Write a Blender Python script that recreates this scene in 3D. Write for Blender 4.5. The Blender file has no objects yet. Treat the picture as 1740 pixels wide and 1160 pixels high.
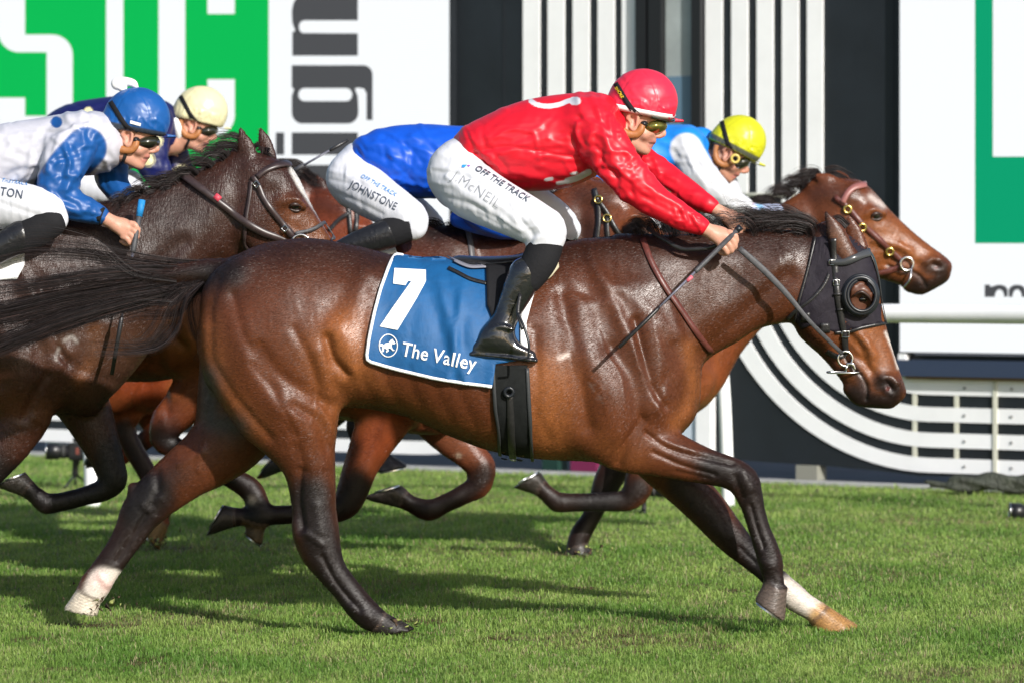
import bpy, bmesh, math, random
import numpy as np
from mathutils import Vector, geometry
from mathutils.bvhtree import BVHTree

random.seed(7); RNG = np.random.default_rng(11)
sc = bpy.context.scene
# ---------------------------------------------------------------- camera, sky, sun, exposure
F = 6283.0            # focal length in photograph pixels (130 mm on a 36 mm wide sensor)
D0 = 13.65            # metres from the camera to the nearest horse
HZ = 458.0            # horizon row
CH = 1.34             # camera height
cam_d = bpy.data.cameras.new('camera'); cam = bpy.data.objects.new('camera', cam_d)
sc.collection.objects.link(cam); sc.camera = cam
cam.location = (0, -D0, CH); cam.rotation_euler = (math.radians(90), 0, 0)
cam_d.lens = 130.0; cam_d.sensor_width = 36.0; cam_d.clip_end = 500; cam_d.clip_start = 0.5
cam_d.shift_y = -(580 - HZ) / 1740.0
cam_d.dof.use_dof = True; cam_d.dof.focus_distance = D0 - 0.2; cam_d.dof.aperture_fstop = 4.2

SUN_TRAVEL = Vector((-0.46, 0.78, -0.46)).normalized()
el = math.asin(-SUN_TRAVEL.z); azv = Vector((-SUN_TRAVEL.x, -SUN_TRAVEL.y))
w = bpy.data.worlds.new('World'); sc.world = w; w.use_nodes = True
nt = w.node_tree; bg = nt.nodes['Background']
sky = nt.nodes.new('ShaderNodeTexSky'); sky.sky_type = 'NISHITA'; sky.sun_disc = False
sky.sun_elevation = el; sky.sun_rotation = math.atan2(azv.x, azv.y)
sky.air_density = 1.0; sky.dust_density = 1.5; sky.ozone_density = 1.0
nt.links.new(sky.outputs[0], bg.inputs[0]); bg.inputs[1].default_value = 0.10
sun_d = bpy.data.lights.new('sun', 'SUN'); sun = bpy.data.objects.new('sun', sun_d)
sc.collection.objects.link(sun); sun_d.energy = 4.3; sun_d.angle = math.radians(1.0)
sun_d.color = (1.0, 0.965, 0.91)
sun.rotation_euler = SUN_TRAVEL.to_track_quat('-Z', 'Y').to_euler()
sc.view_settings.view_transform = 'Standard'; sc.view_settings.look = 'None'
sc.view_settings.exposure = 0.42; sc.view_settings.gamma = 1.0
sc.render.engine = 'CYCLES'
sc.cycles.max_bounces = 6

COL = sc.collection
# ---------------------------------------------------------------- basics
def P(px, py, D):
    return np.array([(px - 870) * D / F, D - D0, CH - (py - HZ) * D / F])

def tag(o, label=None, cat=None, group=None, kind=None):
    if label: o['label'] = label
    if cat: o['category'] = cat
    if group: o['group'] = group
    if kind: o['kind'] = kind
    return o

def empty(name, loc, label=None, cat=None, group=None):
    o = bpy.data.objects.new(name, None); COL.objects.link(o); o.location = loc
    o.empty_display_size = 0.1
    return tag(o, label, cat, group)

def mesh_obj(name, verts, faces, mat=None, parent=None, smooth=True, colors=None, mats=None, fmat=None):
    me = bpy.data.meshes.new(name)
    if isinstance(faces, np.ndarray) and faces.ndim == 2:
        verts = np.asarray(verts, dtype=np.float32); n = faces.shape[1]
        me.vertices.add(len(verts)); me.vertices.foreach_set('co', verts.ravel())
        me.loops.add(faces.size); me.loops.foreach_set('vertex_index', faces.astype(np.int32).ravel())
        me.polygons.add(len(faces))
        me.polygons.foreach_set('loop_start', np.arange(0, faces.size, n, dtype=np.int32))
        me.update(calc_edges=True)
    else:
        me.from_pydata([tuple(v) for v in verts], [], [tuple(f) for f in faces]); me.update()
    if smooth: me.polygons.foreach_set('use_smooth', [True] * len(me.polygons))
    if colors is not None:
        at = me.color_attributes.new('Col', 'FLOAT_COLOR', 'POINT')
        c = np.ones((len(me.vertices), 4), dtype=np.float32); c[:, :3] = colors
        at.data.foreach_set('color', c.ravel())
    for m in (mats or ([mat] if mat else [])): me.materials.append(m)
    if fmat is not None: me.polygons.foreach_set('material_index', np.asarray(fmat, dtype=np.int32))
    me.validate()
    o = bpy.data.objects.new(name, me); COL.objects.link(o)
    if parent:
        o.parent = parent
        p = parent; off = Vector((0, 0, 0))
        while p: off += p.location; p = p.parent
        o.matrix_parent_inverse.identity()
        o.location = -off if parent.type == 'EMPTY' or parent.location.length == 0 else -off
    return o

def solidify(o, t, off=-1.0):
    m = o.modifiers.new('solid', 'SOLIDIFY'); m.thickness = t; m.offset = off; return o

# ---------------------------------------------------------------- materials
def mat(name, color=(.5, .5, .5), rough=.5, metal=0, spec=.5, attr=False, noise=None, bump=None,
        coat=0, sheen=0, emit=None, bscale=None, tint=None):
    m = bpy.data.materials.new(name); m.use_nodes = True
    n = m.node_tree.nodes; l = m.node_tree.links; b = n['Principled BSDF']
    b.inputs['Roughness'].default_value = rough; b.inputs['Metallic'].default_value = metal
    b.inputs['Specular IOR Level'].default_value = spec
    b.inputs['Coat Weight'].default_value = coat; b.inputs['Coat Roughness'].default_value = .15
    b.inputs['Sheen Weight'].default_value = sheen
    b.inputs['Base Color'].default_value = (*color, 1)
    tc = n.new('ShaderNodeTexCoord'); src = None
    if attr:
        a = n.new('ShaderNodeAttribute'); a.attribute_name = 'Col'; src = a.outputs['Color']
    if noise:                       # (scale, low, high, stretch)
        sc_, lo, hi, st = noise
        mp = n.new('ShaderNodeMapping'); mp.inputs['Scale'].default_value = st
        l.new(tc.outputs['Object'], mp.inputs[0])
        t = n.new('ShaderNodeTexNoise'); t.inputs['Scale'].default_value = sc_
        t.inputs['Detail'].default_value = 6; t.inputs['Roughness'].default_value = .65
        l.new(mp.outputs[0], t.inputs['Vector'])
        r = n.new('ShaderNodeMapRange'); r.inputs[1].default_value = .3; r.inputs[2].default_value = .7
        r.inputs[3].default_value = lo; r.inputs[4].default_value = hi
        l.new(t.outputs['Fac'], r.inputs[0])
        mx = n.new('ShaderNodeVectorMath'); mx.operation = 'SCALE'
        if src: l.new(src, mx.inputs[0])
        else: mx.inputs[0].default_value = color
        l.new(r.outputs[0], mx.inputs['Scale']); src = mx.outputs[0]
    if src: l.new(src, b.inputs['Base Color'])
    if bump:                        # list of (scale, distance_m, stretch, distortion)
        prev = None
        for (s_, dist, st, dis, *dt_) in bump:
            mp = n.new('ShaderNodeMapping'); mp.inputs['Scale'].default_value = st
            l.new(tc.outputs['Object'], mp.inputs[0])
            t = n.new('ShaderNodeTexNoise'); t.inputs['Scale'].default_value = s_
            t.inputs['Detail'].default_value = dt_[0] if dt_ else 3; t.inputs['Distortion'].default_value = dis
            if len(dt_) > 1: t.noise_type = 'RIDGED_MULTIFRACTAL'; t.normalize = True; mp.inputs['Rotation'].default_value = (0, dt_[1], 0)
            l.new(mp.outputs[0], t.inputs['Vector'])
            bp = n.new('ShaderNodeBump'); bp.inputs['Strength'].default_value = 1
            bp.inputs['Distance'].default_value = dist
            l.new(t.outputs['Fac'], bp.inputs['Height'])
            if prev: l.new(prev, bp.inputs['Normal'])
            prev = bp.outputs[0]
        l.new(prev, b.inputs['Normal'])
    if emit:
        b.inputs['Emission Color'].default_value = (*emit[0], 1); b.inputs['Emission Strength'].default_value = emit[1]
    return m

def coat(name, rough=.36, wet=False):
    m = mat(name, attr=True, rough=rough, spec=.38, noise=(9, .80, 1.2, (1, 1, 1)),
            bump=[(420, .0009, (.16, 1, 1), .3), (9, .0022 if not wet else .006, (1, 1, .7), .5), (3.6, .010, (1.5, 1, .8), .5, 1, .6), (11, .0022, (1.6, 1, .7), .7, 1, -.3)] + ([(110, .0028, (1.5, 1, .35), .6)] if wet else []))
    b = m.node_tree.nodes['Principled BSDF']
    n = m.node_tree.nodes; l = m.node_tree.links; src = b.inputs['Base Color'].links[0].from_socket
    tc = [x for x in n if x.type == 'TEX_COORD'][0]; mp = n.new('ShaderNodeMapping'); mp.inputs['Scale'].default_value = (.4, 1, 1); mp.inputs['Rotation'].default_value = (0, .5, 0)
    l.new(tc.outputs['Object'], mp.inputs[0]); t = n.new('ShaderNodeTexNoise'); t.inputs['Scale'].default_value = 210; t.inputs['Detail'].default_value = 3; t.inputs['Distortion'].default_value = .6
    l.new(mp.outputs[0], t.inputs['Vector']); r = n.new('ShaderNodeMapRange'); r.inputs[1].default_value = .3; r.inputs[2].default_value = .7; r.inputs[3].default_value = .84; r.inputs[4].default_value = 1.18
    l.new(t.outputs['Fac'], r.inputs[0]); mx = n.new('ShaderNodeVectorMath'); mx.operation = 'SCALE'; l.new(src, mx.inputs[0]); l.new(r.outputs[0], mx.inputs['Scale']); l.new(mx.outputs[0], b.inputs['Base Color'])
    # sweat and dust change the gloss of the coat from place to place
    n = m.node_tree.nodes; l = m.node_tree.links
    t = n.new('ShaderNodeTexNoise'); t.inputs['Scale'].default_value = 5; t.inputs['Detail'].default_value = 5
    tc = [x for x in n if x.type == 'TEX_COORD'][0]; l.new(tc.outputs['Object'], t.inputs['Vector'])
    r = n.new('ShaderNodeMapRange'); r.inputs[1].default_value = .3; r.inputs[2].default_value = .7
    r.inputs[3].default_value = rough - .07; r.inputs[4].default_value = rough + .12
    l.new(t.outputs['Fac'], r.inputs[0])
    a = [x for x in n if x.type == 'ATTRIBUTE'][0]; r2 = n.new('ShaderNodeMapRange'); r2.inputs[1].default_value = .004; r2.inputs[2].default_value = .05; r2.inputs[3].default_value = .17; r2.inputs[4].default_value = 0
    sp = n.new('ShaderNodeSeparateColor'); l.new(a.outputs['Color'], sp.inputs[0]); l.new(sp.outputs[0], r2.inputs[0])
    ad = n.new('ShaderNodeMath'); ad.operation = 'ADD'; l.new(r.outputs[0], ad.inputs[0]); l.new(r2.outputs[0], ad.inputs[1]); l.new(ad.outputs[0], b.inputs['Roughness'])
    return m

M = {}
M['coat'] = coat('bay_coat', .285)
M['coat_wet'] = coat('wet_coat', .27, True)
M['hair'] = mat('black_hair', (.011, .008, .009), .5, spec=.22, attr=True, noise=(40, .6, 1.6, (1, 1, 1)))
M['skin'] = mat('skin', attr=True, rough=.48, spec=.4, noise=(30, .92, 1.06, (1, 1, 1)), bump=[(120, .0006, (1, 1, 1), 0)])
M['skin'].node_tree.nodes['Principled BSDF'].inputs['Subsurface Weight'].default_value = .12
M['skin'].node_tree.nodes['Principled BSDF'].inputs['Subsurface Radius'].default_value = (.02, .008, .004)
def silk(name, attr=True):
    m = mat(name, (1, 1, 1), .42, spec=.38, attr=attr, noise=(14, .9, 1.06, (1, 1, 1)),
            bump=[(4.2, .011, (.8, 1, 2.2), .9, 1, .3), (7.5, .005, (1, 1, 2.4), .8, 0, -.5)])
    return m
M['silk'] = silk('racing_silk')
M['breeches'] = mat('breeches_cloth', attr=True, rough=.5, spec=.4, bump=[(5, .008, (2.2, 1, .9), .9, 1, .5), (24, .0016, (1.8, 1, .8), .8, 0)])
M['boot'] = mat('patent_boot', (.010, .010, .012), .13, spec=.7, coat=.6, bump=[(26, .004, (1, 1, 1), 1)])
M['boot_dull'] = mat('leather_boot', (.012, .012, .014), .3, spec=.5, bump=[(26, .004, (1, 1, 1), 1)])
M['sock'] = mat('black_cloth', (.011, .011, .013), .8, spec=.2, bump=[(60, .002, (1, 1, 1), .4)])
M['cap'] = mat('helmet_silk', attr=True, rough=.38, spec=.45, bump=[(10, .0045, (1, 1, 1.6), 1.2, 0), (30, .001, (1, 1, 1.4), 1, 0)])
M['leather_brown'] = mat('brown_leather', (.10, .028, .022), .38, noise=(60, .7, 1.3, (1, 1, 1)), bump=[(200, .0008, (1, 1, 1), 0)])
M['leather_tan'] = mat('tan_leather', (.34, .13, .04), .5, noise=(50, .8, 1.2, (1, 1, 1)), bump=[(60, .002, (1, 1, 1), 0)])
M['leather_black'] = mat('black_leather', (.018, .017, .018), .34, noise=(60, .7, 1.4, (1, 1, 1)), bump=[(200, .0008, (1, 1, 1), 0)])
M['rein'] = mat('rubber_rein', (.05, .05, .055), .5, noise=(60, .7, 1.4, (1, 1, 1)), bump=[(500, .001, (1, 1, 1), 0)])
M['steel'] = mat('steel', (.62, .62, .62), .2, metal=1)
M['brass'] = mat('brass', (.75, .55, .18), .25, metal=1)
M['black_rubber'] = mat('black_plastic', (.012, .014, .018), .32, spec=.4)
M['lens'] = mat('goggle_lens', (.02, .02, .012), .06, spec=.8, coat=.5)
M['lens_fire'] = mat('mirrored_lens', (.22, .2, .05), .08, metal=.75, noise=(30, .25, 1.8, (1, 1, 1)))
M['cloth_blue'] = mat('saddlecloth_blue', (.0015, .080, .235), .6, noise=(30, .88, 1.1, (1, 1, 1)), bump=[(900, .0006, (1, 1, 1), 0), (10, .006, (1, 1, 1), .8)])
M['white_cloth'] = mat('white_cloth', (.78, .78, .78), .6, bump=[(300, .001, (1, 1, 1), 0)])
M['white_print'] = mat('white_print', (.8, .8, .8), .6)
M['grey_print'] = mat('grey_print', (.055, .07, .10), .6)
M['beige'] = mat('beige_pad', (.42, .38, .26), .6)
M['hood'] = mat('hood_fabric', (.014, .011, .017), .7, spec=.25, noise=(60, .8, 1.3, (1, 1, 1)), bump=[(15, .006, (1, 1, .6), 1.2), (700, .0005, (1, 1, 1), 0)])
M['yellow_print'] = mat('yellow_print', (.7, .5, .02), .5)
M['blue_print'] = mat('blue_print', (.03, .2, .5), .5)
M['white_paint'] = mat('white_paint', (.88, .89, .90), .45, noise=(3, .93, 1.02, (1, 1, 1)))
M['black_paint'] = mat('black_paint', (.009, .012, .016), .5, noise=(2.5, .75, 1.35, (1, 1, 1)))
M['rubber'] = mat('eye_dark', (.006, .004, .004), .05, spec=.9, coat=1)

# ---------------------------------------------------------------- signed-distance sculpting
def hermite(tab, n_per=8):
    T = np.array(tab, float); t = T[:, 0]
    tt = np.linspace(t[0], t[-1], (len(t) - 1) * n_per + 1); out = [tt]
    for c in range(1, T.shape[1]):
        y = T[:, c]; h = np.diff(t); d = np.diff(y) / h; m = np.zeros(len(y))
        for i in range(1, len(y) - 1):
            if d[i - 1] * d[i] > 0: m[i] = 3 * (h[i - 1] + h[i]) / ((2 * h[i] + h[i - 1]) / d[i - 1] + (h[i] + 2 * h[i - 1]) / d[i])
        m[0], m[-1] = d[0], d[-1]
        i = np.clip(np.searchsorted(t, tt, 'right') - 1, 0, len(t) - 2); u = (tt - t[i]) / h[i]
        out.append((2*u**3 - 3*u**2 + 1) * y[i] + (u**3 - 2*u**2 + u) * h[i] * m[i] + (-2*u**3 + 3*u**2) * y[i+1] + (u**3 - u**2) * h[i] * m[i+1])
    return out

class Sculpt:
    """Everything is given in photograph pixels at the depth D of the thing's middle plane; lateral offsets (yo) too."""
    def __init__(s, D, vox, org=None):
        s.D = D; s.k = D / F; s.vox = vox; s.prims = []; s.lo = np.full(3, 1e9); s.hi = np.full(3, -1e9)
    def W(s, px, py, yo=0.):
        Dd = s.D + yo * s.k
        return np.array([(px - 870) * Dd / F, Dd - D0, CH - (py - HZ) * Dd / F])
    def add(s, lo, hi, f, k):
        lo = np.array(lo, float); hi = np.array(hi, float)
        s.prims.append((lo, hi, f, k)); s.lo = np.minimum(s.lo, lo); s.hi = np.maximum(s.hi, hi)
    def chain(s, pts, k=8, sub=4):
        k = k * s.k; Q = []
        for p in pts:
            yo = p[3] if len(p) > 3 else 0; ys = p[4] if len(p) > 4 else 1
            Q.append([*s.W(p[0], p[1], yo), p[2] * s.k, ys])
        Q = np.array(Q); L = np.concatenate([[0], np.cumsum(np.maximum(np.linalg.norm(np.diff(Q[:, :3], axis=0), axis=1), 1e-5))])
        if len(Q) > 2:
            r = hermite(np.column_stack([L, Q]), sub); Q = np.column_stack(r[1:])
        R = Q[:, 3].max()
        lo = Q[:, :3].min(0) - R; hi = Q[:, :3].max(0) + R
        def f(gx, gy, gz, sl, vox, o, k=k, Q=Q):
            out = np.full((len(gx), len(gy), len(gz)), 9., np.float32); pad = k + 3 * vox
            for a, b in zip(Q[:-1], Q[1:]):
                rr = max(a[3], b[3]) + pad
                l = np.minimum(a[:3], b[:3]) - rr; h = np.maximum(a[:3], b[:3]) + rr
                ix = np.searchsorted(gx, [l[0], h[0]]); iy = np.searchsorted(gy, [l[1], h[1]]); iz = np.searchsorted(gz, [l[2], h[2]])
                if ix[0] == ix[1] or iy[0] == iy[1] or iz[0] == iz[1]: continue
                X = gx[ix[0]:ix[1], None, None]; Y = gy[None, iy[0]:iy[1], None]; Z = gz[None, None, iz[0]:iz[1]]
                ysc = .5 * (a[4] + b[4])
                d = (b[:3] - a[:3]) * [1, 1 / ysc, 1]; L2 = max((d * d).sum(), 1e-10)
                px, py, pz = X - a[0], (Y - a[1]) / ysc, Z - a[2]
                t = np.clip((px * d[0] + py * d[1] + pz * d[2]) / L2, 0, 1)
                v = np.sqrt((px - t * d[0])**2 + (py - t * d[1])**2 + (pz - t * d[2])**2) - (a[3] + t * (b[3] - a[3]))
                v = v * (ysc if ysc < 1 else 1)**.5
                sub_ = out[ix[0]:ix[1], iy[0]:iy[1], iz[0]:iz[1]]; np.minimum(sub_, v, out=sub_)
            return out
        s.add(lo, hi, f, k); return s
    def loft(s, A, B, tab, k=10, yo=0., skew=0., e=2., unit=None):
        """tab rows: (u, a, b, w): distance along the axis A->B, the two outline offsets at right angles to it, half width"""
        k = k * s.k; wA = s.W(A[0], A[1], yo); wB = s.W(B[0], B[1], yo)
        ax = (wB - wA)[[0, 2]]; ax = ax / np.linalg.norm(ax); pv = np.array([-ax[1], ax[0]])   # left of travel = up when going right
        T = np.array(tab, float) * s.k; r = hermite(T, 8); uu = r[0]
        c = [wA[0] + ax[0] * q + pv[0] * m for q in (uu[0], uu[-1]) for m in (T[:, 1].max(), T[:, 2].min())]
        z = [wA[2] + ax[1] * q + pv[1] * m for q in (uu[0], uu[-1]) for m in (T[:, 1].max(), T[:, 2].min())]
        W_ = T[:, 3].max() * (1 + abs(skew))
        def f(gx, gy, gz, sl, vox, o):
            X = gx[:, None, None] - wA[0]; Z = gz[None, None, :] - wA[2]; Y = gy[None, :, None] - wA[1]
            u = X * ax[0] + Z * ax[1]; v = X * pv[0] + Z * pv[1]
            uc = np.clip(u, uu[0], uu[-1])
            a = np.interp(uc, uu, r[1]); b = np.interp(uc, uu, r[2]); wd = np.interp(uc, uu, r[3])
            h = np.maximum((a - b) / 2, 1e-4); cc = (a + b) / 2; q = (v - cc) / h
            if skew: wd = wd * (1 - skew * np.clip(q, -1, 1))
            wd = np.maximum(wd, 1e-4)
            q2 = np.abs(q)**e + np.abs(Y / wd)**e
            n = q2**(1 / e)
            g = np.sqrt((np.abs(q)**(2 * e - 2) / h**2 + (np.abs(Y / wd))**(2 * e - 2) / wd**2)) / np.maximum(n, 1e-3)**(e - 1)
            d = (n - 1) / np.maximum(g, 1e-3)
            d = np.maximum(d, -.25)
            du = np.maximum(np.maximum(u - uu[-1], uu[0] - u), 0)
            return np.where(du > 0, np.sqrt(np.maximum(d, 0)**2 + du**2), d).astype(np.float32)
        s.add((min(c), wA[1] - W_, min(z)), (max(c), wA[1] + W_, max(z)), f, k); return s
    def xloft(s, tab, **kw):
        """rows (x, top y, bottom y, half width) in pixels"""
        rows = [(x - tab[0][0], HZ - t, HZ - b, w_) for (x, t, b, w_) in tab]
        return s.loft((tab[0][0], HZ), (tab[0][0] + 100, HZ), rows, **kw)
    def ell(s, c, r, k=8, yo=0., ang=0.):
        k = k * s.k; C = s.W(c[0], c[1], yo); R = np.array([r[0], r[1], r[2]]) * s.k; ca, sa = math.cos(ang), math.sin(ang)
        m = R.max()
        def f(gx, gy, gz, sl, vox, o):
            X = gx[:, None, None] - C[0]; Z = gz[None, None, :] - C[2]; Y = gy[None, :, None] - C[1]
            x = X * ca - Z * sa; z = X * sa + Z * ca
            k0 = np.sqrt((x / R[0])**2 + (Y / R[1])**2 + (z / R[2])**2); k1 = np.sqrt((x / R[0]**2)**2 + (Y / R[1]**2)**2 + (z / R[2]**2)**2)
            return (k0 * (k0 - 1) / np.maximum(k1, 1e-4)).astype(np.float32)
        s.add(C - m, C + m, f, k); return s
    def hoof(s, A, B, r1, r2, n=None, yo=0., k=3, ys=.85):
        k = k * s.k; a = s.W(A[0], A[1], yo); b = s.W(B[0], B[1], yo); r1 *= s.k; r2 *= s.k
        d = b - a; L = np.linalg.norm(d); d = d / L
        nn = np.array([n[0], 0, -n[1]]) if n else d; nn = nn / np.linalg.norm(nn)
        R = max(r1, r2) * 1.5 + L * .3
        def f(gx, gy, gz, sl, vox, o):
            X = gx[:, None, None] - a[0]; Z = gz[None, None, :] - a[2]; Y = (gy[None, :, None] - a[1]) / ys
            t = X * d[0] + Z * d[2]; rad = np.sqrt(np.maximum(X * X + Y * Y + Z * Z - t * t, 0))
            rr = r1 + (r2 - r1) * np.clip(t / L, -.3, 1.4)
            v = (rad - rr) * .93
            cut = (X + a[0] - b[0]) * nn[0] + (Z + a[2] - b[2]) * nn[2] + 0 * Y
            top = -(t + .2 * r1) + 0 * Y
            return np.maximum(np.maximum(v, cut), top).astype(np.float32)
        s.add(np.minimum(a, b) - R, np.maximum(a, b) + R, f, k); return s
    def cut(s, A, n, k=2):
        """keep only the side of a plane through A opposite to n=(nx, ny_pixels_down)"""
        C = s.W(A[0], A[1]); nn = np.array([n[0], 0, -n[1]], float); nn /= np.linalg.norm(nn)
        s.prims.append(('cut', C, nn, k * s.k)); return s
    def build(s, smooth=1):
        vox = s.vox; pad = 4 * vox; lo = s.lo - pad; hi = s.hi + pad
        gx = np.arange(lo[0], hi[0], vox).astype(np.float32); gy = np.arange(lo[1], hi[1], vox).astype(np.float32); gz = np.arange(lo[2], hi[2], vox).astype(np.float32)
        G = np.full((len(gx), len(gy), len(gz)), 9., np.float32)
        for pr in s.prims:
            if isinstance(pr[0], str):
                _, C, nn, k = pr
                v = (gx[:, None, None] - C[0]) * nn[0] + (gz[None, None, :] - C[2]) * nn[2] + 0 * gy[None, :, None]
                h = np.maximum(k - np.abs(G - v), 0) / k; np.maximum(G, v, out=G); G += h * h * k * .25; continue
            l, h_, f, k = pr; pd = k + 3 * vox
            ix = np.searchsorted(gx, [l[0] - pd, h_[0] + pd]); iy = np.searchsorted(gy, [l[1] - pd, h_[1] + pd]); iz = np.searchsorted(gz, [l[2] - pd, h_[2] + pd])
            d = f(gx[ix[0]:ix[1]], gy[iy[0]:iy[1]], gz[iz[0]:iz[1]], None, vox, None)
            S = G[ix[0]:ix[1], iy[0]:iy[1], iz[0]:iz[1]]
            h = np.maximum(k - np.abs(S - d), 0) / k
            np.minimum(S, d, out=S); S -= h * h * k * .25
        V, Q = surface_nets(G, np.array([gx[0], gy[0], gz[0]]), vox)
        for _ in range(smooth): V = relax(V, Q)
        return V, Q

def surface_nets(G, o, vox):
    Sg = (G < 0); nx, ny, nz = G.shape
    cnt = np.zeros((nx - 1, ny - 1, nz - 1), np.int8)
    for i in (0, 1):
        for j in (0, 1):
            for k in (0, 1): cnt += Sg[i:nx - 1 + i, j:ny - 1 + j, k:nz - 1 + k]
    act = (cnt > 0) & (cnt < 8); I = np.argwhere(act); ids = np.full(cnt.shape, -1, np.int32); ids[act] = np.arange(len(I))
    acc = np.zeros((len(I), 3)); n = np.zeros(len(I))
    cor = {(i, j, k): G[I[:, 0] + i, I[:, 1] + j, I[:, 2] + k].astype(float) for i in (0, 1) for j in (0, 1) for k in (0, 1)}
    for c0 in cor:
        for ax in range(3):
            if c0[ax]: continue
            c1 = list(c0); c1[ax] = 1; c1 = tuple(c1); a, b = cor[c0], cor[c1]
            m = (a < 0) != (b < 0); t = np.where(m, a / np.where(m, a - b, 1), 0)
            p = np.tile(np.array(c0, float), (len(I), 1)); p[:, ax] += t
            acc += p * m[:, None]; n += m
    V = (acc / n[:, None] + I) * vox + o
    quads = []
    for ax in range(3):
        sl0 = [slice(None)] * 3; sl1 = [slice(None)] * 3; sl0[ax] = slice(0, -1); sl1[ax] = slice(1, None)
        a = Sg[tuple(sl0)]; b = Sg[tuple(sl1)]; E = np.argwhere(a != b)
        u, v = [(1, 2), (2, 0), (0, 1)][ax]
        lim = np.array(cnt.shape); ok = (E[:, u] > 0) & (E[:, v] > 0) & (E[:, u] < lim[u]) & (E[:, v] < lim[v]); E = E[ok]
        flip = a[E[:, 0], E[:, 1], E[:, 2]]
        def idx(du, dv):
            q = E.copy(); q[:, u] += du; q[:, v] += dv; return ids[q[:, 0], q[:, 1], q[:, 2]]
        q = np.column_stack([idx(-1, -1), idx(0, -1), idx(0, 0), idx(-1, 0)])
        q = np.where(flip[:, None], q, q[:, ::-1]); quads.append(q)
    Q = np.vstack(quads); Q = Q[(Q >= 0).all(1)]
    return V, Q

def relax(V, Q, lam=.5):
    n = len(V); acc = np.zeros((n, 3)); c = np.zeros(n)
    for i in range(4):
        a = Q[:, i]; b = Q[:, (i + 1) % 4]
        for k in range(3):
            acc[:, k] += np.bincount(a, V[b, k], n) + np.bincount(b, V[a, k], n)
        c += np.bincount(a, minlength=n) + np.bincount(b, minlength=n)
    return V + lam * (acc / np.maximum(c, 1)[:, None] - V)

def vnormals(V, Q):
    fn = np.cross(V[Q[:, 2]] - V[Q[:, 0]], V[Q[:, 3]] - V[Q[:, 1]]); N = np.zeros_like(V)
    for i in range(4):
        for k in range(3): N[:, k] += np.bincount(Q[:, i], fn[:, k], len(V))
    return N / np.maximum(np.linalg.norm(N, axis=1), 1e-12)[:, None]

def to_px(V, ymid=None):
    Y = V[:, 1].copy()
    if ymid is not None: Y = np.where(Y > ymid, 2 * ymid - Y, Y)
    D = Y + D0
    return 870 + V[:, 0] * F / D, HZ + (CH - V[:, 2]) * F / D

def seg_dist(px, py, pts):
    best = np.full(len(px), 1e9)
    if len(pts) == 1: return np.hypot(px - pts[0][0], py - pts[0][1])
    for (x0, y0), (x1, y1) in zip(pts[:-1], pts[1:]):
        dx, dy = x1 - x0, y1 - y0; L = dx * dx + dy * dy + 1e-9
        t = np.clip(((px - x0) * dx + (py - y0) * dy) / L, 0, 1)
        np.minimum(best, np.hypot(px - x0 - t * dx, py - y0 - t * dy), out=best)
    return best

def smoothpoly(pts, n=6):
    if len(pts) < 3: return pts
    L = np.concatenate([[0], np.cumsum(np.hypot(*np.diff(np.array(pts, float), axis=0).T))])
    r = hermite(np.column_stack([L, pts]), n); return list(zip(r[1], r[2]))

def sculpt_strokes(V, Q, strokes, ymid, tf=None, side='both', gain=1.):
    """strokes: (points, width px, amount mm[, 'near'/'far']) raise (+) or cut (-) the flanks of a body"""
    N = vnormals(V, Q); px, py = to_px(V, ymid); sw = np.clip(np.abs(N[:, 1]) * 1.4, 0, 1); d = np.zeros(len(V))
    for st in strokes:
        pts, wd, amp = st[:3]; wt = sw
        if len(st) > 3:
            wt = sw * (V[:, 1] < ymid) if st[3] == 'near' else (sw * (V[:, 1] >= ymid) if st[3] == 'far' else np.ones(len(V)))
        if tf: pts = [tf(*p) for p in pts]; wd = wd * tf.s
        xs = [p[0] for p in pts]; ys = [p[1] for p in pts]; r_ = 2.6 * wd
        ix = np.nonzero((px > min(xs) - r_) & (px < max(xs) + r_) & (py > min(ys) - r_) & (py < max(ys) + r_))[0]
        if not len(ix): continue
        dist = seg_dist(px[ix], py[ix], smoothpoly(pts)); prof = np.exp(-(dist / wd)**2)
        if len(st) > 4: prof = prof - .2 * np.exp(-((dist - 2.0 * wd) / wd)**2)
        d[ix] += wt[ix] * amp * gain * .001 * prof
    return V + N * d[:, None]

def folds(regs, seed):
    """random cloth folds: regions (cx, cy, rx, ry, angle, spread, count, length, width, mm[, side])"""
    r = np.random.default_rng(seed); out = []
    for g in regs:
        cx, cy, rx, ry, an, sp, n, ln, wd, mm = g[:10]
        for _ in range(n):
            x = cx + rx * r.uniform(-1, 1); y = cy + ry * r.uniform(-1, 1); a = math.radians(an + r.normal(0, sp)); L = ln * r.uniform(.5, 1.3); b = r.normal(0, .18) * L
            c, s_ = math.cos(a), math.sin(a); pts = [(x + u * c - v * s_, y + u * s_ + v * c) for u, v in ((-L / 2, 0), (-L / 5, b * .8), (L / 5, b), (L / 2, b * .2))]
            out.append((pts, wd * r.uniform(.7, 1.35), mm * r.uniform(.4, 1.2) * (1 if r.uniform() < .72 else -1), g[10] if len(g) > 10 else 'all', 1))
    return out

def paint(V, base, paints, ymid, tf=None):
    px, py = to_px(V, ymid); C = np.tile(np.array(base, float), (len(V), 1))
    for st in paints:
        pts, wd, col, stg = st[:4]
        if tf: pts = [tf(*p) for p in pts]; wd = wd * tf.s
        dist = seg_dist(px, py, smoothpoly(pts)); a = stg * np.exp(-(dist / wd)**(st[4] if len(st) > 4 else 2))
        if len(st) > 5: a = a * ((V[:, 1] < ymid) if st[5] == 'near' else (V[:, 1] >= ymid))
        C = C * (1 - a[:, None]) + np.array(col) * a[:, None]
    return C

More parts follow.
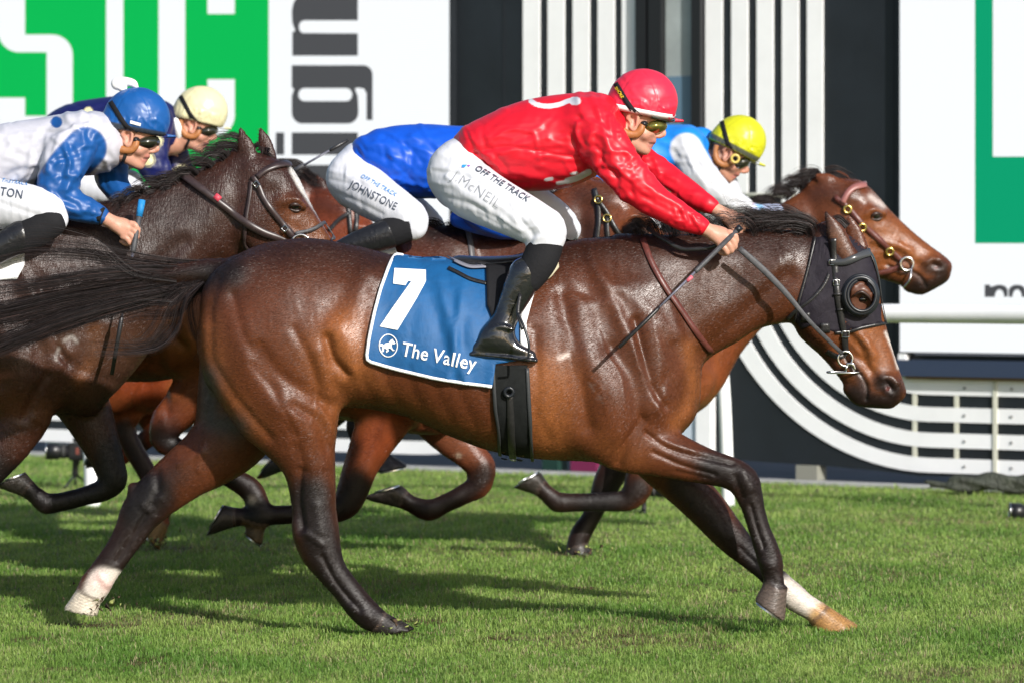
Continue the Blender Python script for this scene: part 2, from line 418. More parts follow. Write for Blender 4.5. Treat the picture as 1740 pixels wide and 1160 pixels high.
def inpoly(px, py, poly):
    px = np.asarray(px, float); py = np.asarray(py, float); r = np.zeros(px.shape, bool); n = len(poly)
    for i in range(n):
        x0, y0 = poly[i]; x1, y1 = poly[(i + 1) % n]
        c = ((y0 > py) != (y1 > py)) & (px < (x1 - x0) * (py - y0) / ((y1 - y0) if y1 != y0 else 1e-9) + x0); r ^= c
    return r

# ---------------------------------------------------------------- things laid on a sculpted surface
def bvh_of(V, Q): return BVHTree.FromPolygons([tuple(v) for v in V], [tuple(int(i) for i in q) for q in Q])
CAMV = Vector((0, -D0, CH))
def hit(bvh, px, py, D, far=False):
    t = Vector(P(px, py, D)); d = (t - CAMV).normalized()
    if far:
        o = t + Vector((0, 3, 0)); loc, nr, i, q = bvh.ray_cast(o, Vector((0, -1, 0)))
    else: loc, nr, i, q = bvh.ray_cast(CAMV + d * (D0 - 3), d)
    if loc is None or abs(loc.y + D0 - D) > .8:
        loc, nr, i, q = bvh.find_nearest(t)
    return loc, nr

def resample(pts, step, closed=False):
    P_ = [np.array(p, float) for p in pts]
    if closed: P_ = P_ + [P_[0]]
    out = []
    for a, b in zip(P_[:-1], P_[1:]):
        n = max(1, int(round(np.linalg.norm(b - a) / step)))
        for i in range(n): out.append(a + (b - a) * i / n)
    if not closed: out.append(P_[-1])
    return out

def patch(name, poly, bvh, D, m, parent, off=.004, thick=.003, step=6, far=False, bulge=None):
    B = resample(poly, step, True); xs = [b[0] for b in B]; ys = [b[1] for b in B]
    gx, gy = np.meshgrid(np.arange(min(xs), max(xs), step), np.arange(min(ys), max(ys), step)); gx = gx.ravel(); gy = gy.ravel()
    ins = inpoly(gx, gy, B); gx = gx[ins]; gy = gy[ins]
    dm = np.min(np.hypot(gx[:, None] - np.array(xs)[None], gy[:, None] - np.array(ys)[None]), axis=1) if len(gx) else np.array([])
    if len(gx): gx = gx[dm > step * .5]; gy = gy[dm > step * .5]
    vs = [Vector(b) for b in B] + [Vector((x, y)) for x, y in zip(gx, gy)]
    n = len(B); r = geometry.delaunay_2d_cdt(vs, [(i, (i + 1) % n) for i in range(n)], [list(range(n))], 1, 1e-4)
    verts = []
    for v in r[0]:
        loc, nr = hit(bvh, v.x, v.y, D, far); nr = (nr + Vector((0, 2.5 if far else -2.5, 0))).normalized(); o_ = off + (bulge(v.x, v.y) if bulge else 0)
        verts.append(loc + nr * o_)
    fs = []
    for f in r[2]:
        a, b, c = [verts[i] for i in f]; nn = (b - a).cross(c - a)
        fs.append(f if (nn.y < 0) != far else f[::-1])
    o = mesh_obj(name, verts, fs, m, parent)
    if thick: solidify(o, thick, -1)
    return o

def ribbon(name, pts, width, bvh, D, m, parent, off=.004, thick=.003, far=False, step=6, smoothp=True):
    pts = smoothpoly(pts) if smoothp else pts
    R = np.array(resample(pts, step)); T = np.gradient(R, axis=0); T /= np.maximum(np.linalg.norm(T, axis=1), 1e-6)[:, None]
    Np = np.column_stack([-T[:, 1], T[:, 0]]); vs, fs = [], []
    for i in range(len(R)):
        for j, q in enumerate((-.5, 0, .5)):
            wv = width if np.isscalar(width) else width[0] + (width[1] - width[0]) * i / (len(R) - 1)
            p = R[i] + Np[i] * q * wv; loc, nr = hit(bvh, p[0], p[1], D, far); vs.append(loc + nr * off)
    # keep the band from kinking in or out
    A = np.array([list(v) for v in vs]).reshape(len(R), 3, 3)
    for _ in range(2): A[1:-1] = .5 * A[1:-1] + .25 * (A[:-2] + A[2:])
    vs = A.reshape(-1, 3)
    for i in range(len(R) - 1):
        for j in range(2):
            a = i * 3 + j; fs.append((a, a + 1, a + 4, a + 3))
    o = mesh_obj(name, vs, fs, m, parent); me = o.data
    if (me.polygons[0].normal.y < 0) == far: me.flip_normals()
    if thick: solidify(o, thick, 0)
    return o

def tube(name, pts, rad, m, parent=None, n=8, flat=1., smoothp=True, caps=True):
    pts = np.array(pts, float); rad = np.full(len(pts), rad) if np.isscalar(rad) else np.array(rad, float)
    if smoothp and len(pts) > 2:
        L = np.concatenate([[0], np.cumsum(np.linalg.norm(np.diff(pts, axis=0), axis=1))]); r = hermite(np.column_stack([L, pts, rad]), 6)
        pts = np.column_stack(r[1:4]); rad = r[4]
    V, Fc = tube_arrays(pts, rad, n, flat)
    if caps:
        Fc = [tuple(f) for f in Fc] + [tuple(range(n))[::-1], tuple(range(len(V) - n, len(V)))]
    return mesh_obj(name, V, Fc, m, parent)

def tube_arrays(pts, rad, n=8, flat=1.):
    T = np.gradient(pts, axis=0); T /= np.maximum(np.linalg.norm(T, axis=1), 1e-9)[:, None]
    up = np.array([0, -1., 0.05]); V = []
    for i in range(len(pts)):
        b = np.cross(T[i], up); nb = np.linalg.norm(b); b = b / nb if nb > 1e-3 else np.array([1., 0, 0]); c = np.cross(b, T[i])
        for k in range(n):
            a = 2 * math.pi * k / n; V.append(pts[i] + rad[i] * (math.cos(a) * b + math.sin(a) * c * flat))
    Fc = [(i * n + k, i * n + (k + 1) % n, (i + 1) * n + (k + 1) % n, (i + 1) * n + k) for i in range(len(pts) - 1) for k in range(n)]
    return np.array(V), Fc

def ring(name, c, R, r, m, parent, normal=(0, -1, 0), n=24, k=8, squash=1., rot=0., arc=(0, 360)):
    nv = Vector(normal).normalized(); q = nv.to_track_quat('Z', 'Y'); pts = []
    full = arc[1] - arc[0] >= 360
    for i in range(n if full else n + 1):
        a = math.radians(arc[0] + (arc[1] - arc[0]) * i / n)
        v = Vector((math.cos(a) * R, math.sin(a) * R * squash, 0)); v.rotate(q); pts.append(np.array(c) + np.array(v))
    if full: pts.append(pts[0]); 
    pts = np.array(pts); T = np.gradient(pts, axis=0)
    if full: T[0] = T[-1] = pts[1] - pts[-2]
    V, Fc = [], []
    for i, p in enumerate(pts):
        t = T[i] / np.linalg.norm(T[i]); b = np.array(nv); c2 = np.cross(t, b)
        for j in range(k):
            a = 2 * math.pi * j / k; V.append(p + r * (math.cos(a) * b + math.sin(a) * c2))
    for i in range(len(pts) - 1):
        for j in range(k): Fc.append((i * k + j, i * k + (j + 1) % k, (i + 1) * k + (j + 1) % k, (i + 1) * k + j))
    return mesh_obj(name, V, Fc, m, parent)

def text_px(txt, x, y, size, ang, shear=0., sx=1., bold=0.):
    """outline triangles of a text in photo pixels, its left end of baseline at x, y, cap height size, turned by ang degrees"""
    cu = bpy.data.curves.new('t', 'FONT'); cu.body = txt; cu.offset = bold; cu.resolution_u = 3; cu.space_character = 1.05
    ob = bpy.data.objects.new('t', cu); COL.objects.link(ob)
    me = ob.to_mesh(); bm = bmesh.new(); bm.from_mesh(me); ob.to_mesh_clear(); bpy.data.objects.remove(ob)
    bmesh.ops.triangulate(bm, faces=bm.faces)
    k = size / .7; 
    for v in bm.verts: v.co.x = (v.co.x + shear * v.co.y) * k * sx; v.co.y *= k
    for _ in range(3):
        es = [e for e in bm.edges if e.calc_length() > 7]
        if not es: break
        bmesh.ops.subdivide_edges(bm, edges=es, cuts=1); bmesh.ops.triangulate(bm, faces=bm.faces)
    ca, sa = math.cos(math.radians(ang)), math.sin(math.radians(ang))
    V = [(x + v.co.x * ca + v.co.y * sa, y + v.co.x * sa - v.co.y * ca) for v in bm.verts]
    Fc = [tuple(v.index for v in f.verts) for f in bm.faces]; bm.free(); return V, Fc

def text_on(name, V, Fc, bvh, D, m, parent, off=.006):
    vs = []
    for x, y in V:
        loc, nr = hit(bvh, x, y, D); vs.append(loc + nr * off)
    fs = []
    for f in Fc:
        a, b, c = [vs[i] for i in f[:3]]; fs.append(f if (b - a).cross(c - a).y < 0 else f[::-1])
    return mesh_obj(name, vs, fs, m, parent, smooth=False)

def hair(name, guides, N, D, m, parent, width=.0013, seed=1, M_=18, k=None):
    """guides: (weight, [(px,py,yo)...], spread at root px, spread at tip px); every lock follows one guide"""
    r = np.random.default_rng(seed); wts = np.array([g[0] for g in guides], float); wts /= wts.sum(); s = D / F
    V, Fc, CC = [], [], []; b = 0
    for gi, g in enumerate(guides):
        n = int(N * wts[gi]); pts = np.array([[*p, 0][:3] for p in g[1]], float)
        L = np.concatenate([[0], np.cumsum(np.linalg.norm(np.diff(pts, axis=0), axis=1))]); h = hermite(np.column_stack([L, pts]), 12)
        base = np.column_stack([np.interp(np.linspace(0, L[-1], M_), h[0], h[i]) for i in (1, 2, 3)])
        nl = max(3, n // 26); lock = r.normal(0, 1, (nl, 2)); lph = r.uniform(0, 6.28, (nl, 2)); lamp = r.uniform(.3, 1.2, nl)
        li = r.integers(0, nl, n); t = np.linspace(0, 1, M_)
        ln = r.uniform(.6, 1.05, n)
        for j in range(n):
            tt = t * ln[j]; c = np.column_stack([np.interp(tt * L[-1], h[0], h[i]) for i in (1, 2, 3)])
            q = li[j]; sp = g[2] + (g[3] - g[2]) * tt
            e = r.normal(0, .35, 2); dirx = np.gradient(c[:, :2], axis=0); dirx /= np.maximum(np.linalg.norm(dirx, axis=1), 1e-6)[:, None]
            nx = np.column_stack([-dirx[:, 1], dirx[:, 0]])
            o1 = sp * (lock[q, 0] * .8 + e[0]) + np.sin(tt * 5 * lamp[q] + lph[q, 0]) * sp * .22 * tt + np.sin(tt * 9 + r.uniform(0, 6)) * sp * .06
            o2 = sp * (lock[q, 1] * .6 + e[1]) + np.sin(tt * 5 + lph[q, 1]) * sp * .3 * tt
            c[:, :2] += nx * o1[:, None]; c[:, 2] += o2
            Dd = D + c[:, 2] * s
            w3 = np.column_stack([(c[:, 0] - 870) * Dd / F, Dd - D0, CH - (c[:, 1] - HZ) * Dd / F])
            sd = np.array([r.normal(0, .3), r.normal(0, .5), 1.]); sd /= np.linalg.norm(sd)
            wv = width * (1 - .75 * t)[:, None] * r.uniform(.7, 1.3)
            V.append(np.stack([w3 - sd * wv / 2, w3 + sd * wv / 2], 1).reshape(-1, 3))
            CC.append(np.tile(np.array([.011, .0078, .0082]) * np.exp(r.normal(0, .55)) * (np.array([2.6, 1.9, 1.5]) if r.uniform() < .10 else 1), (2 * M_, 1)))
            i = np.arange(M_ - 1) * 2 + b; Fc.append(np.column_stack([i, i + 1, i + 3, i + 2])); b += 2 * M_
    return mesh_obj(name, np.vstack(V), np.vstack(Fc), m, parent, colors=np.vstack(CC))
# ================================================================ THE SETTING
def g_wall(px): return .0375 * px + 307.0
def D_wall(px): return 8419.0 / g_wall(px)
def yref(px, yr): return HZ + (yr - HZ) * g_wall(px) / g_wall(1670)     # rows measured at column 1670, carried along the wall
_a = P(100, 600, D_wall(100)); _b = P(1700, 600, D_wall(1700)); WT = (_b - _a); WT[2] = 0; WT /= np.linalg.norm(WT)
WN = np.array([WT[1], -WT[0], 0.]);                                      # towards the camera
if WN[1] > 0: WN = -WN
def wallpt(px, yr, out=0., raw=False):
    p = P(px, yr if raw else yref(px, yr), D_wall(px)) + WN * out; return p

def slab(name, poly, front, depth, m, parent=None, raw=False, **t):
    """flat board cut to a wall outline: poly in wall pixels, its face `front` metres proud of the wall, `depth` thick"""
    n = len(poly); vs = [wallpt(x, y, front, raw) for x, y in poly] + [wallpt(x, y, front - depth, raw) for x, y in poly]
    vv = [Vector((x, y)) for x, y in poly]
    r = geometry.delaunay_2d_cdt(vv, [], [list(range(n))], 1, 1e-5)
    mp = [min(range(n), key=lambda i: (vv[i] - v).length) for v in r[0]]
    fs = []
    for f in r[2]:
        f = [mp[i] for i in f]
        if len(set(f)) < 3: continue
        fs.append(tuple(f)); fs.append(tuple(i + n for i in f[::-1]))
    fs += [(i, (i + 1) % n, (i + 1) % n + n, i + n) for i in range(n)]
    me = bpy.data.meshes.new(name); me.from_pydata([tuple(v) for v in vs], [], fs); bm = bmesh.new(); bm.from_mesh(me)
    bmesh.ops.recalc_face_normals(bm, faces=bm.faces); bm.to_mesh(me); bm.free(); me.materials.append(m)
    o = bpy.data.objects.new(name, me); COL.objects.link(o)
    if parent: o.parent = parent; o.location = -Vector(parent.location)
    return tag(o, **t) if t else o
def rect(x0, y0, x1, y1): return [(x0, y0), (x1, y0), (x1, y1), (x0, y1)]

def sheet(name, x0, y0, x1, y1, z, m):
    o = mesh_obj(name, [(x0, y0, z), (x1, y0, z), (x1, y1, z), (x0, y1, z)], [(0, 1, 2, 3)], m, smooth=False)
    return tag(o, kind='structure')
M['soil'] = mat('turf_soil', (.115, .150, .035), .9, noise=(3, .5, 1.5, (1, 1, 1)), bump=[(30, .03, (1, 1, 1), 0)])
M['asphalt'] = mat('asphalt', (.105, .105, .118), .85, noise=(1.2, .8, 1.15, (1, 1, 1)), bump=[(200, .004, (1, 1, 1), 0)])
sheet('ground', -150, -30, 150, 300, 0, M['soil'])
# asphalt behind the turf: its near edge follows the slanting edge of the grass
e0 = P(-900, HZ + 8419 / 1, 1) ; 
def edge_pt(px):
    D = 8419.0 / (.0375 * px + 313.25); return np.array([(px - 870) * D / F, D - D0, 0])
A_, B_ = edge_pt(100), edge_pt(1700); dv = (B_ - A_) / np.linalg.norm(B_ - A_); nv_ = np.array([-dv[1], dv[0], 0])
q = [A_ - dv * 40, B_ + dv * 30, B_ + dv * 30 + nv_ * 60, A_ - dv * 40 + nv_ * 60]
tag(mesh_obj('service_road', [(v[0], v[1], .006) for v in q], [(0, 1, 2, 3)], M['asphalt'], smooth=False), kind='structure')
cv = [A_ - dv * 40 - nv_ * .03, B_ + dv * 30 - nv_ * .03, B_ + dv * 30 + nv_ * .09, A_ - dv * 40 + nv_ * .09]
M['concrete'] = mat('concrete', (.40, .40, .40), .8, noise=(6, .8, 1.1, (1, 1, 1)))
tag(mesh_obj('kerb', [(v[0], v[1], z) for z in (0., .022) for v in cv], [(4, 5, 6, 7), (0, 1, 5, 4), (1, 2, 6, 5), (2, 3, 7, 6), (3, 0, 4, 7)], M['concrete'], smooth=False), kind='structure')

# ---- grass: real blades, denser and shorter where the turf is cut, up to the edge of the road
def make_grass():
    r = np.random.default_rng(5); N = 560000
    D = 11.6 / (1 - r.uniform(0, 1, N) * (1 - 11.6 / 27.5)); px = r.uniform(-520, 1990, N)
    X = (px - 870) * D / F; Y = D - D0
    t = (X - A_[0]) * nv_[0] + (Y - A_[1]) * nv_[1]; keep = t < -.01
    X, Y, D = X[keep], Y[keep], D[keep]; n = len(X)
    def vn(x, y, s, seed):
        rr = np.random.default_rng(seed); out = np.zeros_like(x)
        for _ in range(9):
            a, ph = rr.uniform(0, 6.28, 2); f = s * rr.uniform(.5, 1.8); out += np.sin((x * math.cos(a) + y * math.sin(a)) * f + ph)
        return out / 3
    clump = vn(X, Y, 18, 1); big = vn(X, Y, 4, 2); fine = vn(X, Y, 60, 8)
    h = (.021 + .007 * clump + .005 * fine + .003 * big) * r.uniform(.5, 1.35, n); h = np.clip(h, .012, .075)
    wd = r.uniform(.0020, .0040, n) * (D / 14)
    az = r.uniform(0, 6.28, n); lean = r.uniform(.1, 1.1, n) + .3 * (r.uniform(0, 1, n) < .15)
    la = az + r.normal(0, .5, n) ; lx = np.cos(la) * lean * h; ly = np.sin(la) * lean * h
    wx = -np.sin(az) * wd / 2; wy = np.cos(az) * wd / 2
    V = np.zeros((n, 5, 3), np.float32); O = np.zeros(n)
    V[:, 0] = np.column_stack([X - wx, Y - wy, O - .004]); V[:, 1] = np.column_stack([X + wx, Y + wy, O - .004])
    V[:, 2] = np.column_stack([X + lx * .35 - wx * .85, Y + ly * .35 - wy * .85, h * .6]); V[:, 3] = np.column_stack([X + lx * .35 + wx * .85, Y + ly * .35 + wy * .85, h * .6])
    V[:, 4] = np.column_stack([X + lx, Y + ly, h * (1 - .25 * lean)])
    b = (np.arange(n) * 5)[:, None]
    Fc = np.concatenate([b + [0, 1, 3], b + [0, 3, 2], b + [2, 3, 4]], 1).reshape(-1, 3)
    g1 = np.array([.180, .310, .050]); g2 = np.array([.345, .460, .120]); g3 = np.array([.095, .225, .030]); dry = np.array([.44, .39, .21])
    a = np.clip(.5 + .35 * clump + r.normal(0, .28, n), 0, 1)[:, None]; c = g1 * (1 - a) + g2 * a
    a = np.clip(.25 + .4 * big + r.normal(0, .2, n), 0, .8)[:, None]; c = c * (1 - a) + g3 * a
    dm = (r.uniform(0, 1, n) < (.05 + .13 * np.clip(vn(X, Y, 9, 4), 0, 2))); c[dm] = dry * r.uniform(.6, 1.1, (dm.sum(), 1))
    worn = np.clip((vn(X, Y, 2.3, 12) + .6 * vn(X, Y, 11, 13) - .75) * 1.6, 0, 1); wm = r.uniform(0, 1, n) < worn * .55; c[wm] = np.array([.30, .27, .12]) * r.uniform(.5, 1.1, (wm.sum(), 1)); V[wm, 2:, 2] *= .7
    dv_ = [((266, 936), 17.7, .16), ((150, 1046), 13.9, .12), ((985, 948), 17.3, .10), ((668, 1076), 13.6, .08)] + [((r.uniform(0, 1740), r.uniform(850, 1150)), None, r.uniform(.03, .08)) for _ in range(46)]
    for (qx, qy), Dq, rq in dv_:
        Dq = Dq or 8419 / (qy - 458); x0, y0 = (qx - 870) * Dq / F, Dq - D0; dd = np.hypot((X - x0) / 1.5, Y - y0) / rq + .25 * fine; k_ = dd < 1; k_ &= r.uniform(0, 1, n) < .8
        c[k_] = np.array([.10, .065, .032]) * r.uniform(.5, 1.8, (k_.sum(), 1)); V[k_, 2:, 2] *= .45
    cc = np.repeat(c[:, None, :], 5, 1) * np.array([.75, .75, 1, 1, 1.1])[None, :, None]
    m = mat('grass_blade', attr=True, rough=.5, spec=.35)
    bs = m.node_tree.nodes['Principled BSDF']
    nt_ = m.node_tree; tr = nt_.nodes.new('ShaderNodeBsdfTranslucent'); mx = nt_.nodes.new('ShaderNodeMixShader'); mx.inputs[0].default_value = .4
    at = [x for x in nt_.nodes if x.type == 'ATTRIBUTE'][0]; nt_.links.new(at.outputs['Color'], tr.inputs[0])
    nt_.links.new(bs.outputs[0], mx.inputs[1]); nt_.links.new(tr.outputs[0], mx.inputs[2]); nt_.links.new(mx.outputs[0], nt_.nodes['Material Output'].inputs[0])
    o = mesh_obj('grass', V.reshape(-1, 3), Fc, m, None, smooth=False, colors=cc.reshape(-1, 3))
    tag(o, 'short mown green turf of the racetrack, streaked with dry blades', 'grass', kind='stuff')
make_grass()

# ---- LED screens
def led(name, col, st):
    m = bpy.data.materials.new(name); m.use_nodes = True; n = m.node_tree.nodes; l = m.node_tree.links; b = n['Principled BSDF']
    b.inputs['Base Color'].default_value = (.004, .004, .004, 1); b.inputs['Roughness'].default_value = .6
    b.inputs['Specular IOR Level'].default_value = .03
    tc = n.new('ShaderNodeTexCoord'); wv = n.new('ShaderNodeTexWave'); wv.bands_direction = 'Z'; wv.inputs['Scale'].default_value = 20
    l.new(tc.outputs['Object'], wv.inputs['Vector']); r = n.new('ShaderNodeMapRange'); r.inputs[3].default_value = .86; r.inputs[4].default_value = 1.06
    l.new(wv.outputs['Fac'], r.inputs[0]); mm = n.new('ShaderNodeMath'); mm.operation = 'MULTIPLY'; mm.inputs[1].default_value = st
    l.new(r.outputs[0], mm.inputs[0]); l.new(mm.outputs[0], b.inputs['Emission Strength']); b.inputs['Emission Color'].default_value = (*col, 1)
    return m
LW = led('led_white', (.95, .98, 1.0), .80); LG = led('led_green', (.0, .56, .10), .72); LG2 = led('led_green_right', (.0, .40, .18), .70); LK = led('led_grey', (.085, .088, .095), .72)
def screen(name, x0, x1, label):
    s = slab(name, rect(x0, -160, x1, 598 if x1 < 900 else 601), .05, .16, M['black_paint']); tag(s, label, 'screen'); return s
sl = screen('led_screen', -260, 774, 'large lit screen at left showing a green panel with white letters beside grey sideways letters')
slab('white_picture', rect(-258, -158, 771, 596), .054, .002, LW, sl, raw=False)
def L_(name, poly, m, f, par): return slab(name, poly, f, .002, m, par, raw=True)
GP = .058; L_('green_panel', rect(-255, -120, 465, 385), LG, GP, sl)
def arcpts(cx, cy, rx, ry, a0, a1, n=10): return [(cx + rx * math.cos(math.radians(a0 + (a1 - a0) * i / n)), cy + ry * math.sin(math.radians(a0 + (a1 - a0) * i / n))) for i in range(n + 1)]
Sp = [(7, -90), (52, -90), (52, 60)] + arcpts(98, 95, 35, 35, -90, 0) + [(133, 196)] + arcpts(98, 207, 35, 35, 0, 90) + [(42, 242)] + arcpts(42, 207, 35, 35, 90, 180) + [(7, 167), (52, 167), (52, 198), (89, 198), (89, 90), (42, 90)] + arcpts(42, 55, 35, 35, 90, 180)
L_('letter', Sp, LW, .062, sl); L_('letter', rect(190, -90, 219, 242), LW, .062, sl)
Cp = [(279, -60), (408, -60), (408, 25), (362, 25), (362, -20), (324, -20), (324, 198), (362, 198), (362, 136), (408, 136), (408, 197)] + arcpts(373, 197, 35, 35, 0, 90) + arcpts(314, 197, 35, 35, 90, 180)
L_('letter', Cp, LW, .062, sl)
# sideways grey word, read upwards
N1 = [(617, -2), (617, 36), (525, 36)] + arcpts(525, 47, 8, 10.5, -90, -270, 8) + [(617, 58), (617, 96), (506, 96), (506, 56), (511, 54), (506, 40), (505, 20), (508, 6), (513, -2)]
L_('letter', N1, LK, .062, sl)
Gp = [(505, 112), (626, 112)] + arcpts(626, 128, 16, 16, -90, 0) + [(642, 205), (632, 205), (632, 160), (628, 152), (617, 150), (612, 152)] + [(617, 165), (618, 185)] + arcpts(600, 192, 18, 19, 0, 90, 6) + arcpts(523, 192, 18, 19, 90, 180, 6) + [(505, 165), (509, 152), (505, 150)]
L_('letter', Gp, LK, .062, sl)
L_('counter', arcpts(527, 162, 10, 11, 90, 270, 8) + arcpts(598, 162, 10, 11, -90, 90, 8), LW, .066, sl)
L_('letter', rect(505, 226, 617, 264), LK, .062, sl); L_('letter', rect(478, 226, 492, 264), LK, .062, sl); L_('letter', rect(505, 281, 617, 318), LK, .062, sl)
sr = screen('led_screen', 1533, 2050, 'large lit screen at right, mostly white with a green block at its edge')
slab('white_picture', rect(1536, -158, 2046, 599), .054, .002, LW, sr)
L_('green_panel', rect(1664, -120, 2040, 414), LG2, GP, sr); L_('letter', rect(1695, -118, 1850, 267), LW, .062, sr)
Mp = [(1681, 484), (1690, 484), (1690, 488)] + arcpts(1706, 494, 14, 10, -130, 0, 6) + [(1720, 504)] + arcpts(1706, 505, 8, 13, 0, -180, 8)[0:] + [(1698, 505), (1681, 505)]
L_('letter', Mp, LK, .062, sr)
L_('letter', [(1722, 492)] + arcpts(1736, 494, 14, 10, -150, -20, 6) + [(1750, 505), (1744, 505)] + arcpts(1736, 505, 8, 13, 0, -180, 8) + [(1722, 505)], LK, .062, sr)

# ---- dark hoarding with white slats that turn from upright to level
bk = slab('dark_hoarding', [(771, -160), (1540, -160), (1540, 604), (2060, 604), (2060, 800), (1560, 812), (1500, 806), (1400, 800), (1262, 796), (1100, 796), (771, 796)], -.008, .10, M['black_paint'])  # stretch under right screen: added backing, its black stands for dark in open gaps
tag(bk, 'tall black hoarding between the two lit screens, dark backing in open gaps at right', 'hoarding')
bk2 = slab('dark_hoarding', [(-260, 600), (771, 600), (771, 796), (-260, 796)], -.008, .10, M['black_paint'])
tag(bk2, 'low black hoarding under the left screen behind the horses', 'hoarding')
slab('panel_seam', rect(853, -160, 857, 604), -.005, .012, mat('seam', (.010, .012, .016), .5), bk)
slab('panel_seam', rect(1515, -160, 1518, 604), -.005, .012, bpy.data.materials['seam'], bk)
M['fixing'] = mat('grey_fixing', (.25, .25, .25), .4)
for y_ in (150, 372): slab('panel_joint', rect(774, y_, 1530, y_ + 1.6), -.0075, .01, bpy.data.materials['seam'], bk)
gr_r = 'white slats of the striped fence at right'; gr_l = 'white slats of the striped fence at left'
fr = empty('striped_fence', tuple(wallpt(1300, 810)), 'white slatted fence whose upright stripes sweep round to level rails at the right', 'fence')
fl = empty('striped_fence', tuple(wallpt(950, 810)), 'white slatted fence with upright stripes behind the red jockey, turning level to the left', 'fence')
xr = [(1199, 1227.5), (1243, 1271), (1286, 1314), (1329, 1357), (1371.5, 1398.5)]
yr_ = [(780, 805), (737, 762), (693, 718), (646, 672), (606, 630)]
for (xa, xb), (ya, yb) in zip(xr, yr_):
    cx, cy = 1579, 389 + 0; n = 26
    outer = [(xa, -160)] + [(cx - (cx - xa) * math.cos(t), cy + (yb - cy) * math.sin(t)) for t in np.linspace(0, math.pi / 2, n)] + [(2060, yb)]
    inner = [(xb, -160)] + [(cx - (cx - xb) * math.cos(t), cy + (ya - cy) * math.sin(t)) for t in np.linspace(0, math.pi / 2, n)] + [(2060, ya)]
    if ya < 620: outer = outer[:-1][:20] ; inner = inner[:20]
    slab('slat', outer + inner[::-1], .004, .012, M['white_paint'], fr)
xl = [(1057, 1082), (1016, 1044), (973.5, 1001.5), (931, 959), (889, 917)]
for (xa, xb), (ya, yb) in zip(xl, yr_):
    cx, cy = 705, 389; n = 26
    outer = [(xb, -160)] + [(cx + (xb - cx) * math.cos(t), cy + (yb - cy) * math.sin(t)) for t in np.linspace(0, math.pi / 2, n)] + [(-260, yb)]
    inner = [(xa, -160)] + [(cx + (xa - cx) * math.cos(t), cy + (ya - cy) * math.sin(t)) for t in np.linspace(0, math.pi / 2, n)] + [(-260, ya)]
    if ya < 620: outer = outer[:20]; inner = inner[:20]
    slab('slat', outer + inner[::-1], .004, .012, M['white_paint'], fl)
M['post_cream'] = mat('cream_post', (.62, .62, .52), .5)
for x in (1554, 1625, 1692): slab('post', rect(x - 3.5, 630, x + 3.5, 815 if x == 1692 else 790), .012 if x == 1692 else .002, .009, M['post_cream'], fr)
for x in (300, 420): slab('post', rect(x, 660, x + 6, 800), .002, .009, M['post_cream'], fl)
for xx in (1640, 1720):
    for ya, yb in yr_[:4]: c_ = wallpt(xx, (ya + yb) / 2, .006); tube('bolt', [c_, c_ + WN * .006], .009, M['fixing'], fr, 8, smoothp=False)
for xx in (60, 250, 262, 640):
    for ya, yb in yr_[:4]: c_ = wallpt(xx, (ya + yb) / 2, .006); tube('bolt', [c_, c_ + WN * .006], .009, M['fixing'], fl, 8, smoothp=False)
# opening between the dark posts, grey-blue beyond
M['glass_blue'] = mat('blue_grey_glass', (.11, .19, .27), .25); M['glass_grey'] = mat('pale_grey_glass', (.33, .37, .37), .35, noise=(3, .8, 1.1, (1, 1, 1)))
wi = slab('window_opening', rect(1131, -160, 1180, 330), .0, .01, M['glass_grey']); tag(wi, 'narrow grey and blue window between two black posts of the hoarding', 'window')
slab('lower_pane', rect(1131.5, 112, 1179.5, 329), .004, .003, M['glass_blue'], wi)
M['gloss_black'] = mat('gloss_black', (.010, .010, .012), .3)
for x0, x1, t in ((1086, 1104, 'slim black post beside the last white slat, left of the window'), (1108, 1130, 'black post just left of the narrow window'), (1181, 1197, 'black post just right of the narrow window')):
    tag(slab('steel_post', rect(x0, -160, x1, 604), .05, .10, M['gloss_black']), t, 'post')
ledge = slab('screen_ledge', rect(1530, 612, 2060, 640), .08, .12, mat('navy_paint', (.03, .045, .085), .5)); tag(ledge, 'dark blue ledge running under the right screen', 'ledge')
slab('bracket', rect(1534, 602, 1546, 612), .06, .06, M['white_paint'], ledge)
slab('soil_line', rect(1545, 640, 2060, 645), .05, .05, mat('rust', (.20, .12, .05), .8), ledge)
slab('screen_ledge', rect(-260, 606, 771, 636), .08, .12, bpy.data.materials['navy_paint'], None, label='dark blue ledge running under the left screen', cat='ledge')
tag(slab('support_leg', rect(1355, 800, 1391, 838), .02, .12, mat('old_concrete', (.24, .24, .20), .8)), 'short grey concrete leg under the striped fence', 'support')
tag(slab('support_leg', rect(920, 796, 946, 838), -.01, .12, mat('dark_green', (.008, .035, .025), .5)), 'dark green leg under the hoarding behind the near horse', 'support')
tag(slab('support_leg', rect(968, 796, 1012, 836), -.01, .05, mat('maroon', (.16, .012, .06), .6)), 'maroon and grey board leaning under the hoarding', 'board')
pw = slab('pale_column', rect(1163, 560, 1190, 835), .05, .08, mat('pale_blue_white', (.52, .60, .68), .5)); tag(pw, 'pale blue-white column beside the curved stripes', 'column')
slab('face_board', rect(1192, 560, 1217, 835), .07, .06, M['white_paint'], pw)
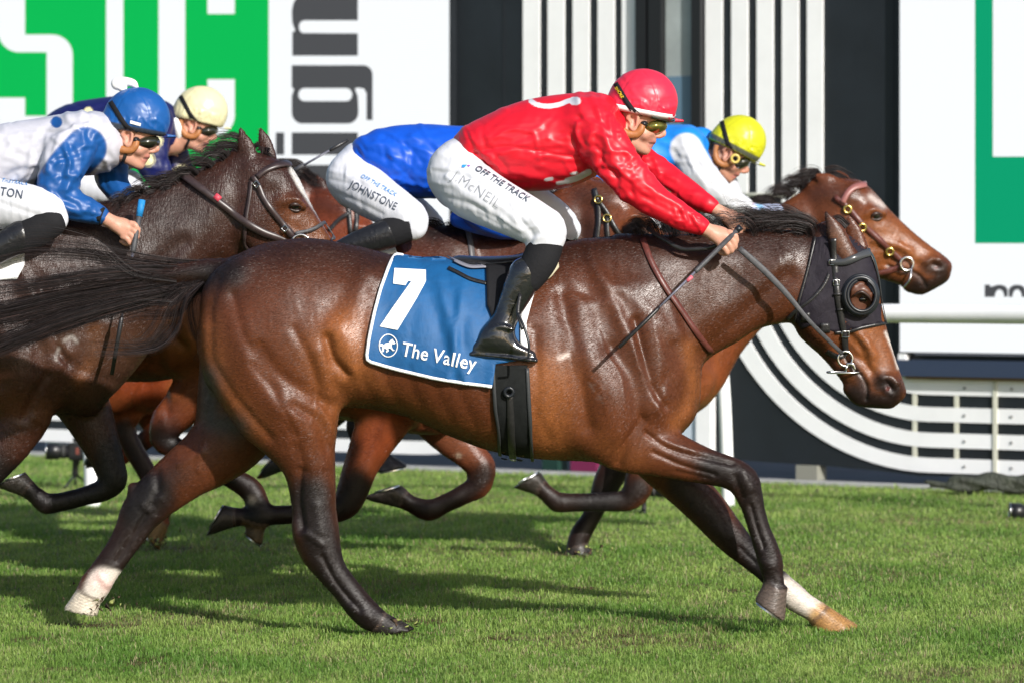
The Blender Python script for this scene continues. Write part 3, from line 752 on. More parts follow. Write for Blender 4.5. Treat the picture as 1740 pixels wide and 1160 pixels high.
# thin wire rail, bench frame, rolled dark cover
def wall_box_tube(name, pts, r, m, **t): return tag(tube(name, [wallpt(x, y, o, True) for x, y, o in pts], r, m, None, 8, smoothp=False), **t)
wall_box_tube('thin_rail', [(1240, 331, .15), (1400, 334, .15)], .012, M['post_cream'], label='thin cream rail crossing the upright stripes beside the yellow cap', cat='rail')
b_ = empty('bench', tuple(wallpt(1300, 826, .2, True)), 'low teal bench frame at the foot of the hoarding', 'bench'); tl = mat('teal_paint', (.03, .14, .14), .4)
for (p0, p1, r_) in (((1278, 800, .3), (1312, 797, .3), .022), ((1282, 800, .3), (1282, 820, .3), .012), ((1309, 797, .3), (1309, 824, .3), .014)):
    tube('frame_bar', [wallpt(*p0, True), wallpt(*p1, True)], r_, tl, b_, 8, smoothp=False)
def rolled():
    m = mat('dark_tarp', (.022, .026, .018), .7, noise=(12, .5, 1.8, (1, 1, 1)), bump=[(20, .03, (1, 1, 1), .8)])
    S = Sculpt(22.0, .02)
    S.chain([(1618, 822, 13), (1680, 820, 15), (1760, 821, 16), (1900, 824, 17)], 6); S.chain([(1640, 812, 8, 10), (1720, 814, 10, 10), (1880, 816, 10, 10)], 6)
    S.chain([(1565, 828, 3.5), (1620, 827, 5)], 3); S.chain([(1572, 818, 3.5), (1625, 819, 5)], 3)
    V, Q = S.build(1); N = vnormals(V, Q); V = V + N * (.012 * np.sin(V[:, :1] * 23 + V[:, 2:] * 90))
    tag(mesh_obj('rolled_cover', V, Q, m), 'rolled dark ground cover lying at the edge of the grass', 'tarpaulin')
rolled()

# ---- white running rail with leaning posts
def g_rail(px): return 402 if px < 1300 else 402 * (1 + .045 * ((px - 1300) / 440.)**1.2)
rl = empty('running_rail', tuple(P(1240, 860, 8419 / 402)), 'white plastic running rail with slim posts beyond the horses', 'rail')
rp = []
for px in list(range(-700, 1300, 200)) + list(range(1300, 2500, 60)):
    g = g_rail(px); D = 8419 / g; rp.append([(px - 870) * D / F, D - D0, 1.34 - 73.4 / 6283 * (8419 / 402)])
tube('top_rail', rp, .052, M['white_paint'], rl, 16)
for px in (-400, 158, 1238, 1790):
    D = 8419 / g_rail(px); x = (px - 870) * D / F
    tube('post', [(x, D - D0, -.02), (x - .02, D - D0, .55), (x - .045, D - D0, .95), (x - .05, D - D0 - .02, 1.09)], [.045 if px == 158 else .036] * 4, M['white_paint'], rl, 12)

# ---- remote cameras in front of the rail
def remote_camera(px, py, D, s, label, face=-1):
    k = D / F * s; r = empty('remote_camera', tuple(P(px + 8 * s, py + 60 * s, D)), label, 'camera')
    m = mat('camera_black', (.012, .012, .014), .35); S = Sculpt(D, .004)
    def q(x, y): return (px - face * x * s, py + y * s)
    def box(nm, x0, y0, x1, y1, hd, mm, par=r, r_=.006):
        a = P(*q(x0, y0), D); b = P(*q(x1, y1), D); c = (a + b) / 2; h = np.abs(b - a) / 2; h[1] = hd
        bm = bmesh.new(); bmesh.ops.create_cube(bm, size=1); bmesh.ops.scale(bm, vec=tuple(h * 2), verts=bm.verts); bmesh.ops.translate(bm, vec=tuple(c), verts=bm.verts)
        bmesh.ops.bevel(bm, geom=bm.edges, offset=min(r_, h.min() * .8), segments=2, affect='EDGES')
        me = bpy.data.meshes.new(nm); bm.to_mesh(me); bm.free(); me.materials.append(mm); o = bpy.data.objects.new(nm, me); COL.objects.link(o); o.parent = par; o.location = -Vector(par.location); return o
    box('camera_body', 2, -14, 28, 16, .045, m); box('viewfinder', 8, -22, 22, -15, .03, m); box('grip', 24, -10, 33, 14, .03, m)
    y0 = py; l0 = P(*q(3, 1), D); l1 = P(*q(-36, 0), D)
    ln = tube('lens', [l0, l0 + (l1 - l0) * .45, l0 + (l1 - l0) * .5, l1], [11 * k, 12 * k, 14.5 * k, 15 * k], m, r, 20, smoothp=False)
    tube('zoom_ring', [l0 + (l1 - l0) * .2, l0 + (l1 - l0) * .36], [12.6 * k] * 2, mat('ring_rubber', (.03, .03, .03), .7), ln, 20, smoothp=False)
    ring('filter_ring', l1, 14 * k, 1.2 * k, M['steel'], ln, tuple(l1 - l0))
    box('red_badge', 14, -6, 20, 6, .047, mat('badge', (.14, .03, .02), .5), r, .001)
    tube('ball_head', [P(*q(14, 16), D), P(*q(12, 30), D), P(*q(12, 42), D)], [7 * k, 5 * k, 6 * k], m, r, 12)
    tube('cable', [P(*q(26, -12), D), P(*q(34, -26), D), P(*q(18, -30), D), P(*q(12, -18), D)], 1.2 * k, m, r, 6)
    for a in (-10, 0, 12): tube('leg', [P(*q(12, 40), D), P(*q(12 + a, 58), D) + np.array([0, .02 * a, 0])], 2 * k, m, r, 6, smoothp=False)
    return r
remote_camera(116, 765, 22.6, 1.0, 'black remote camera with long lens on a small tripod before the white rail post')
remote_camera(1104, 832, 20.3, .8, 'black remote camera on a small stand seen between the front legs', 1)
remote_camera(1752, 868, 20.0, 1.0, 'black remote camera lying low at the right edge of the grass')

# ---- turf kicked up by the hooves
def clods():
    r = np.random.default_rng(3); V, Fc, CC = [], [], []; b = 0
    for (px, py, D, n, sp) in ((262, 925, 17.6, 60, 22), (170, 1035, 13.8, 30, 30), (985, 940, 17.3, 26, 20), (665, 1066, 13.5, 26, 26), (120, 1000, 13.9, 10, 30)):
        for _ in range(n):
            dx, dy = r.normal(0, sp), -abs(r.normal(0, sp * .45)); c = P(px + dx, py + dy, D + r.normal(0, .08)); c[2] = max(c[2], .02); q = r.uniform(.003, .010)
            bm = r.normal(0, q, (4, 3)) + c; V.append(bm); Fc += [(b, b + 1, b + 2), (b, b + 2, b + 3), (b, b + 3, b + 1), (b + 1, b + 3, b + 2)]; b += 4
            col = np.array([.06, .035, .018]) if r.uniform() < .6 else np.array([.25, .28, .08]); CC += [col] * 4
    o = mesh_obj('turf_clods', np.vstack(V), np.array(Fc), mat('soil_crumb', attr=True, rough=.9), None, smooth=False, colors=np.array(CC)); tag(o, 'crumbs of soil and grass thrown up behind the hooves', 'turf crumbs', kind='stuff')
clods()
# ================================================================ HORSES
BR = (.092, .0265, .0098); DK = (.021, .0088, .0066); LB = (.0058, .0040, .0044); TN = (.27, .092, .027); RD = (.150, .030, .009)
class TF:
    """moves the near horse's pattern to another horse: pixels around its elbow (1070, 780), turned or scaled"""
    def __init__(s, ox, oy, sc_): s.ox, s.oy, s.s = ox, oy, sc_
    def __call__(s, x, y): return (s.ox + (x - 1070) * s.s, s.oy + (y - 780) * s.s)

TORSO = [(338, 560, 600, 26), (350, 495, 650, 62), (372, 462, 672, 84), (405, 433, 690, 104), (450, 414, 700, 118), (520, 405, 702, 126), (600, 417, 692, 126),
         (680, 436, 704, 128), (760, 444, 738, 133), (840, 440, 766, 136), (920, 422, 779, 130), (1000, 405, 783, 116), (1060, 402, 788, 104), (1110, 404, 778, 94), (1145, 420, 750, 78), (1172, 480, 715, 52), (1184, 540, 690, 24)]
def torso(S, tf=None, k=22):
    tb = TORSO
    if tf: tb = [(tf.ox + (x - 1070) * tf.s, tf.oy + (t - 780) * tf.s, tf.oy + (b - 780) * tf.s, w_ * 1.0) for x, t, b, w_ in tb]
    S.xloft(tb, k=k, skew=.16, e=2.15)

HEAD = [(-22, 8, -20, 14), (0, 26, -42, 27), (30, 46, -66, 38), (62, 61, -84, 45), (92, 58, -97, 47), (120, 52, -104, 42), (142, 47.5, -102, 37), (165, 44.5, -91, 32),
        (190, 41.5, -78, 27.5), (222, 39.5, -65, 25), (250, 39, -57, 24), (274, 39, -52, 25), (292, 38, -40, 22), (303, 32, -22, 16), (308, 20, -8, 8)]
def head(S, A, ang, s=1.0, k=10):
    """A: poll point in px; ang: direction of the face, degrees below horizontal; returns a map from near-horse head pixels"""
    c, sn = math.cos(math.radians(ang)), math.sin(math.radians(ang)); B = (A[0] + 100 * c, A[1] + 100 * sn)
    S.loft(A, B, [(u, a, b, w_) for u, a, b, w_ in HEAD], k=k, skew=-.12, e=2.25) if s == 1 else S.loft(A, B, [(u * s, a * s, b * s, w_) for u, a, b, w_ in HEAD], k=k, skew=-.12, e=2.25)
    a0 = math.radians(70.35); d = math.radians(ang) - a0; cd, sd = math.cos(d), math.sin(d)
    def hm(x, y):
        x -= 1405; y -= 400; return (A[0] + s * (x * cd - y * sd), A[1] + s * (x * sd + y * cd))
    hm.s = s
    def ch(pts, **kw): S.chain([(*hm(p[0], p[1]), p[2] * (s if s != 1 else 1), *p[3:]) for p in pts], **kw)
    # brow and cheek, nostrils, lips, ears
    for sg in (-1, 1):
        ch([(1448, 490, 13, sg * 36), (1468, 497, 10, sg * 40), (1483, 512, 7, sg * 34)], k=8)
        ch([(1440, 545, 7, sg * 33), (1468, 575, 5.5, sg * 27), (1485, 605, 4, sg * 23)], k=8)
        ch([(1496, 640, 13, sg * 16), (1512, 652, 15, sg * 17), (1522, 662, 10, sg * 14)], k=8)
        ch([(1385, 520, 40, sg * 18, .7), (1400, 560, 30, sg * 18, .7)], k=16)
    ch([(1498, 676, 13), (1512, 682, 11)], k=8); ch([(1447, 660, 14), (1462, 674, 15), (1474, 678, 11)], k=6)
    return hm
def ear(S, base, tip, r, yo, k=5):
    b = np.array(base, float); t = np.array(tip, float); m = b + (t - b) * .45
    S.chain([(*b, r, yo, .55), (*m, r * .95, yo, .45), (*(b + (t - b) * .8), r * .5, yo, .45), (*t, 2.2, yo, .5)], k=k)

def paint_hoofs(C, V, D, ym, hoofs, default):
    px, py = to_px(V)
    for h in hoofs:
        (ax, ay), (bx, by), r1, r2, n, yo = h[:6]; col = np.array(h[6] if len(h) > 6 else default); L = math.hypot(bx - ax, by - ay); dx, dy = (bx - ax) / L, (by - ay) / L
        t = (px - ax) * dx + (py - ay) * dy; v = np.abs(-(px - ax) * dy + (py - ay) * dx); side = (V[:, 1] < ym) if yo < 0 else (V[:, 1] >= ym)
        tt = t + .12 * v; m_ = (tt > L * .12) & (t < L * 1.5) & (v < r2 * 1.5) & side; band = m_ & (tt < L * .24)
        C[m_] = col * (1 + .25 * np.sin(tt[m_] * 1.3))[:, None]; C[band] = col * .45 + np.array([.05, .035, .03])
    return C

def finish(S, name, root, ymid, strokes, paints, base, m, tf=None, smooth=1, hstrokes=(), hpaints=(), hm=None, hoofs=(), hoofcol=(.03, .025, .022)):
    V, Q = S.build(smooth)
    V = sculpt_strokes(V, Q, strokes, ymid, tf, gain=1.35)
    if hstrokes: V = sculpt_strokes(V, Q, hstrokes, ymid, hm, gain=1.3)
    C = paint(V, base, paints, ymid, tf)
    if hpaints:
        C0 = C; px, py = to_px(V, ymid)
        for st in hpaints:
            pts = [hm(*p) for p in st[0]] if hm else st[0]; wd = st[1] * (hm.s if hm else 1)
            a = st[3] * np.exp(-(seg_dist(px, py, smoothpoly(pts)) / wd)**(st[4] if len(st) > 4 else 2)); C = C * (1 - a[:, None]) + np.array(st[2]) * a[:, None]
    if hoofs: C = paint_hoofs(C, V, None, ymid, hoofs, hoofcol)
    o = mesh_obj(name, V, Q, m, root, colors=C)
    return o, V, Q

BODY_STROKES = [  # muscle and bone under the coat: (+) ridges, (-) hollows
    ([(624, 470), (612, 486)], 24, 13), ([(640, 500), (655, 560), (662, 620)], 26, -9), ([(575, 560), (590, 590), (600, 622)], 20, 9), ([(556, 575), (566, 610), (588, 634)], 9, -13),
    ([(372, 470), (358, 530), (360, 600), (384, 650), (430, 710), (462, 745)], 8, -5), ([(350, 560), (362, 630), (400, 690)], 16, 4),
    ([(440, 590), (470, 630), (520, 668), (560, 690)], 13, -7), ([(410, 560), (430, 640), (480, 700)], 26, 6), ([(500, 690), (545, 720), (556, 760)], 9, -6), ([(480, 690), (520, 735), (530, 790)], 14, 5),
    ([(540, 600), (552, 640), (560, 668)], 13, 6), ([(470, 430), (430, 470), (400, 500)], 20, -5), ([(560, 440), (600, 480), (570, 520)], 22, -6), ([(480, 480), (500, 560)], 45, 7),
    ([(1002, 432), (1030, 490), (1062, 560), (1100, 640), (1118, 690)], 11, 7), ([(985, 440), (1010, 520), (1040, 590)], 18, -6), ([(955, 500), (968, 570), (984, 650), (1000, 725)], 15, -11),
    ([(1080, 545), (1092, 600), (1108, 655), (1128, 690)], 8, -10), ([(1110, 560), (1122, 620), (1128, 670)], 12, 6), ([(1000, 610), (1040, 680), (1050, 735)], 26, 10), ([(1040, 590), (1075, 650), (1085, 700)], 12, -6),
    ([(1092, 712), (1072, 740), (1052, 786)], 8, -8), ([(1112, 690)], 20, 9), ([(1150, 590), (1172, 640), (1165, 690)], 14, -7), ([(1000, 520), (1060, 490), (1120, 480)], 20, 5),
    ([(1060, 440), (1130, 500), (1180, 560)], 26, -6), ([(1100, 430), (1200, 440), (1320, 440)], 22, 5), ([(1195, 600), (1255, 545), (1340, 470)], 13, -8), ([(1180, 560), (1260, 500), (1340, 440)], 16, 4),
] + [([(620 + i * 42, 520 + 6 * i), (612 + i * 42, 620 + 8 * i), (640 + i * 42, 690 + 8 * i)], 9, -2.2) for i in range(8)] + [
    ([(1018, 560), (1032, 600), (1056, 640), (1062, 690)], 2.4, 1.3), ([(1075, 570), (1082, 620), (1110, 650)], 2.2, 1.2), ([(1000, 640), (1022, 660), (1030, 700)], 2.2, 1.2), ([(1120, 580), (1135, 620), (1150, 650)], 2.2, 1.2),
    ([(640, 690), (720, 716), (800, 745), (880, 760)], 3, 1.6), ([(560, 640), (540, 680), (530, 720)], 2.4, 1.4), ([(480, 700), (500, 740), (512, 790)], 2.6, 1.5), ([(960, 560), (980, 620), (985, 700)], 8, 3), ([(1020, 470), (1090, 520), (1150, 570)], 14, 4), ([(720, 500), (760, 600)], 40, 3),
    ([(395, 500), (420, 580), (470, 660)], 9, -4), ([(500, 560), (530, 620), (545, 680)], 9, -4.5), ([(430, 620), (480, 690), (500, 740)], 7, -3.5), ([(545, 690), (565, 730)], 6, 3), ([(530, 740), (550, 790)], 8, 3), ([(940, 470), (1000, 500), (1050, 505)], 9, -3.5), ([(1130, 640), (1110, 690)], 8, -4), ([(1140, 520), (1160, 580), (1170, 620)], 9, 4), ([(905, 560), (915, 650), (905, 740)], 9, -3)]
BODY_PAINT = [
    ([(360, 470), (450, 425), (560, 415), (680, 440), (800, 450), (1000, 420), (1180, 405), (1370, 410)], 46, DK, .85), ([(420, 450), (600, 430)], 70, DK, .25),
    ([(590, 560), (600, 630)], 38, TN, .75), ([(550, 600), (570, 700)], 40, TN, .35), ([(930, 640), (930, 760)], 45, TN, .75), ([(1030, 760), (1080, 780)], 28, TN, .25), ([(640, 660), (760, 715), (860, 750)], 16, TN, .35),
    ([(350, 560), (370, 650), (430, 730)], 26, TN, .35), ([(1110, 480), (1200, 500), (1300, 470)], 60, DK, .55), ([(1170, 590), (1180, 660), (1150, 720)], 14, TN, .55), ([(1000, 560), (1100, 620)], 70, DK, .30)]
HEAD_STROKES = [([(1358, 545), (1366, 566), (1392, 590)], 9, -5), ([(1436, 548), (1462, 575), (1486, 600)], 5, 3), ([(1420, 590), (1450, 600), (1480, 630)], 9, -4), ([(1460, 585), (1470, 610)], 5, -3), ([(1476, 580), (1484, 620)], 5, 2.5),
    ([(1430, 600), (1446, 622), (1466, 640), (1474, 660), (1472, 678)], 3.5, -7), ([(1508, 652), (1514, 660)], 9, -15), ([(1500, 642), (1514, 640), (1526, 650)], 4.5, 4), ([(1400, 560), (1430, 570), (1460, 600)], 3, 1.6), ([(1440, 600), (1470, 615), (1490, 640)], 6, -2.5), ([(1503, 650), (1506, 664), (1516, 670)], 4, 4), ([(1466, 508)], 13, -4), ([(1452, 498), (1466, 492), (1482, 500)], 4, 4), ([(1455, 520), (1468, 525), (1480, 520)], 3, -2),
    ([(1400, 440), (1420, 470)], 20, -6), ([(1440, 470)], 14, -5), ([(1450, 560), (1440, 600)], 14, -3), ([(1462, 640), (1480, 650)], 6, 2)]
HEAD_PAINT = [([(1470, 560), (1485, 610)], 42, TN, .6), ([(1420, 600), (1440, 640)], 22, TN, .2), ([(1500, 650), (1518, 664), (1505, 684), (1470, 680), (1452, 668)], 19, LB, .92, 4), ([(1452, 622), (1470, 660)], 8, (.05, .035, .035), .8),
    ([(1508, 652), (1514, 661)], 9.5, (.012, .006, .006), .95, 4), ([(1509, 660)], 3.5, (.16, .03, .025), .6), ([(1434, 604), (1448, 622), (1467, 640), (1475, 662), (1473, 680)], 3, (.01, .007, .007), .95), ([(1400, 410), (1440, 440)], 30, DK, .6), ([(1345, 545), (1400, 600), (1440, 650)], 9, DK, .7)]

def eye(hm, V, Q, bvh, D, root, body):
    x, y = hm(1468, 510); s = hm.s
    for far in (False, True):
        loc, nr = hit(bvh, x, y, D, far); r = 9.5 * D / F * s
        bm = bmesh.new(); bmesh.ops.create_uvsphere(bm, u_segments=20, v_segments=14, radius=r)
        vs = [v.co + loc - nr * r * .55 for v in bm.verts]; fs = [[v.index for v in f.verts] for f in bm.faces]; bm.free()
        mesh_obj('eye', [tuple(v) for v in vs], fs, M['rubber'], root)
        if not far:
            for dy, rr, nm in ((-7.5, 2.0, 'upper'), (6.2, 1.5, 'lower')):
                pts = []
                for t in np.linspace(-1, 1, 7):
                    qx, qy = hm(1468 + t * 12, 510 + dy * (1 - t * t) + t * 3); l2, n2 = hit(bvh, qx, qy, D); pts.append(np.array(l2 + n2 * (.003 * (1 - t * t) )))
                tube('eyelid', pts, [rr * .3 * D / F, rr * D / F, rr * 1.6 * D / F, rr * 1.8 * D / F, rr * 1.6 * D / F, rr * D / F, rr * .3 * D / F], M['lid'], root, 8)
M['lid'] = mat('eyelid', (.035, .018, .014), .4)
M['hoof_shoe'] = mat('horseshoe', (.55, .56, .58), .28, metal=1)
def shoe(D, A, B, r2, n, yo, root, ys=.85):
    """open metal horseshoe on the sole centred at B"""
    k = D / F; Dd = D + yo * k; c = P(B[0], B[1], Dd); nn = np.array([n[0], 0, -n[1]], float); nn /= np.linalg.norm(nn)
    t = np.array([nn[2], 0, -nn[0]]);
    if t[0] < 0: t = -t
    if n[2:] and n[2] < 0: t = -t
    Vv, Fc = [], []; R = r2 * k; N_ = 22
    for i in range(N_ + 1):
        a = math.radians(-145 + 290 * i / N_); ca, sa = math.cos(a), math.sin(a)
        for (rr, dz) in ((1.03, .0), (.74, .0), (.74, .006), (1.03, .006)):
            Vv.append(c + t * ca * R * rr + np.array([0, 1., 0]) * sa * R * rr * ys + nn * dz)
    for i in range(N_):
        for j in range(4): Fc.append((i * 4 + j, i * 4 + (j + 1) % 4, (i + 1) * 4 + (j + 1) % 4, (i + 1) * 4 + j))
    Fc += [(3, 2, 1, 0), (N_ * 4, N_ * 4 + 1, N_ * 4 + 2, N_ * 4 + 3)]
    o = mesh_obj('horseshoe', Vv, Fc, M['hoof_shoe'], root, smooth=False)
    bm = bmesh.new(); bm.from_mesh(o.data); bmesh.ops.recalc_face_normals(bm, faces=bm.faces); bm.to_mesh(o.data); bm.free(); return o

M['short_hair'] = mat('short_hair', attr=True, rough=.46, spec=.28)
def short_coat(V, Q, body, root, n, ln, wd, seed=1, lift=.16, roll=.36):
    """the short lying hair of the coat: tapering hairs combed back and down, in the colour of the skin under them"""
    r = np.random.default_rng(seed); me = body.data; C = np.zeros(len(V) * 4, np.float32); me.color_attributes['Col'].data.foreach_get('color', C); C = C.reshape(-1, 4)[:, :3]
    a = V[Q[:, 0]]; ar = .5 * np.linalg.norm(np.cross(V[Q[:, 2]] - a, V[Q[:, 3]] - V[Q[:, 1]]), axis=1); cdf = np.cumsum(ar); f = np.searchsorted(cdf, r.uniform(0, cdf[-1], n))
    u, v = r.uniform(0, 1, (2, n, 1)); q = Q[f]; w4 = [(1 - u) * (1 - v), u * (1 - v), u * v, (1 - u) * v]
    P0 = sum(w_ * V[q[:, i]] for i, w_ in enumerate(w4)); N = vnormals(V, Q)[q[:, 0]]; c = C[q[:, 0]] * np.exp(r.normal(0, .26, (n, 1)))
    fl = np.tile(np.array([-1., 0, -.45]), (n, 1)) + .25 * np.column_stack([np.sin(P0[:, 2] * 9 + P0[:, 0] * 4), np.zeros(n), np.cos(P0[:, 0] * 7)]) + r.normal(0, .22, (n, 3))
    fl -= N * (fl * N).sum(1, keepdims=True); fl /= np.maximum(np.linalg.norm(fl, axis=1, keepdims=True), 1e-6); sd = np.cross(fl, N) + N * r.normal(0, roll, (n, 1)); sd /= np.linalg.norm(sd, axis=1, keepdims=True)
    L = ln * r.uniform(.6, 1.3, (n, 1)); W_ = wd * r.uniform(.7, 1.3, (n, 1)); P0 = P0 + N * .0004
    VV = np.stack([P0 - sd * W_ / 2, P0 + sd * W_ / 2, P0 + fl * L + N * L * lift * r.uniform(.3, 1.4, (n, 1))], 1).reshape(-1, 3)
    mesh_obj('short_hair', VV, np.arange(3 * n, dtype=np.int32).reshape(-1, 3), M['short_hair'], root, smooth=False, colors=np.repeat(c, 3, 0))
HK = {}
# ---------------------------------------------------------------- the near bay horse
def near_horse():
    D = D0; S = Sculpt(D, .0065); root = empty('racehorse', tuple(P(800, 1075, D)), 'nearest bay racehorse in a black hood, galloping under the jockey in red', 'horse', 'racehorses galloping side by side')
    torso(S)
    S.xloft([(1050, 402, 690, 88), (1120, 401, 690, 80), (1165, 398, 655, 66), (1190, 397, 622, 58), (1215, 394, 601, 52), (1250, 391, 582, 47), (1290, 390, 558, 43), (1330, 391, 549, 41), (1365, 394, 545, 38), (1395, 402, 520, 30), (1410, 425, 490, 18)], k=18, skew=.12, e=2.1)
    S.ell((1108, 700), (40, 34, 46), k=30, yo=-46); S.ell((1108, 700), (40, 34, 46), k=30, yo=46)
    S.ell((1030, 690), (52, 34, 82), k=30, yo=-72, ang=.25); S.ell((1030, 690), (52, 34, 82), k=30, yo=72, ang=.25)
    S.chain([(1150, 640, 36, -26), (1150, 690, 32, -22)], k=24); S.chain([(1150, 640, 36, 26), (1150, 690, 32, 22)], k=24)
    # near hind
    S.chain([(425, 520, 84, -56, .66), (455, 600, 108, -62, .62), (478, 662, 98, -64, .62), (500, 716, 73, -66, .66), (515, 757, 54, -66, .72), (526, 795, 43, -66, .75), (531, 830, 39, -66, .72), (534, 868, 37, -66, .68),
             (537, 903, 39, -66, .66), (544, 932, 35, -66, .68), (562, 967, 26, -66, .72), (588, 1000, 23, -66, .74), (610, 1028, 24, -66, .8), (628, 1046, 23.5, -66, .85), (648, 1058, 18, -66, .9)], k=20)
    S.hoof((642, 1054), (672, 1074), 18, 22, (0.15, 1), -66)
    # far hind
    S.chain([(425, 560, 84, 58, .62), (420, 660, 84, 62, .62), (398, 730, 68, 64, .68), (360, 772, 55, 64, .72), (322, 798, 47, 64, .74), (286, 826, 42, 64, .7), (258, 850, 38.5, 64, .66), (240, 870, 35, 64, .66),
             (222, 903, 28, 64, .7), (200, 938, 24, 64, .74), (176, 972, 24, 64, .78), (160, 996, 26.5, 64, .85), (150, 1014, 22, 64, .9)], k=16)
    S.chain([(232, 842, 12, 64), (226, 828, 9, 64)], k=8)
    S.hoof((152, 1006), (138, 1040), 21, 29, (-.22, 1), 64)
    # near fore
    S.chain([(1010, 700, 66, -50, .6), (1062, 742, 58, -54, .6), (1112, 762, 45, -54, .66), (1160, 779, 36, -54, .72), (1205, 793, 29.5, -54, .76), (1238, 802, 27, -54, .8), (1262, 816, 27, -54, .82), (1273, 840, 22.5, -54, .82),
             (1282, 870, 18.5, -54, .8), (1291, 900, 18, -54, .8), (1302, 930, 20, -54, .86), (1309, 953, 20.5, -54, .9), (1314, 982, 17, -54, .95), (1315, 998, 18, -54, 1)], k=14)
    S.hoof((1318, 994), (1306, 1036), 20, 29, (-.58, .81), -54, ys=.9)
    # far fore
    S.chain([(1060, 700, 60, 50, .6), (1098, 745, 54, 52, .64), (1133, 790, 44, 52, .7), (1170, 830, 37, 52, .74), (1205, 868, 33, 52, .78), (1232, 900, 29.5, 52, .82), (1252, 922, 26, 52, .82), (1275, 945, 21, 52, .82),
             (1302, 968, 19.5, 52, .82), (1326, 992, 21, 52, .88), (1346, 1011, 22.5, 52, .9), (1366, 1026, 20, 52, .95), (1386, 1038, 19, 52, 1)], k=12)
    S.hoof((1388, 1040), (1423, 1074), 20, 30, (.26, .97), 52, ys=.9)
    S.chain([(395, 465, 26, 0), (350, 463, 23, 0), (300, 468, 20, 0), (240, 478, 14, 0), (190, 486, 8, 0)], k=16)
    S0 = Sculpt(D, .009); S0.xloft([(1215, 394, 601, 52), (1290, 390, 558, 43), (1330, 391, 549, 41), (1365, 394, 545, 38), (1395, 402, 520, 30), (1410, 425, 490, 18)], k=18, skew=.12, e=2.1); head(S0, (1405, 400), 70.35); V0, Q0 = S0.build(1); b0 = bvh_of(V0, Q0)
    hm = head(S, (1405, 400), 70.35)
    ear(S, (1440, 436), (1403, 359), 17, -37); ear(S, (1462, 425), (1440, 364), 15, 28)
    strokes = BODY_STROKES + [
        ([(512, 800), (508, 850), (514, 895)], 7, -9), ([(540, 860), (545, 900)], 10, 4), ([(500, 890), (506, 912)], 9, 5), ([(548, 945), (566, 980), (592, 1015), (612, 1036)], 5, -6), ([(505, 760), (520, 800)], 8, -4),
        ([(258, 806), (262, 835), (250, 860)], 8, -7), ([(240, 880), (215, 920), (188, 960)], 5, -6), ([(255, 885), (232, 925), (205, 962)], 5, 4), ([(262, 850), (238, 862)], 8, 4), ([(160, 985), (172, 1002)], 6, 4), ([(600, 1030), (626, 1046)], 7, 4), ([(520, 905), (548, 925)], 6, 4), ([(1330, 985), (1345, 1005)], 6, 3), ([(300, 790), (340, 770)], 8, 4), ([(340, 760), (332, 800)], 5, 2),
        ([(1098, 735), (1140, 762), (1200, 778), (1245, 788)], 4.5, -6), ([(1110, 768), (1160, 790), (1215, 806)], 4, -5), ([(1120, 748), (1180, 768)], 7, 5), ([(1150, 800), (1205, 812)], 4, -3), ([(1262, 800), (1275, 830)], 8, 4),
        ([(1276, 858), (1286, 895), (1298, 930)], 4, -6), ([(1250, 810), (1262, 845)], 6, -4), ([(1300, 955), (1312, 962)], 8, 4), ([(1225, 905), (1240, 915)], 10, 3), ([(1262, 935), (1290, 962)], 4, -4), ([(1312, 985), (1330, 1000)], 4, -3)]
    W1 = (.62, .56, .50)
    paints = BODY_PAINT + [
        ([(525, 850), (540, 910), (575, 985), (620, 1045), (690, 1072)], 44, LB, .97, 5), ([(530, 815)], 40, LB, .45),
        ([(255, 850), (215, 915), (175, 975)], 42, LB, .93, 5), ([(285, 810), (255, 835)], 34, LB, .7), ([(238, 830), (222, 870)], 32, LB, .96, 4), ([(352, 640), (356, 715), (400, 725)], 22, (.05, .055, .058), .75),
        ([(166, 1000), (150, 1034)], 30, W1, .97, 8), ([(182, 985)], 12, W1, .9, 6), ([(160, 990), (172, 1005)], 12, (.62, .36, .33), .6), ([(126, 1012)], 9, (.12, .10, .09), .6),
        ([(1215, 795), (1270, 820), (1290, 890), (1312, 985), (1318, 1000)], 36, LB, .95, 4), ([(1160, 770), (1200, 790)], 26, LB, .4),
        ([(1160, 830), (1230, 905), (1290, 960), (1330, 990)], 28, LB, .9, 4, 'far'), ([(1345, 1008), (1365, 1025), (1384, 1036)], 23, W1, .97, 5, 'far'), ([(1402, 1054), (1425, 1070)], 22, (.50, .30, .12), .97, 5, 'far'), ([(1395, 1040), (1430, 1055)], 6, (.34, .15, .05), .6, 2, 'far'),
        ([(1308, 1020), (1306, 1040)], 24, (.085, .065, .055), .97, 4, 'near'), ([(1294, 1008), (1300, 1000)], 9, (.25, .19, .15), .7, 2, 'near'), ([(1320, 1030), (1312, 1042)], 6, (.30, .22, .15), .5, 2, 'near'), ([(672, 1070)], 24, LB, .97, 4),
        ([(395, 462), (300, 468), (190, 486)], 28, LB, .85, 3), ([(1000, 605), (962, 612)], 4, (.62, .5, .45), 0), ([(952, 608), (964, 603)], 4.5, (.60, .5, .45), .8),
        ([(1003, 650), (1010, 664)], 1.6, (.13, .085, .07), .6), ([(1004, 657), (1013, 652)], 1.6, (.13, .085, .07), .6), ([(1022, 648), (1030, 650), (1024, 660), (1032, 658)], 1.6, (.13, .085, .07), .5), ([(1018, 670), (1024, 684)], 1.6, (.13, .085, .07), .6), ([(1014, 677), (1026, 674)], 1.6, (.13, .085, .07), .5)]
    hp = HEAD_PAINT + [([(1505, 565), (1519, 600), (1526, 625)], 2.6, (.6, .55, .5), .9), ([(1418, 415), (1412, 395)], 12, (.10, .05, .035), .8), ([(1403, 362), (1406, 390), (1412, 415)], 5, LB, .9), ([(1422, 400), (1438, 430)], 9, (.13, .055, .03), .8)]
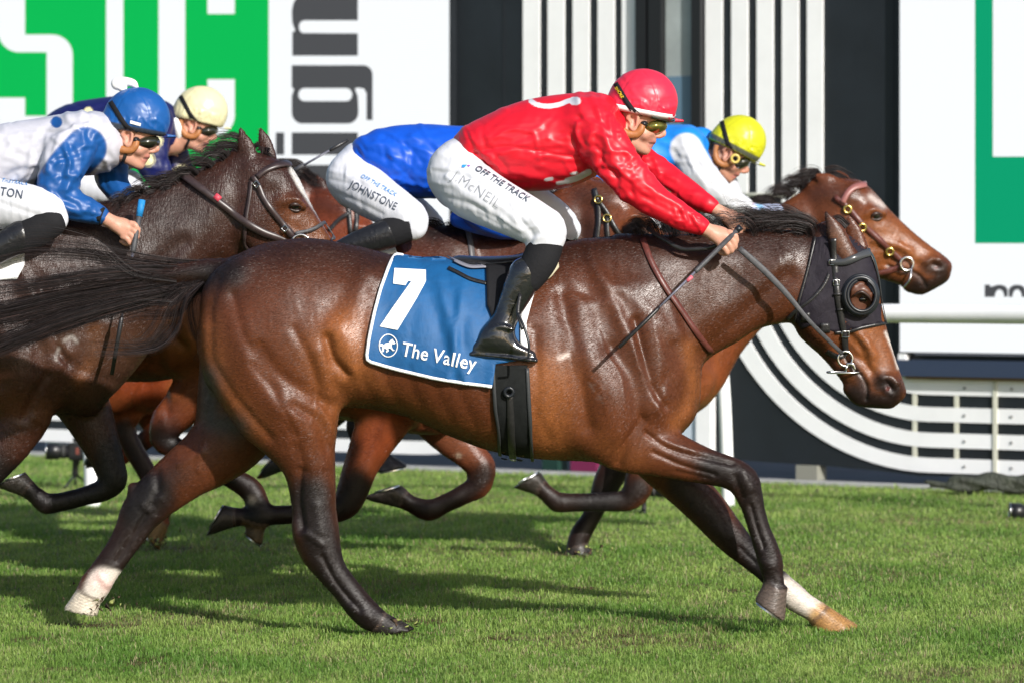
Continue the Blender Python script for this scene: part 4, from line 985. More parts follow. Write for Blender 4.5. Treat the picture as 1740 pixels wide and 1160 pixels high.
    o, V, Q = finish(S, 'body', root, 0, strokes, paints, BR, M['coat'], None, 1, HEAD_STROKES, hp, hm, [((1318, 994), (1306, 1036), 20, 29, 0, -54, (.10, .075, .062)), ((1388, 1040), (1423, 1074), 20, 30, 0, 52, (.32, .17, .062)), ((642, 1054), (672, 1074), 18, 22, 0, -66, (.02, .016, .015)), ((152, 1006), (138, 1040), 21, 29, 0, 64, (.5, .44, .36))])
    short_coat(V, Q, o, root, 420000, .011, .0010)
    b = bvh_of(V, Q); HK['near'] = (V, Q, b, D, hm); eye(hm, V, Q, b, D, root, o)
    shoe(D, None, (1306, 1037), 28, (-.58, .81), -54, root, .9); shoe(D, None, (1424, 1075), 29, (.26, .97), 52, root, .9)
    # tail and mane
    hair('tail', [(.45, [(372, 455, 0), (300, 452, 0), (215, 440, -6), (140, 428, -14), (70, 425, -20), (-20, 440, -20)], 5, 12),
                  (3.4, [(380, 462, 0), (300, 476, 0), (215, 490, -6), (120, 508, -14), (0, 536, -24), (-140, 555, -30)], 11, 13),
                  (2.6, [(366, 470, 0), (300, 490, 0), (215, 512, -8), (120, 540, -18), (10, 582, -24), (-80, 615, -30)], 10, 13),
                  (.8, [(350, 466, -4), (260, 462, -6), (170, 468, -18), (60, 484, -24), (-60, 500, -26)], 9, 13),
                  (.30, [(345, 478, -14), (312, 510, -18), (300, 555, -18), (262, 590, -22), (205, 598, -24), (150, 598, -24)], 6, 13),
                  (.26, [(330, 480, -8), (285, 515, -14), (262, 560, -16), (232, 585, -20), (205, 570, -20)], 8, 12),
                  (.35, [(335, 480, 0), (322, 520, 0), (330, 565, 0), (342, 590, 0), (330, 612, 0)], 7, 7),
                  (.12, [(300, 480, -10), (230, 470, -14), (150, 415, -18), (60, 400, -20), (0, 410, -20)], 8, 22),
                  (.2, [(340, 478, -10), (290, 530, -14), (250, 530, -14), (180, 545, -20)], 6, 14)], 3900, D, M['hair'], root, .0014, 3, 20)
    g = []
    for x, dx, dy, wv in ((1095, -20, -6, 1), (1120, -30, -14, 1), (1150, -34, -18, 1), (1185, -30, -18, 1), (1215, -30, -16, 1.2), (1250, -34, -22, 1.3), (1290, -44, -22, 1.4), (1325, -54, -26, 1.4), (1360, -60, -22, 1.3), (1385, -70, -16, 1.1)):
        g.append((wv, [(x, 402, -10), (x - 6, 388 + dy * .2, -14), (x + dx * .6, 384 + dy * .7, -18), (x + dx * 1.3, 388 + dy * .6, -22)], 8, 12))
    g += [(.05, [(1262, 392, 0), (1246, 360, -6), (1232, 330, -6), (1228, 318, -6)], 4, 6), (.07, [(1290, 388, 0), (1275, 355, -8), (1250, 342, -8), (1232, 352, -8)], 6, 12), (.08, [(1330, 385, 0), (1310, 355, -4), (1296, 340, -4), (1290, 330, -4)], 5, 14), (.10, [(1340, 385, 0), (1300, 350, -4), (1262, 345, -8), (1236, 358, -8)], 6, 10)]
    g += [(1.2, [(1370, 398, 4), (1330, 372, 0), (1290, 372, 0), (1250, 380, 0)], 9, 10), (.5, [(1440, 385, 0), (1425, 372, 0), (1408, 380, 0), (1396, 392, 0)], 5, 6)]
    hair('mane', g, 3000, D, M['hair'], root, .0016, 9, 12)
    # hood, blinker cup
    hp_ = [(1386, 404), (1400, 402), (1420, 396), (1440, 394), (1456, 404), (1470, 420), (1480, 440), (1490, 470), (1497, 510), (1504, 548), (1470, 554), (1440, 562), (1418, 564), (1405, 560), (1378, 552), (1362, 560), (1351, 546), (1360, 505), (1372, 460)]
    hole = lambda x, y: 0
    hood = patch('hood', hp_, b0, D, M['hood'], root, .004, .003, 5, False, bulge=lambda x, y: .0035 * math.exp(-((x - 1375 - (y - 400) * -.2) / 5)**2))
    patch('hood', hp_, b0, D, M['hood'], root, .004, .003, 7, True)
    ribbon('hood_edge', [(1504, 549), (1470, 555), (1440, 563), (1418, 565)], 5, b0, D, M['leather_black'], hood, .007, .003)
    ribbon('hood_edge', [(1386, 404), (1372, 460), (1360, 505), (1351, 546)], 4, b0, D, M['leather_black'], hood, .007, .003)
    ribbon('hood_edge', [(1472, 420), (1482, 440), (1491, 470), (1498, 510), (1505, 549)], 4, b0, D, M['leather_black'], hood, .006, .003)
    for x, y in ((1368, 538), (1402, 556)): patch('hook_tab', [(x - 8, y - 7), (x + 8, y - 7), (x + 8, y + 9), (x - 8, y + 9)], b0, D, M['leather_black'], hood, .008, .003, 5)
    loc, nr = hit(b, 1462, 502, D); cc = np.array(loc) ; nv = Vector((.12, -1, .05)).normalized()
    cup = ring('eye_cup', cc + np.array([0, -.016, 0]), 27 * D / F, 4.2 * D / F, M['black_rubber'], hood, nv, 36, 10, 1.12)
    ring('cup_base', cc + np.array([0, -.004, 0]), 30 * D / F, 3.4 * D / F, M['black_rubber'], hood, nv, 36, 10, 1.12)
    ring('cup_rim', cc + np.array([.003, -.024, 0]), 24 * D / F, 3.0 * D / F, M['black_rubber'], hood, nv, 30, 10, 1.12, arc=(-250, 65))
    patch('eye_opening', [(1465 + 21 * math.cos(a), 504 + 26 * math.sin(a)) for a in np.linspace(0, 6.28, 18)[:-1]], b, D, mat('cheek_skin', (.095, .036, .020), .4, noise=(60, .8, 1.2, (1, 1, 1)), bump=[(25, .004, (1, 1, 1), .5, 0)]), hood, .009, .001, 4)
    c2, n2 = hit(b, 1466, 508, D); bm = bmesh.new(); bmesh.ops.create_uvsphere(bm, u_segments=18, v_segments=12, radius=.017)
    mesh_obj('eye', [tuple(Vector((v.co.x * 1.25, v.co.y, v.co.z * .72)) + c2 + n2 * .001) for v in bm.verts], [[v.index for v in f.verts] for f in bm.faces], M['rubber'], root); bm.free()
    for pts in ([(1450, 502), (1462, 496), (1474, 503), (1481, 513)],):
        ps = [np.array(hit(b, x, y, D)[0]) + np.array([0, -.017, 0]) for x, y in pts]; tube('eyelid', ps, [.003, .006, .006, .002][:len(ps)] if len(ps) == 4 else [.002, .005, .002], M['lid'], root, 8)
    # bridle
    br = ribbon('bridle', [(1416, 405), (1418, 440), (1421, 480), (1426, 520), (1433, 560), (1437, 592), (1440, 600)], 11, b, D, M['leather_black'], root, .010, .004)
    ribbon('browband', [(1411, 446), (1430, 446), (1452, 438), (1475, 432)], 11, b, D, mat('shiny_black_leather', (.05, .052, .056), .25), br, .013, .006)
    ribbon('throat_lash', [(1413, 450), (1404, 478), (1380, 508), (1352, 528), (1338, 540)], 6, b, D, M['leather_black'], br, .009, .003)
    ribbon('nose_strap', [(1440, 598), (1428, 606), (1405, 594)], 8, b, D, M['leather_black'], br, .010, .003)
    def buckle(x, y, w_=10, h_=9, par=None):
        l, n_ = hit(b, x, y, D); c = np.array(l + n_ * .016); k = D / F * .5
        pts = [c + np.array([sx * w_ * k, 0, sz * h_ * k]) for sx, sz in ((-1, -1), (1, -1), (1, 1), (-1, 1), (-1, -1))]; tube('buckle', pts, .0022, M['steel'], par or br, 6, smoothp=False)
    buckle(1421, 482); buckle(1434, 566, 12, 10); buckle(1416, 447, 12, 8)
    for (x, y) in ((1423, 500), (1428, 525)): l, n_ = hit(b, x, y, D); ribbon('keeper', [(x - 7, y + 1), (x + 7, y - 1)], 4, b, D, M['leather_black'], br, .014, .003, smoothp=False)
    l, n_ = hit(b, 1438, 608, D); c = np.array(l + n_ * .020)
    bit = ring('bit_ring', c, 12.5 * D / F, 2.1 * D / F, M['steel'], root, (.1, -1, 0), 28, 8)
    p1 = P(1438, 620, D - .10); y1 = c[1]
    q = lambda x, y, dy=0: np.array([(x - 870) * (y1 + D0) / F, y1 + dy, CH - (y - HZ) * (y1 + D0) / F])
    tube('bit_arm', [q(1438, 618), q(1448, 618), q(1453, 628)], [.006, .007, .005], M['steel'], bit, 8); tube('bit_arm', [q(1439, 618), q(1437, 632)], .005, M['steel'], bit, 8)
    bar = ring('bit_bar', q(1433, 632, .01), 27 * D / F, 1.8 * D / F, M['steel'], bit, (0, -.14, 1), 28, 8, .25)
    # reins run from the hand to the bit, then the breastplate strap
    h0 = q(1258, 424, -.02); e = q(1431, 601, -.01)
    qa = lambda x, y, yy: np.array([(x - 870) * (yy + D0) / F, yy, CH - (y - HZ) * (yy + D0) / F])
    rn = tube('rein', [qa(1256, 422, -.20), qa(1290, 452, -.195), qa(1330, 492, -.18), qa(1375, 545, -.16), e], [.0105, .0120, .0110, .008, .0075], M['rein'], root, 10, .35)
    tube('far_rein', [qa(1100, 388, -.05), qa(1130, 408, -.12), qa(1165, 424, -.15), qa(1200, 422, -.17), qa(1232, 410, -.18)], .008, M['leather_black'], root, 8, .5)
    bp = ribbon('breastplate', [(1092, 408), (1104, 440), (1128, 485), (1155, 525), (1185, 568), (1208, 597)], 9.5, b, D, M['leather_brown'], root, .007, .004)
    ribbon('breastplate', [(1092, 408), (1104, 440), (1128, 485), (1155, 525), (1185, 568), (1208, 597)], 9.5, b, D, M['leather_brown'], root, .007, .004, True)
    return root
near_horse()
V1, Q1, B1, _, HM1 = HK['near']

# ---------------------------------------------------------------- racing saddle, girth and number cloth on the near horse
def near_tack():
    D = D0
    # the cloth hangs over the flank; a support surface a little fuller than the horse carries it
    poly = [(690, 403), (716, 409), (740, 420), (752, 438), (775, 450), (828, 456), (880, 462), (905, 470), (896, 505), (888, 540), (884, 580), (882, 612), (842, 618), (837, 656), (790, 650), (735, 641), (680, 628), (622, 612), (627, 575), (635, 535), (647, 490), (662, 450), (676, 425)]
    def wr(x, y):
        b_ = 0.006
        b_ += .011 * math.exp(-(((x - 700) * .35 + (y - 470) * .0 - 22 - (y - 430) * .1) / 7)**2) * (1 if y < 560 else math.exp(-((y - 560) / 30)**2))
        b_ += .012 * math.exp(-(((x - 745) - (y - 470) * .25) / 9)**2) * min(1, max(0, (y - 450) / 40)) + .010 * math.exp(-(((x - 785) + (y - 500) * .15) / 8)**2) * min(1, max(0, (y - 470) / 40))
        b_ += .016 * math.exp(-((x - 742) / 16)**2 - ((y - 432) / 16)**2) - .006 * math.exp(-(((x - 720) - (y - 470) * .3) / 9)**2)
        b_ += .004 * math.sin(x * .06 + y * .03) * min(1, max(0, (y - 560) / 60))
        return b_
    cl = patch('saddlecloth', poly, B1, D, M['cloth_blue'], None, .010, .004, 5, False, wr)
    tag(cl, 'blue number 7 saddlecloth with white piping on the nearest horse', 'saddlecloth')
    f = patch('far_side', [(x, y) for x, y in poly], B1, D, M['cloth_blue'], cl, .010, .004, 8, True)
    me = cl.data; Vc = np.array([v.co[:] for v in me.vertices]); Bc = BVHTree.FromPolygons([tuple(v) for v in Vc], [tuple(p.vertices) for p in me.polygons])
    edge = [(836, 656), (790, 650), (735, 641), (680, 628), (622, 612), (627, 575), (635, 535), (647, 490), (662, 450), (676, 425), (690, 403)]
    pts = []
    for x, y in resample(edge, 9):
        l_, n_ = hit(B1, x, y, D); n_ = (n_ + Vector((0, -2.5, 0))).normalized(); pts.append(np.array(l_ + n_ * (.012 + wr(x, y))))
    pts = np.array(pts); pts[1:-1] = .5 * pts[1:-1] + .25 * (pts[:-2] + pts[2:])
    pc = mat('white_piping', (.78, .79, .80), .6, bump=[(220, .004, (1, 1, 1), 0)])
    tube('piping', pts, .0062, pc, cl, 8, .8, smoothp=False)
    seven = [(670, 457), (724, 460), (724, 478), (708, 508), (692, 534), (676, 561), (645, 555), (664, 528), (699, 479), (693, 479), (689, 486), (668, 483)]
    def ptext(nm, poly_, mm, off=.004):
        B_ = resample(poly_, 6, True); n = len(B_); r = geometry.delaunay_2d_cdt([Vector(v) for v in B_] + [Vector((x, y)) for x in range(int(min(p[0] for p in B_)), int(max(p[0] for p in B_)), 7) for y in range(int(min(p[1] for p in B_)), int(max(p[1] for p in B_)), 7) if inpoly([x], [y], B_)[0]], [(i, (i + 1) % n) for i in range(n)], [list(range(n))], 1, 1e-4)
        return text_on(nm, [(v.x, v.y) for v in r[0]], [tuple(f_) for f_ in r[2]], Bc, D, mm, cl, off)
    ptext('number', seven, M['white_print'])
    V_, F_ = text_px('The', 681, 603, 23, 11.5, 0, .86, .010); text_on('lettering', V_, F_, Bc, D, M['white_print'], cl, .004); V_, F_ = text_px('Valley', 734, 614, 23, 11.5, 0, .90, .010); text_on('lettering', V_, F_, Bc, D, M['white_print'], cl, .004)
    # round emblem with a running horse
    n = 36; o_ = [(660 + 16.5 * math.cos(a), 587 + 19.5 * math.sin(a)) for a in np.linspace(0, 2 * math.pi, n + 1)[:-1]]; i_ = [(660 + 14.9 * math.cos(a), 587 + 17.9 * math.sin(a)) for a in np.linspace(0, 2 * math.pi, n + 1)[:-1]]
    text_on('emblem_ring', o_ + i_, [(i, (i + 1) % n, (i + 1) % n + n, i + n) for i in range(n)], Bc, D, M['white_print'], cl, .004)
    hr = [(644, 585), (649, 584), (652, 586), (655, 583), (661, 582), (664, 578), (668, 576), (669, 579), (673, 583), (670, 585), (667, 584), (666, 588), (668, 593), (672, 595), (668, 596), (664, 592), (660, 591), (661, 596), (657, 599), (656, 597), (658, 594), (655, 592), (652, 592), (652, 597), (648, 598), (649, 592), (649, 588), (645, 588)]
    ptext('emblem_horse', hr, M['white_print'])
    # saddle
    sd = empty('racing_saddle', tuple(P(860, 470, D)), 'small black racing saddle with wide elastic girth on the nearest horse', 'saddle')
    S = Sculpt(D, .007)
    S.xloft([(762, 440, 456, 20), (780, 434, 460, 40), (820, 436, 462, 56), (870, 434, 456, 60), (920, 420, 448, 50), (948, 408, 440, 34), (958, 410, 430, 12)], k=6)
    V, Q = S.build(1); mesh_obj('seat', V, Q, M['leather_black'], sd)
    patch('flap', [(826, 452), (905, 452), (915, 470), (895, 520), (870, 560), (845, 560), (828, 520)], B1, D, M['sock'], sd, .030, .006, 6)
    patch('pad', [(905, 470), (948, 440), (950, 455), (938, 470), (912, 490), (900, 500)], B1, D, M['beige'], sd, .026, .008, 6)
    patch('cloth_lining', [(903, 478), (912, 486), (902, 520), (894, 550), (896, 590), (901, 612), (893, 614), (884, 580), (884, 545), (892, 510)], B1, D, M['white_cloth'], sd, .026, .004, 5)
    gp = [(836, 620), (896, 620), (898, 660), (898, 700), (902, 740), (906, 781), (848, 773), (846, 730), (840, 690)]
    g = patch('girth', gp, B1, D, mat('girth_elastic', (.008, .009, .009), .85, spec=.2, noise=(60, .7, 1.4, (1, 1, 1)), bump=[(600, .0006, (1, 1, 1), 0)]), sd, .009, .004, 6)
    patch('girth', gp, B1, D, M['sock'], sd, .012, .005, 8, True)
    for e in ([(838, 625), (842, 690), (848, 730), (850, 773)], [(895, 625), (898, 690), (902, 740), (905, 780)]): ribbon('girth_edge', e, 5.5, B1, D, mat('edge_rubber', (.03, .032, .035), .5), g, .012, .004)
    ribbon('girth_strap', [(866, 668), (868, 720), (872, 774)], 12, B1, D, M['leather_black'], g, .013, .004)
    l, n_ = hit(B1, 864, 664, D); ring('girth_ring', np.array(l + n_ * .024), 7 * D / F, 3 * D / F, M['black_rubber'], g, tuple(n_), 20, 8)
    for x in (858, 873, 884): l, n_ = hit(B1, x, 772, D); ring('girth_buckle', np.array(l + n_ * .02), 5 * D / F, 1 * D / F, M['steel'] if x == 873 else M['black_rubber'], g, tuple(n_), 16, 6)
    # stirrup leather and iron, strap ends
    y_ = -.40
    q = lambda x, y, yy=y_: np.array([(x - 870) * (yy + D0) / F, yy, CH - (y - HZ) * (yy + D0) / F])
    tube('stirrup_leather', [q(884, 500, -.34), q(880, 530, -.37), q(888, 560, -.39)], .006, M['leather_black'], sd, 8, .4)
    tube('stirrup_iron', [q(880, 532, -.40), q(892, 560, -.42), q(899, 590, -.43), q(898, 606, -.43), q(880, 610, -.43)], .0048, M['black_rubber'], sd, 8)
    ribbon('strap_end', [(828, 483), (800, 476), (776, 464), (762, 457)], 5, Bc, D, M['leather_black'], sd, .006, .003)
    ribbon('strap_end', [(826, 456), (802, 457), (784, 452), (772, 446)], 5, Bc, D, mat('grey_strap', (.2, .2, .24), .4), sd, .010, .003)
near_tack()
# ================================================================ THE OTHER FOUR HORSES
def strap_set(hm, b, D, root, leather, rings=True, metal='steel', noseband=False):
    m = lambda pts: [hm(*p) for p in pts]; s = hm.s
    br = ribbon('bridle', m([(1412, 420), (1420, 470), (1430, 520), (1438, 565), (1442, 600)]), 10 * s, b, D, leather, root, .007, .004)
    ribbon('browband', m([(1413, 448), (1432, 446), (1455, 438), (1476, 430)]), 11 * s, b, D, leather, br, .010, .006)
    ribbon('throat_lash', m([(1412, 450), (1400, 485), (1378, 520), (1352, 548)]), 6 * s, b, D, leather, br, .006, .003)
    for x, y in ((1418, 455), (1430, 520), (1437, 560)):
        q_ = hm(x, y); l, n_ = hit(b, q_[0], q_[1], D); ring('buckle', np.array(l + n_ * .014), 6 * D / F * s, 1.6 * D / F, M[metal], br, tuple(n_), 16, 6)
    q_ = hm(1440, 606); l, n_ = hit(b, q_[0], q_[1], D); c = np.array(l + n_ * .018)
    bit = ring('bit_ring', c, 12.5 * D / F * s, 2.2 * D / F, M['steel'], root, (.1, -1, 0), 24, 8)
    return br, c

def race_horse(label, D, tf, neck, hd, legs, base, strokes=(), paints=(), vox=.0095, m='coat', tail=True, mane=None, ears=(1, 1), hoofcol=(.03, .025, .022), extra=None, wid=1., hs=1., blaze=None):
    root = empty('racehorse', tuple(P(tf.ox - 240 * tf.s, 458 + 8419 / D, D)), label, 'horse', 'racehorses galloping side by side')
    S = Sculpt(D, vox); torso(S, tf); S.xloft(neck, k=20, skew=.1, e=2.1)
    for sg in (-1, 1):
        t = tf(1108, 700); S.ell(t, (40, 34, 46), k=30, yo=sg * 46); t = tf(1030, 690); S.ell(t, (52 * tf.s / .9, 34, 76 * tf.s / .9), k=30, yo=sg * 72, ang=.25)
    for pts, kw in legs['chains']: S.chain(pts, **kw)
    for h in legs['hoofs']: S.hoof(*h[:4], n=h[4], yo=h[5], ys=.9)
    hm = head(S, *hd)
    for (bx, by), (tx, ty), r_, yo in ears: S.chain([(bx, by, r_, yo, .55), (bx + (tx - bx) * .45, by + (ty - by) * .45, r_ * .95, yo, .45), (bx + (tx - bx) * .8, by + (ty - by) * .8, r_ * .5, yo, .45), (tx, ty, 2.2, yo, .5)], k=5)
    LBp = []
    for pts, kw in legs['chains']:
        if len(pts) > 5 and not kw.get('nolb'): pass
    for pl, wd in legs['black']: LBp.append((pl, wd, LB, .95, 4))
    o, V, Q = finish(S, 'body', root, D - D0, BODY_STROKES + [], BODY_PAINT, base, M[m], tf, 1, HEAD_STROKES, HEAD_PAINT + (blaze or []), hm)
    ym = D - D0; me = o.data; C = np.zeros(len(V) * 4, np.float32); me.color_attributes['Col'].data.foreach_get('color', C); C = C.reshape(-1, 4)
    px, py = to_px(V, ym)
    for pl, wd, col, stg, pw in LBp + list(paints):
        a = stg * np.exp(-(seg_dist(px, py, smoothpoly(pl)) / wd)**pw); C[:, :3] = C[:, :3] * (1 - a[:, None]) + np.array(col) * a[:, None]
    C[:, :3] = paint_hoofs(C[:, :3].copy(), V, None, ym, legs['hoofs'], hoofcol)
    me.color_attributes['Col'].data.foreach_set('color', C.ravel())
    if strokes:
        V2 = sculpt_strokes(V, Q, strokes, ym); me.vertices.foreach_set('co', V2.astype(np.float32).ravel()); me.update()
    short_coat(V, Q, o, root, 130000, .014, .0014, 7)
    b = bvh_of(V, Q); eye(hm, V, Q, b, D, root, o)
    for h in legs['hoofs']: shoe(D, None, h[1], h[3] * .96, h[4], h[5], root, .9)
    if mane: hair('mane', mane, 2200, D, M['hair'], root, .0018, 21, 12)
    if tail:
        t0 = tf(372, 462); hair('tail', [(1, [(t0[0], t0[1], 0), (t0[0] - 90, t0[1] + 6, 0), (t0[0] - 220, t0[1] + 40, 0), (t0[0] - 330, t0[1] + 80, 0)], 10, 30)], 700, D, M['hair'], root, .003, 5, 12)
    return root, b, hm

# --- second horse: dark, wet coat, at the left
def horse_left():
    D = 14.6
    neck = [(55, 352, 690, 92), (110, 350, 700, 90), (150, 346, 706, 82), (190, 340, 672, 70), (230, 328, 628, 60), (270, 312, 574, 52), (310, 298, 524, 47), (345, 283, 482, 43), (380, 264, 452, 39), (410, 246, 430, 30), (424, 250, 400, 18)]
    legs = dict(chains=[([(40, 620, 66, -50, .6), (40, 690, 52, -52, .62), (22, 740, 40, -52, .7), (-14, 790, 32, -52, .75), (-60, 850, 24, -52, .8), (-110, 905, 19, -52, .8), (-150, 945, 19, -52, .85)], dict(k=16)),
                        ([(120, 650, 52, 40, .6), (150, 705, 42, 40, .64), (170, 750, 33, 40, .72), (186, 790, 27, 40, .78), (192, 812, 25, 40, .8), (178, 830, 20, 40, .8), (140, 843, 16, 40, .8), (104, 852, 16, 40, .82), (80, 855, 18, 40, .86), (62, 842, 15, 40, .9), (44, 828, 14, 40, .95)], dict(k=12)),
                        ([(-560, 560, 90, -50, .62), (-600, 700, 50, -55, .7), (-640, 830, 30, -55, .75), (-610, 930, 22, -55, .8), (-560, 1000, 20, -55, .85)], dict(k=20)), ([(-580, 560, 90, 50, .62), (-660, 690, 50, 55, .7), (-740, 790, 30, 55, .75), (-790, 880, 22, 55, .8), (-820, 950, 20, 55, .85)], dict(k=20))],
                hoofs=[((-152, 945), (-170, 985), 18, 24, (-.4, .9), -52), ((50, 832), (22, 812), 15, 24, (-.35, -.93), 40), ((-560, 1000), (-535, 1022), 18, 25, (.3, .95), -55), ((-820, 950), (-835, 978), 18, 25, (-.3, .95), 55)],
                black=[([(188, 775), (190, 815), (140, 843), (80, 855), (30, 820)], 34), ([(-20, 800), (-150, 950)], 40)])
    mane = []
    for x, y, dx, dy in ((215, 342, -20, -2), (245, 332, -26, -4), (275, 320, -30, -5), (305, 306, -34, -6), (335, 292, -36, -8), (362, 277, -38, -12), (388, 260, -40, -14), (408, 248, -36, -10)):
        mane.append((1, [(x, y + 6, -14), (x - 10, y - 2, -18), (x + dx * .8, y + 2 + dy * .5, -24), (x + dx * 1.5, y + 18 + dy * .5, -30)], 7, 9))
    mane += [(.25, [(412, 246, 0), (396, 232, 0), (378, 240, 0), (366, 236, -4)], 6, 12), (1.1, [(450, 250, 0), (448, 262, 0), (458, 275, 0), (468, 290, -4)], 6, 6), (.8, [(440, 244, 0), (430, 250, 0), (425, 262, 0), (418, 270, 0)], 5, 6)]
    ears = [((428, 282), (408, 218), 16, -20), ((458, 268), (442, 216), 13, 22)]
    st = [([(330, 300), (300, 360), (280, 430)], 20, -5), ([(380, 330), (340, 400), (300, 460)], 16, 6), ([(150, 520), (200, 560), (230, 600)], 16, 6), ([(100, 600), (160, 640), (200, 650)], 10, -8), ([(60, 560), (120, 600)], 14, 6), ([(150, 640), (190, 655)], 8, 5), ([(370, 440), (330, 470), (280, 520)], 12, -8)] + [([(150 + 26 * i, 440), (156 + 26 * i, 520)], 7, -2.5) for i in range(6)]
    dk = (.034, .0112, .0066)
    paints = [([(100, 560), (220, 600)], 90, (.06, .028, .017), .7, 2), ([(20, 690), (90, 640)], 40, (.06, .022, .015), .6, 2), ([(330, 360), (250, 420), (150, 460)], 60, (.035, .02, .017), .6, 2), ([(340, 480), (300, 540)], 22, (.09, .035, .015), .6, 2),
              ([(492, 350), (520, 400)], 24, (.11, .038, .018), .7, 2), ([(430, 300), (440, 390)], 30, (.05, .022, .017), .7, 2), ([(500, 290), (512, 312), (528, 336), (546, 362), (562, 386), (580, 412)], 8.5, (.66, .64, .60), 1, 6), ([(110, 578), (122, 572), (130, 580)], 3.5, (.4, .37, .34), .5, 2), ([(95, 610), (100, 592)], 3, (.4, .37, .34), .5, 2)]
    root, b, hm = race_horse('dark wet racehorse with a white blaze at the left, ridden in white and blue', D, TF(60, 702, .935), neck, ((414, 273), 52.5, .94), legs, dk, st, paints, .008, 'coat_wet', True, mane, ears)
    # blaze down the face
    bl = [(496, 284), (503, 290), (512, 306), (530, 334), (546, 358), (560, 378), (576, 398), (588, 414), (572, 416), (560, 396), (548, 374), (532, 348), (514, 322), (500, 304)]
    L = mat('dark_brown_leather', (.035, .022, .022), .36, noise=(60, .7, 1.3, (1, 1, 1)))
    br = ribbon('bridle', [(430, 300), (440, 318), (447, 335), (460, 355), (480, 380), (498, 402)], 10, b, D, L, root, .008, .004)
    ribbon('browband', [(438, 302), (450, 292), (470, 284), (492, 280)], 9, b, D, L, br, .011, .007)
    ribbon('throat_lash', [(428, 308), (424, 340), (418, 380), (416, 415), (424, 425)], 6, b, D, L, br, .008, .003)
    for x, y in ((438, 314), (485, 390)): l, n_ = hit(b, x, y, D); ring('buckle', np.array(l + n_ * .015), 6 * D / F, 1.5 * D / F, M['steel'], br, tuple(n_), 4, 6)
    rein = [(313, 302), (345, 324), (380, 350), (415, 376), (455, 398), (490, 408)]
    k = ribbon('rein', rein, 12, b, D, L, root, .020, .005); ribbon('rein_badge', [(366, 334), (374, 341)], 10, b, D, mat('red_badge', (.5, .05, .08), .5), k, .026, .001, smoothp=False)
    ribbon('nose_rein', [(500, 398), (530, 390), (556, 378), (572, 382), (580, 392)], 6, b, D, M['rein'], root, .014, .005); ribbon('nose_rein', [(576, 384), (568, 396), (562, 410)], 6, b, D, M['rein'], root, .014, .005)
    l, n_ = hit(b, 512, 412, D); ring('bit_ring', np.array(l + n_ * .02), 16 * D / F, 2.2 * D / F, M['steel'], root, (.1, -1, .1), 24, 8)
    return root, b
H2r, B2 = horse_left()
p2 = patch('saddlecloth', [(-90, 400), (10, 405), (42, 425), (42, 450), (30, 474), (-60, 480)], B2, 14.6, M['white_cloth'], None, .012, .004, 7); tag(p2, 'white saddlecloth on the dark wet horse at the left edge', 'saddlecloth')

# --- horse of the jockey in navy with the cream cap (farthest at left)
def horse_navy():
    D = 17.9
    neck = [(225, 410, 690, 66), (265, 405, 692, 60), (300, 398, 668, 54), (340, 388, 630, 46), (390, 370, 560, 40), (440, 340, 500, 36), (480, 308, 450, 33), (515, 300, 440, 30), (545, 312, 430, 20)]
    legs = dict(chains=[([(215, 640, 50, -36, .6), (214, 690, 33, -40, .66), (212, 722, 19, -42, .8), (226, 760, 17, -42, .8), (246, 795, 16.5, -42, .8), (264, 832, 15, -42, .85), (276, 860, 16.5, -42, .9), (272, 880, 15, -42, .95)], dict(k=10)),
                        ([(240, 640, 44, 36, .6), (250, 690, 30, 40, .66), (262, 725, 20, 40, .8), (230, 760, 15, 40, .8), (190, 780, 14, 40, .8), (170, 780, 13, 40, .9)], dict(k=10)),
                        ([(-280, 600, 70, -40, .62), (-300, 700, 36, -45, .7), (-320, 790, 24, -45, .75), (-290, 870, 17, -45, .8), (-260, 915, 16, -45, .85)], dict(k=16)), ([(-260, 600, 70, 40, .62), (-330, 700, 36, 45, .7), (-400, 770, 24, 45, .75), (-430, 850, 17, 45, .8), (-450, 900, 16, 45, .85)], dict(k=16))],
                hoofs=[((275, 880), (254, 914), 16, 24, (-.78, .62), -42, (.17, .105, .04)), ((172, 780), (150, 776), 13, 19, (-.9, -.3), 40), ((-260, 915), (-243, 934), 15, 20, (.3, .95), -45), ((-450, 900), (-462, 922), 14, 20, (-.3, .95), 45)], black=[([(212, 730), (245, 795), (275, 860)], 22)])
    mane = [(1, [(x, y, -4), (x - 14, y - 8, -6), (x - 34, y - 6, -8), (x - 54, y + 6, -8)], 6, 9) for x, y in ((360, 385), (400, 362), (440, 335), (475, 308), (500, 292), (515, 290))] + [(2.2, [(512, 296, -4), (520, 304, -8), (536, 314, -12), (556, 318, -12)], 9, 8), (1.4, [(506, 292, 0), (512, 290, 0), (522, 300, -4), (540, 308, -8)], 6, 8)]
    root, b, hm = race_horse('red bay racehorse mostly hidden behind the left horse, under the jockey in the cream cap', D, TF(230, 703, .7625), neck, ((545, 335), 50, .76), legs, RD, (), [([(260, 600), (320, 560)], 60, (.20, .032, .009), .7, 2), ([(500, 305), (560, 315)], 16, LB, .8, 2)], .012, 'coat', True, mane, [((552, 326), (540, 300), 10, -14), ((566, 322), (556, 302), 10, 14)])
    for pts in ([(590, 345), (594, 370), (596, 398)], [(604, 350), (606, 372), (604, 398)], [(560, 392), (578, 372), (594, 362)]): ribbon('bridle', pts, 7, b, D, M['leather_black'], root, .008, .003)
    return root
horse_navy()

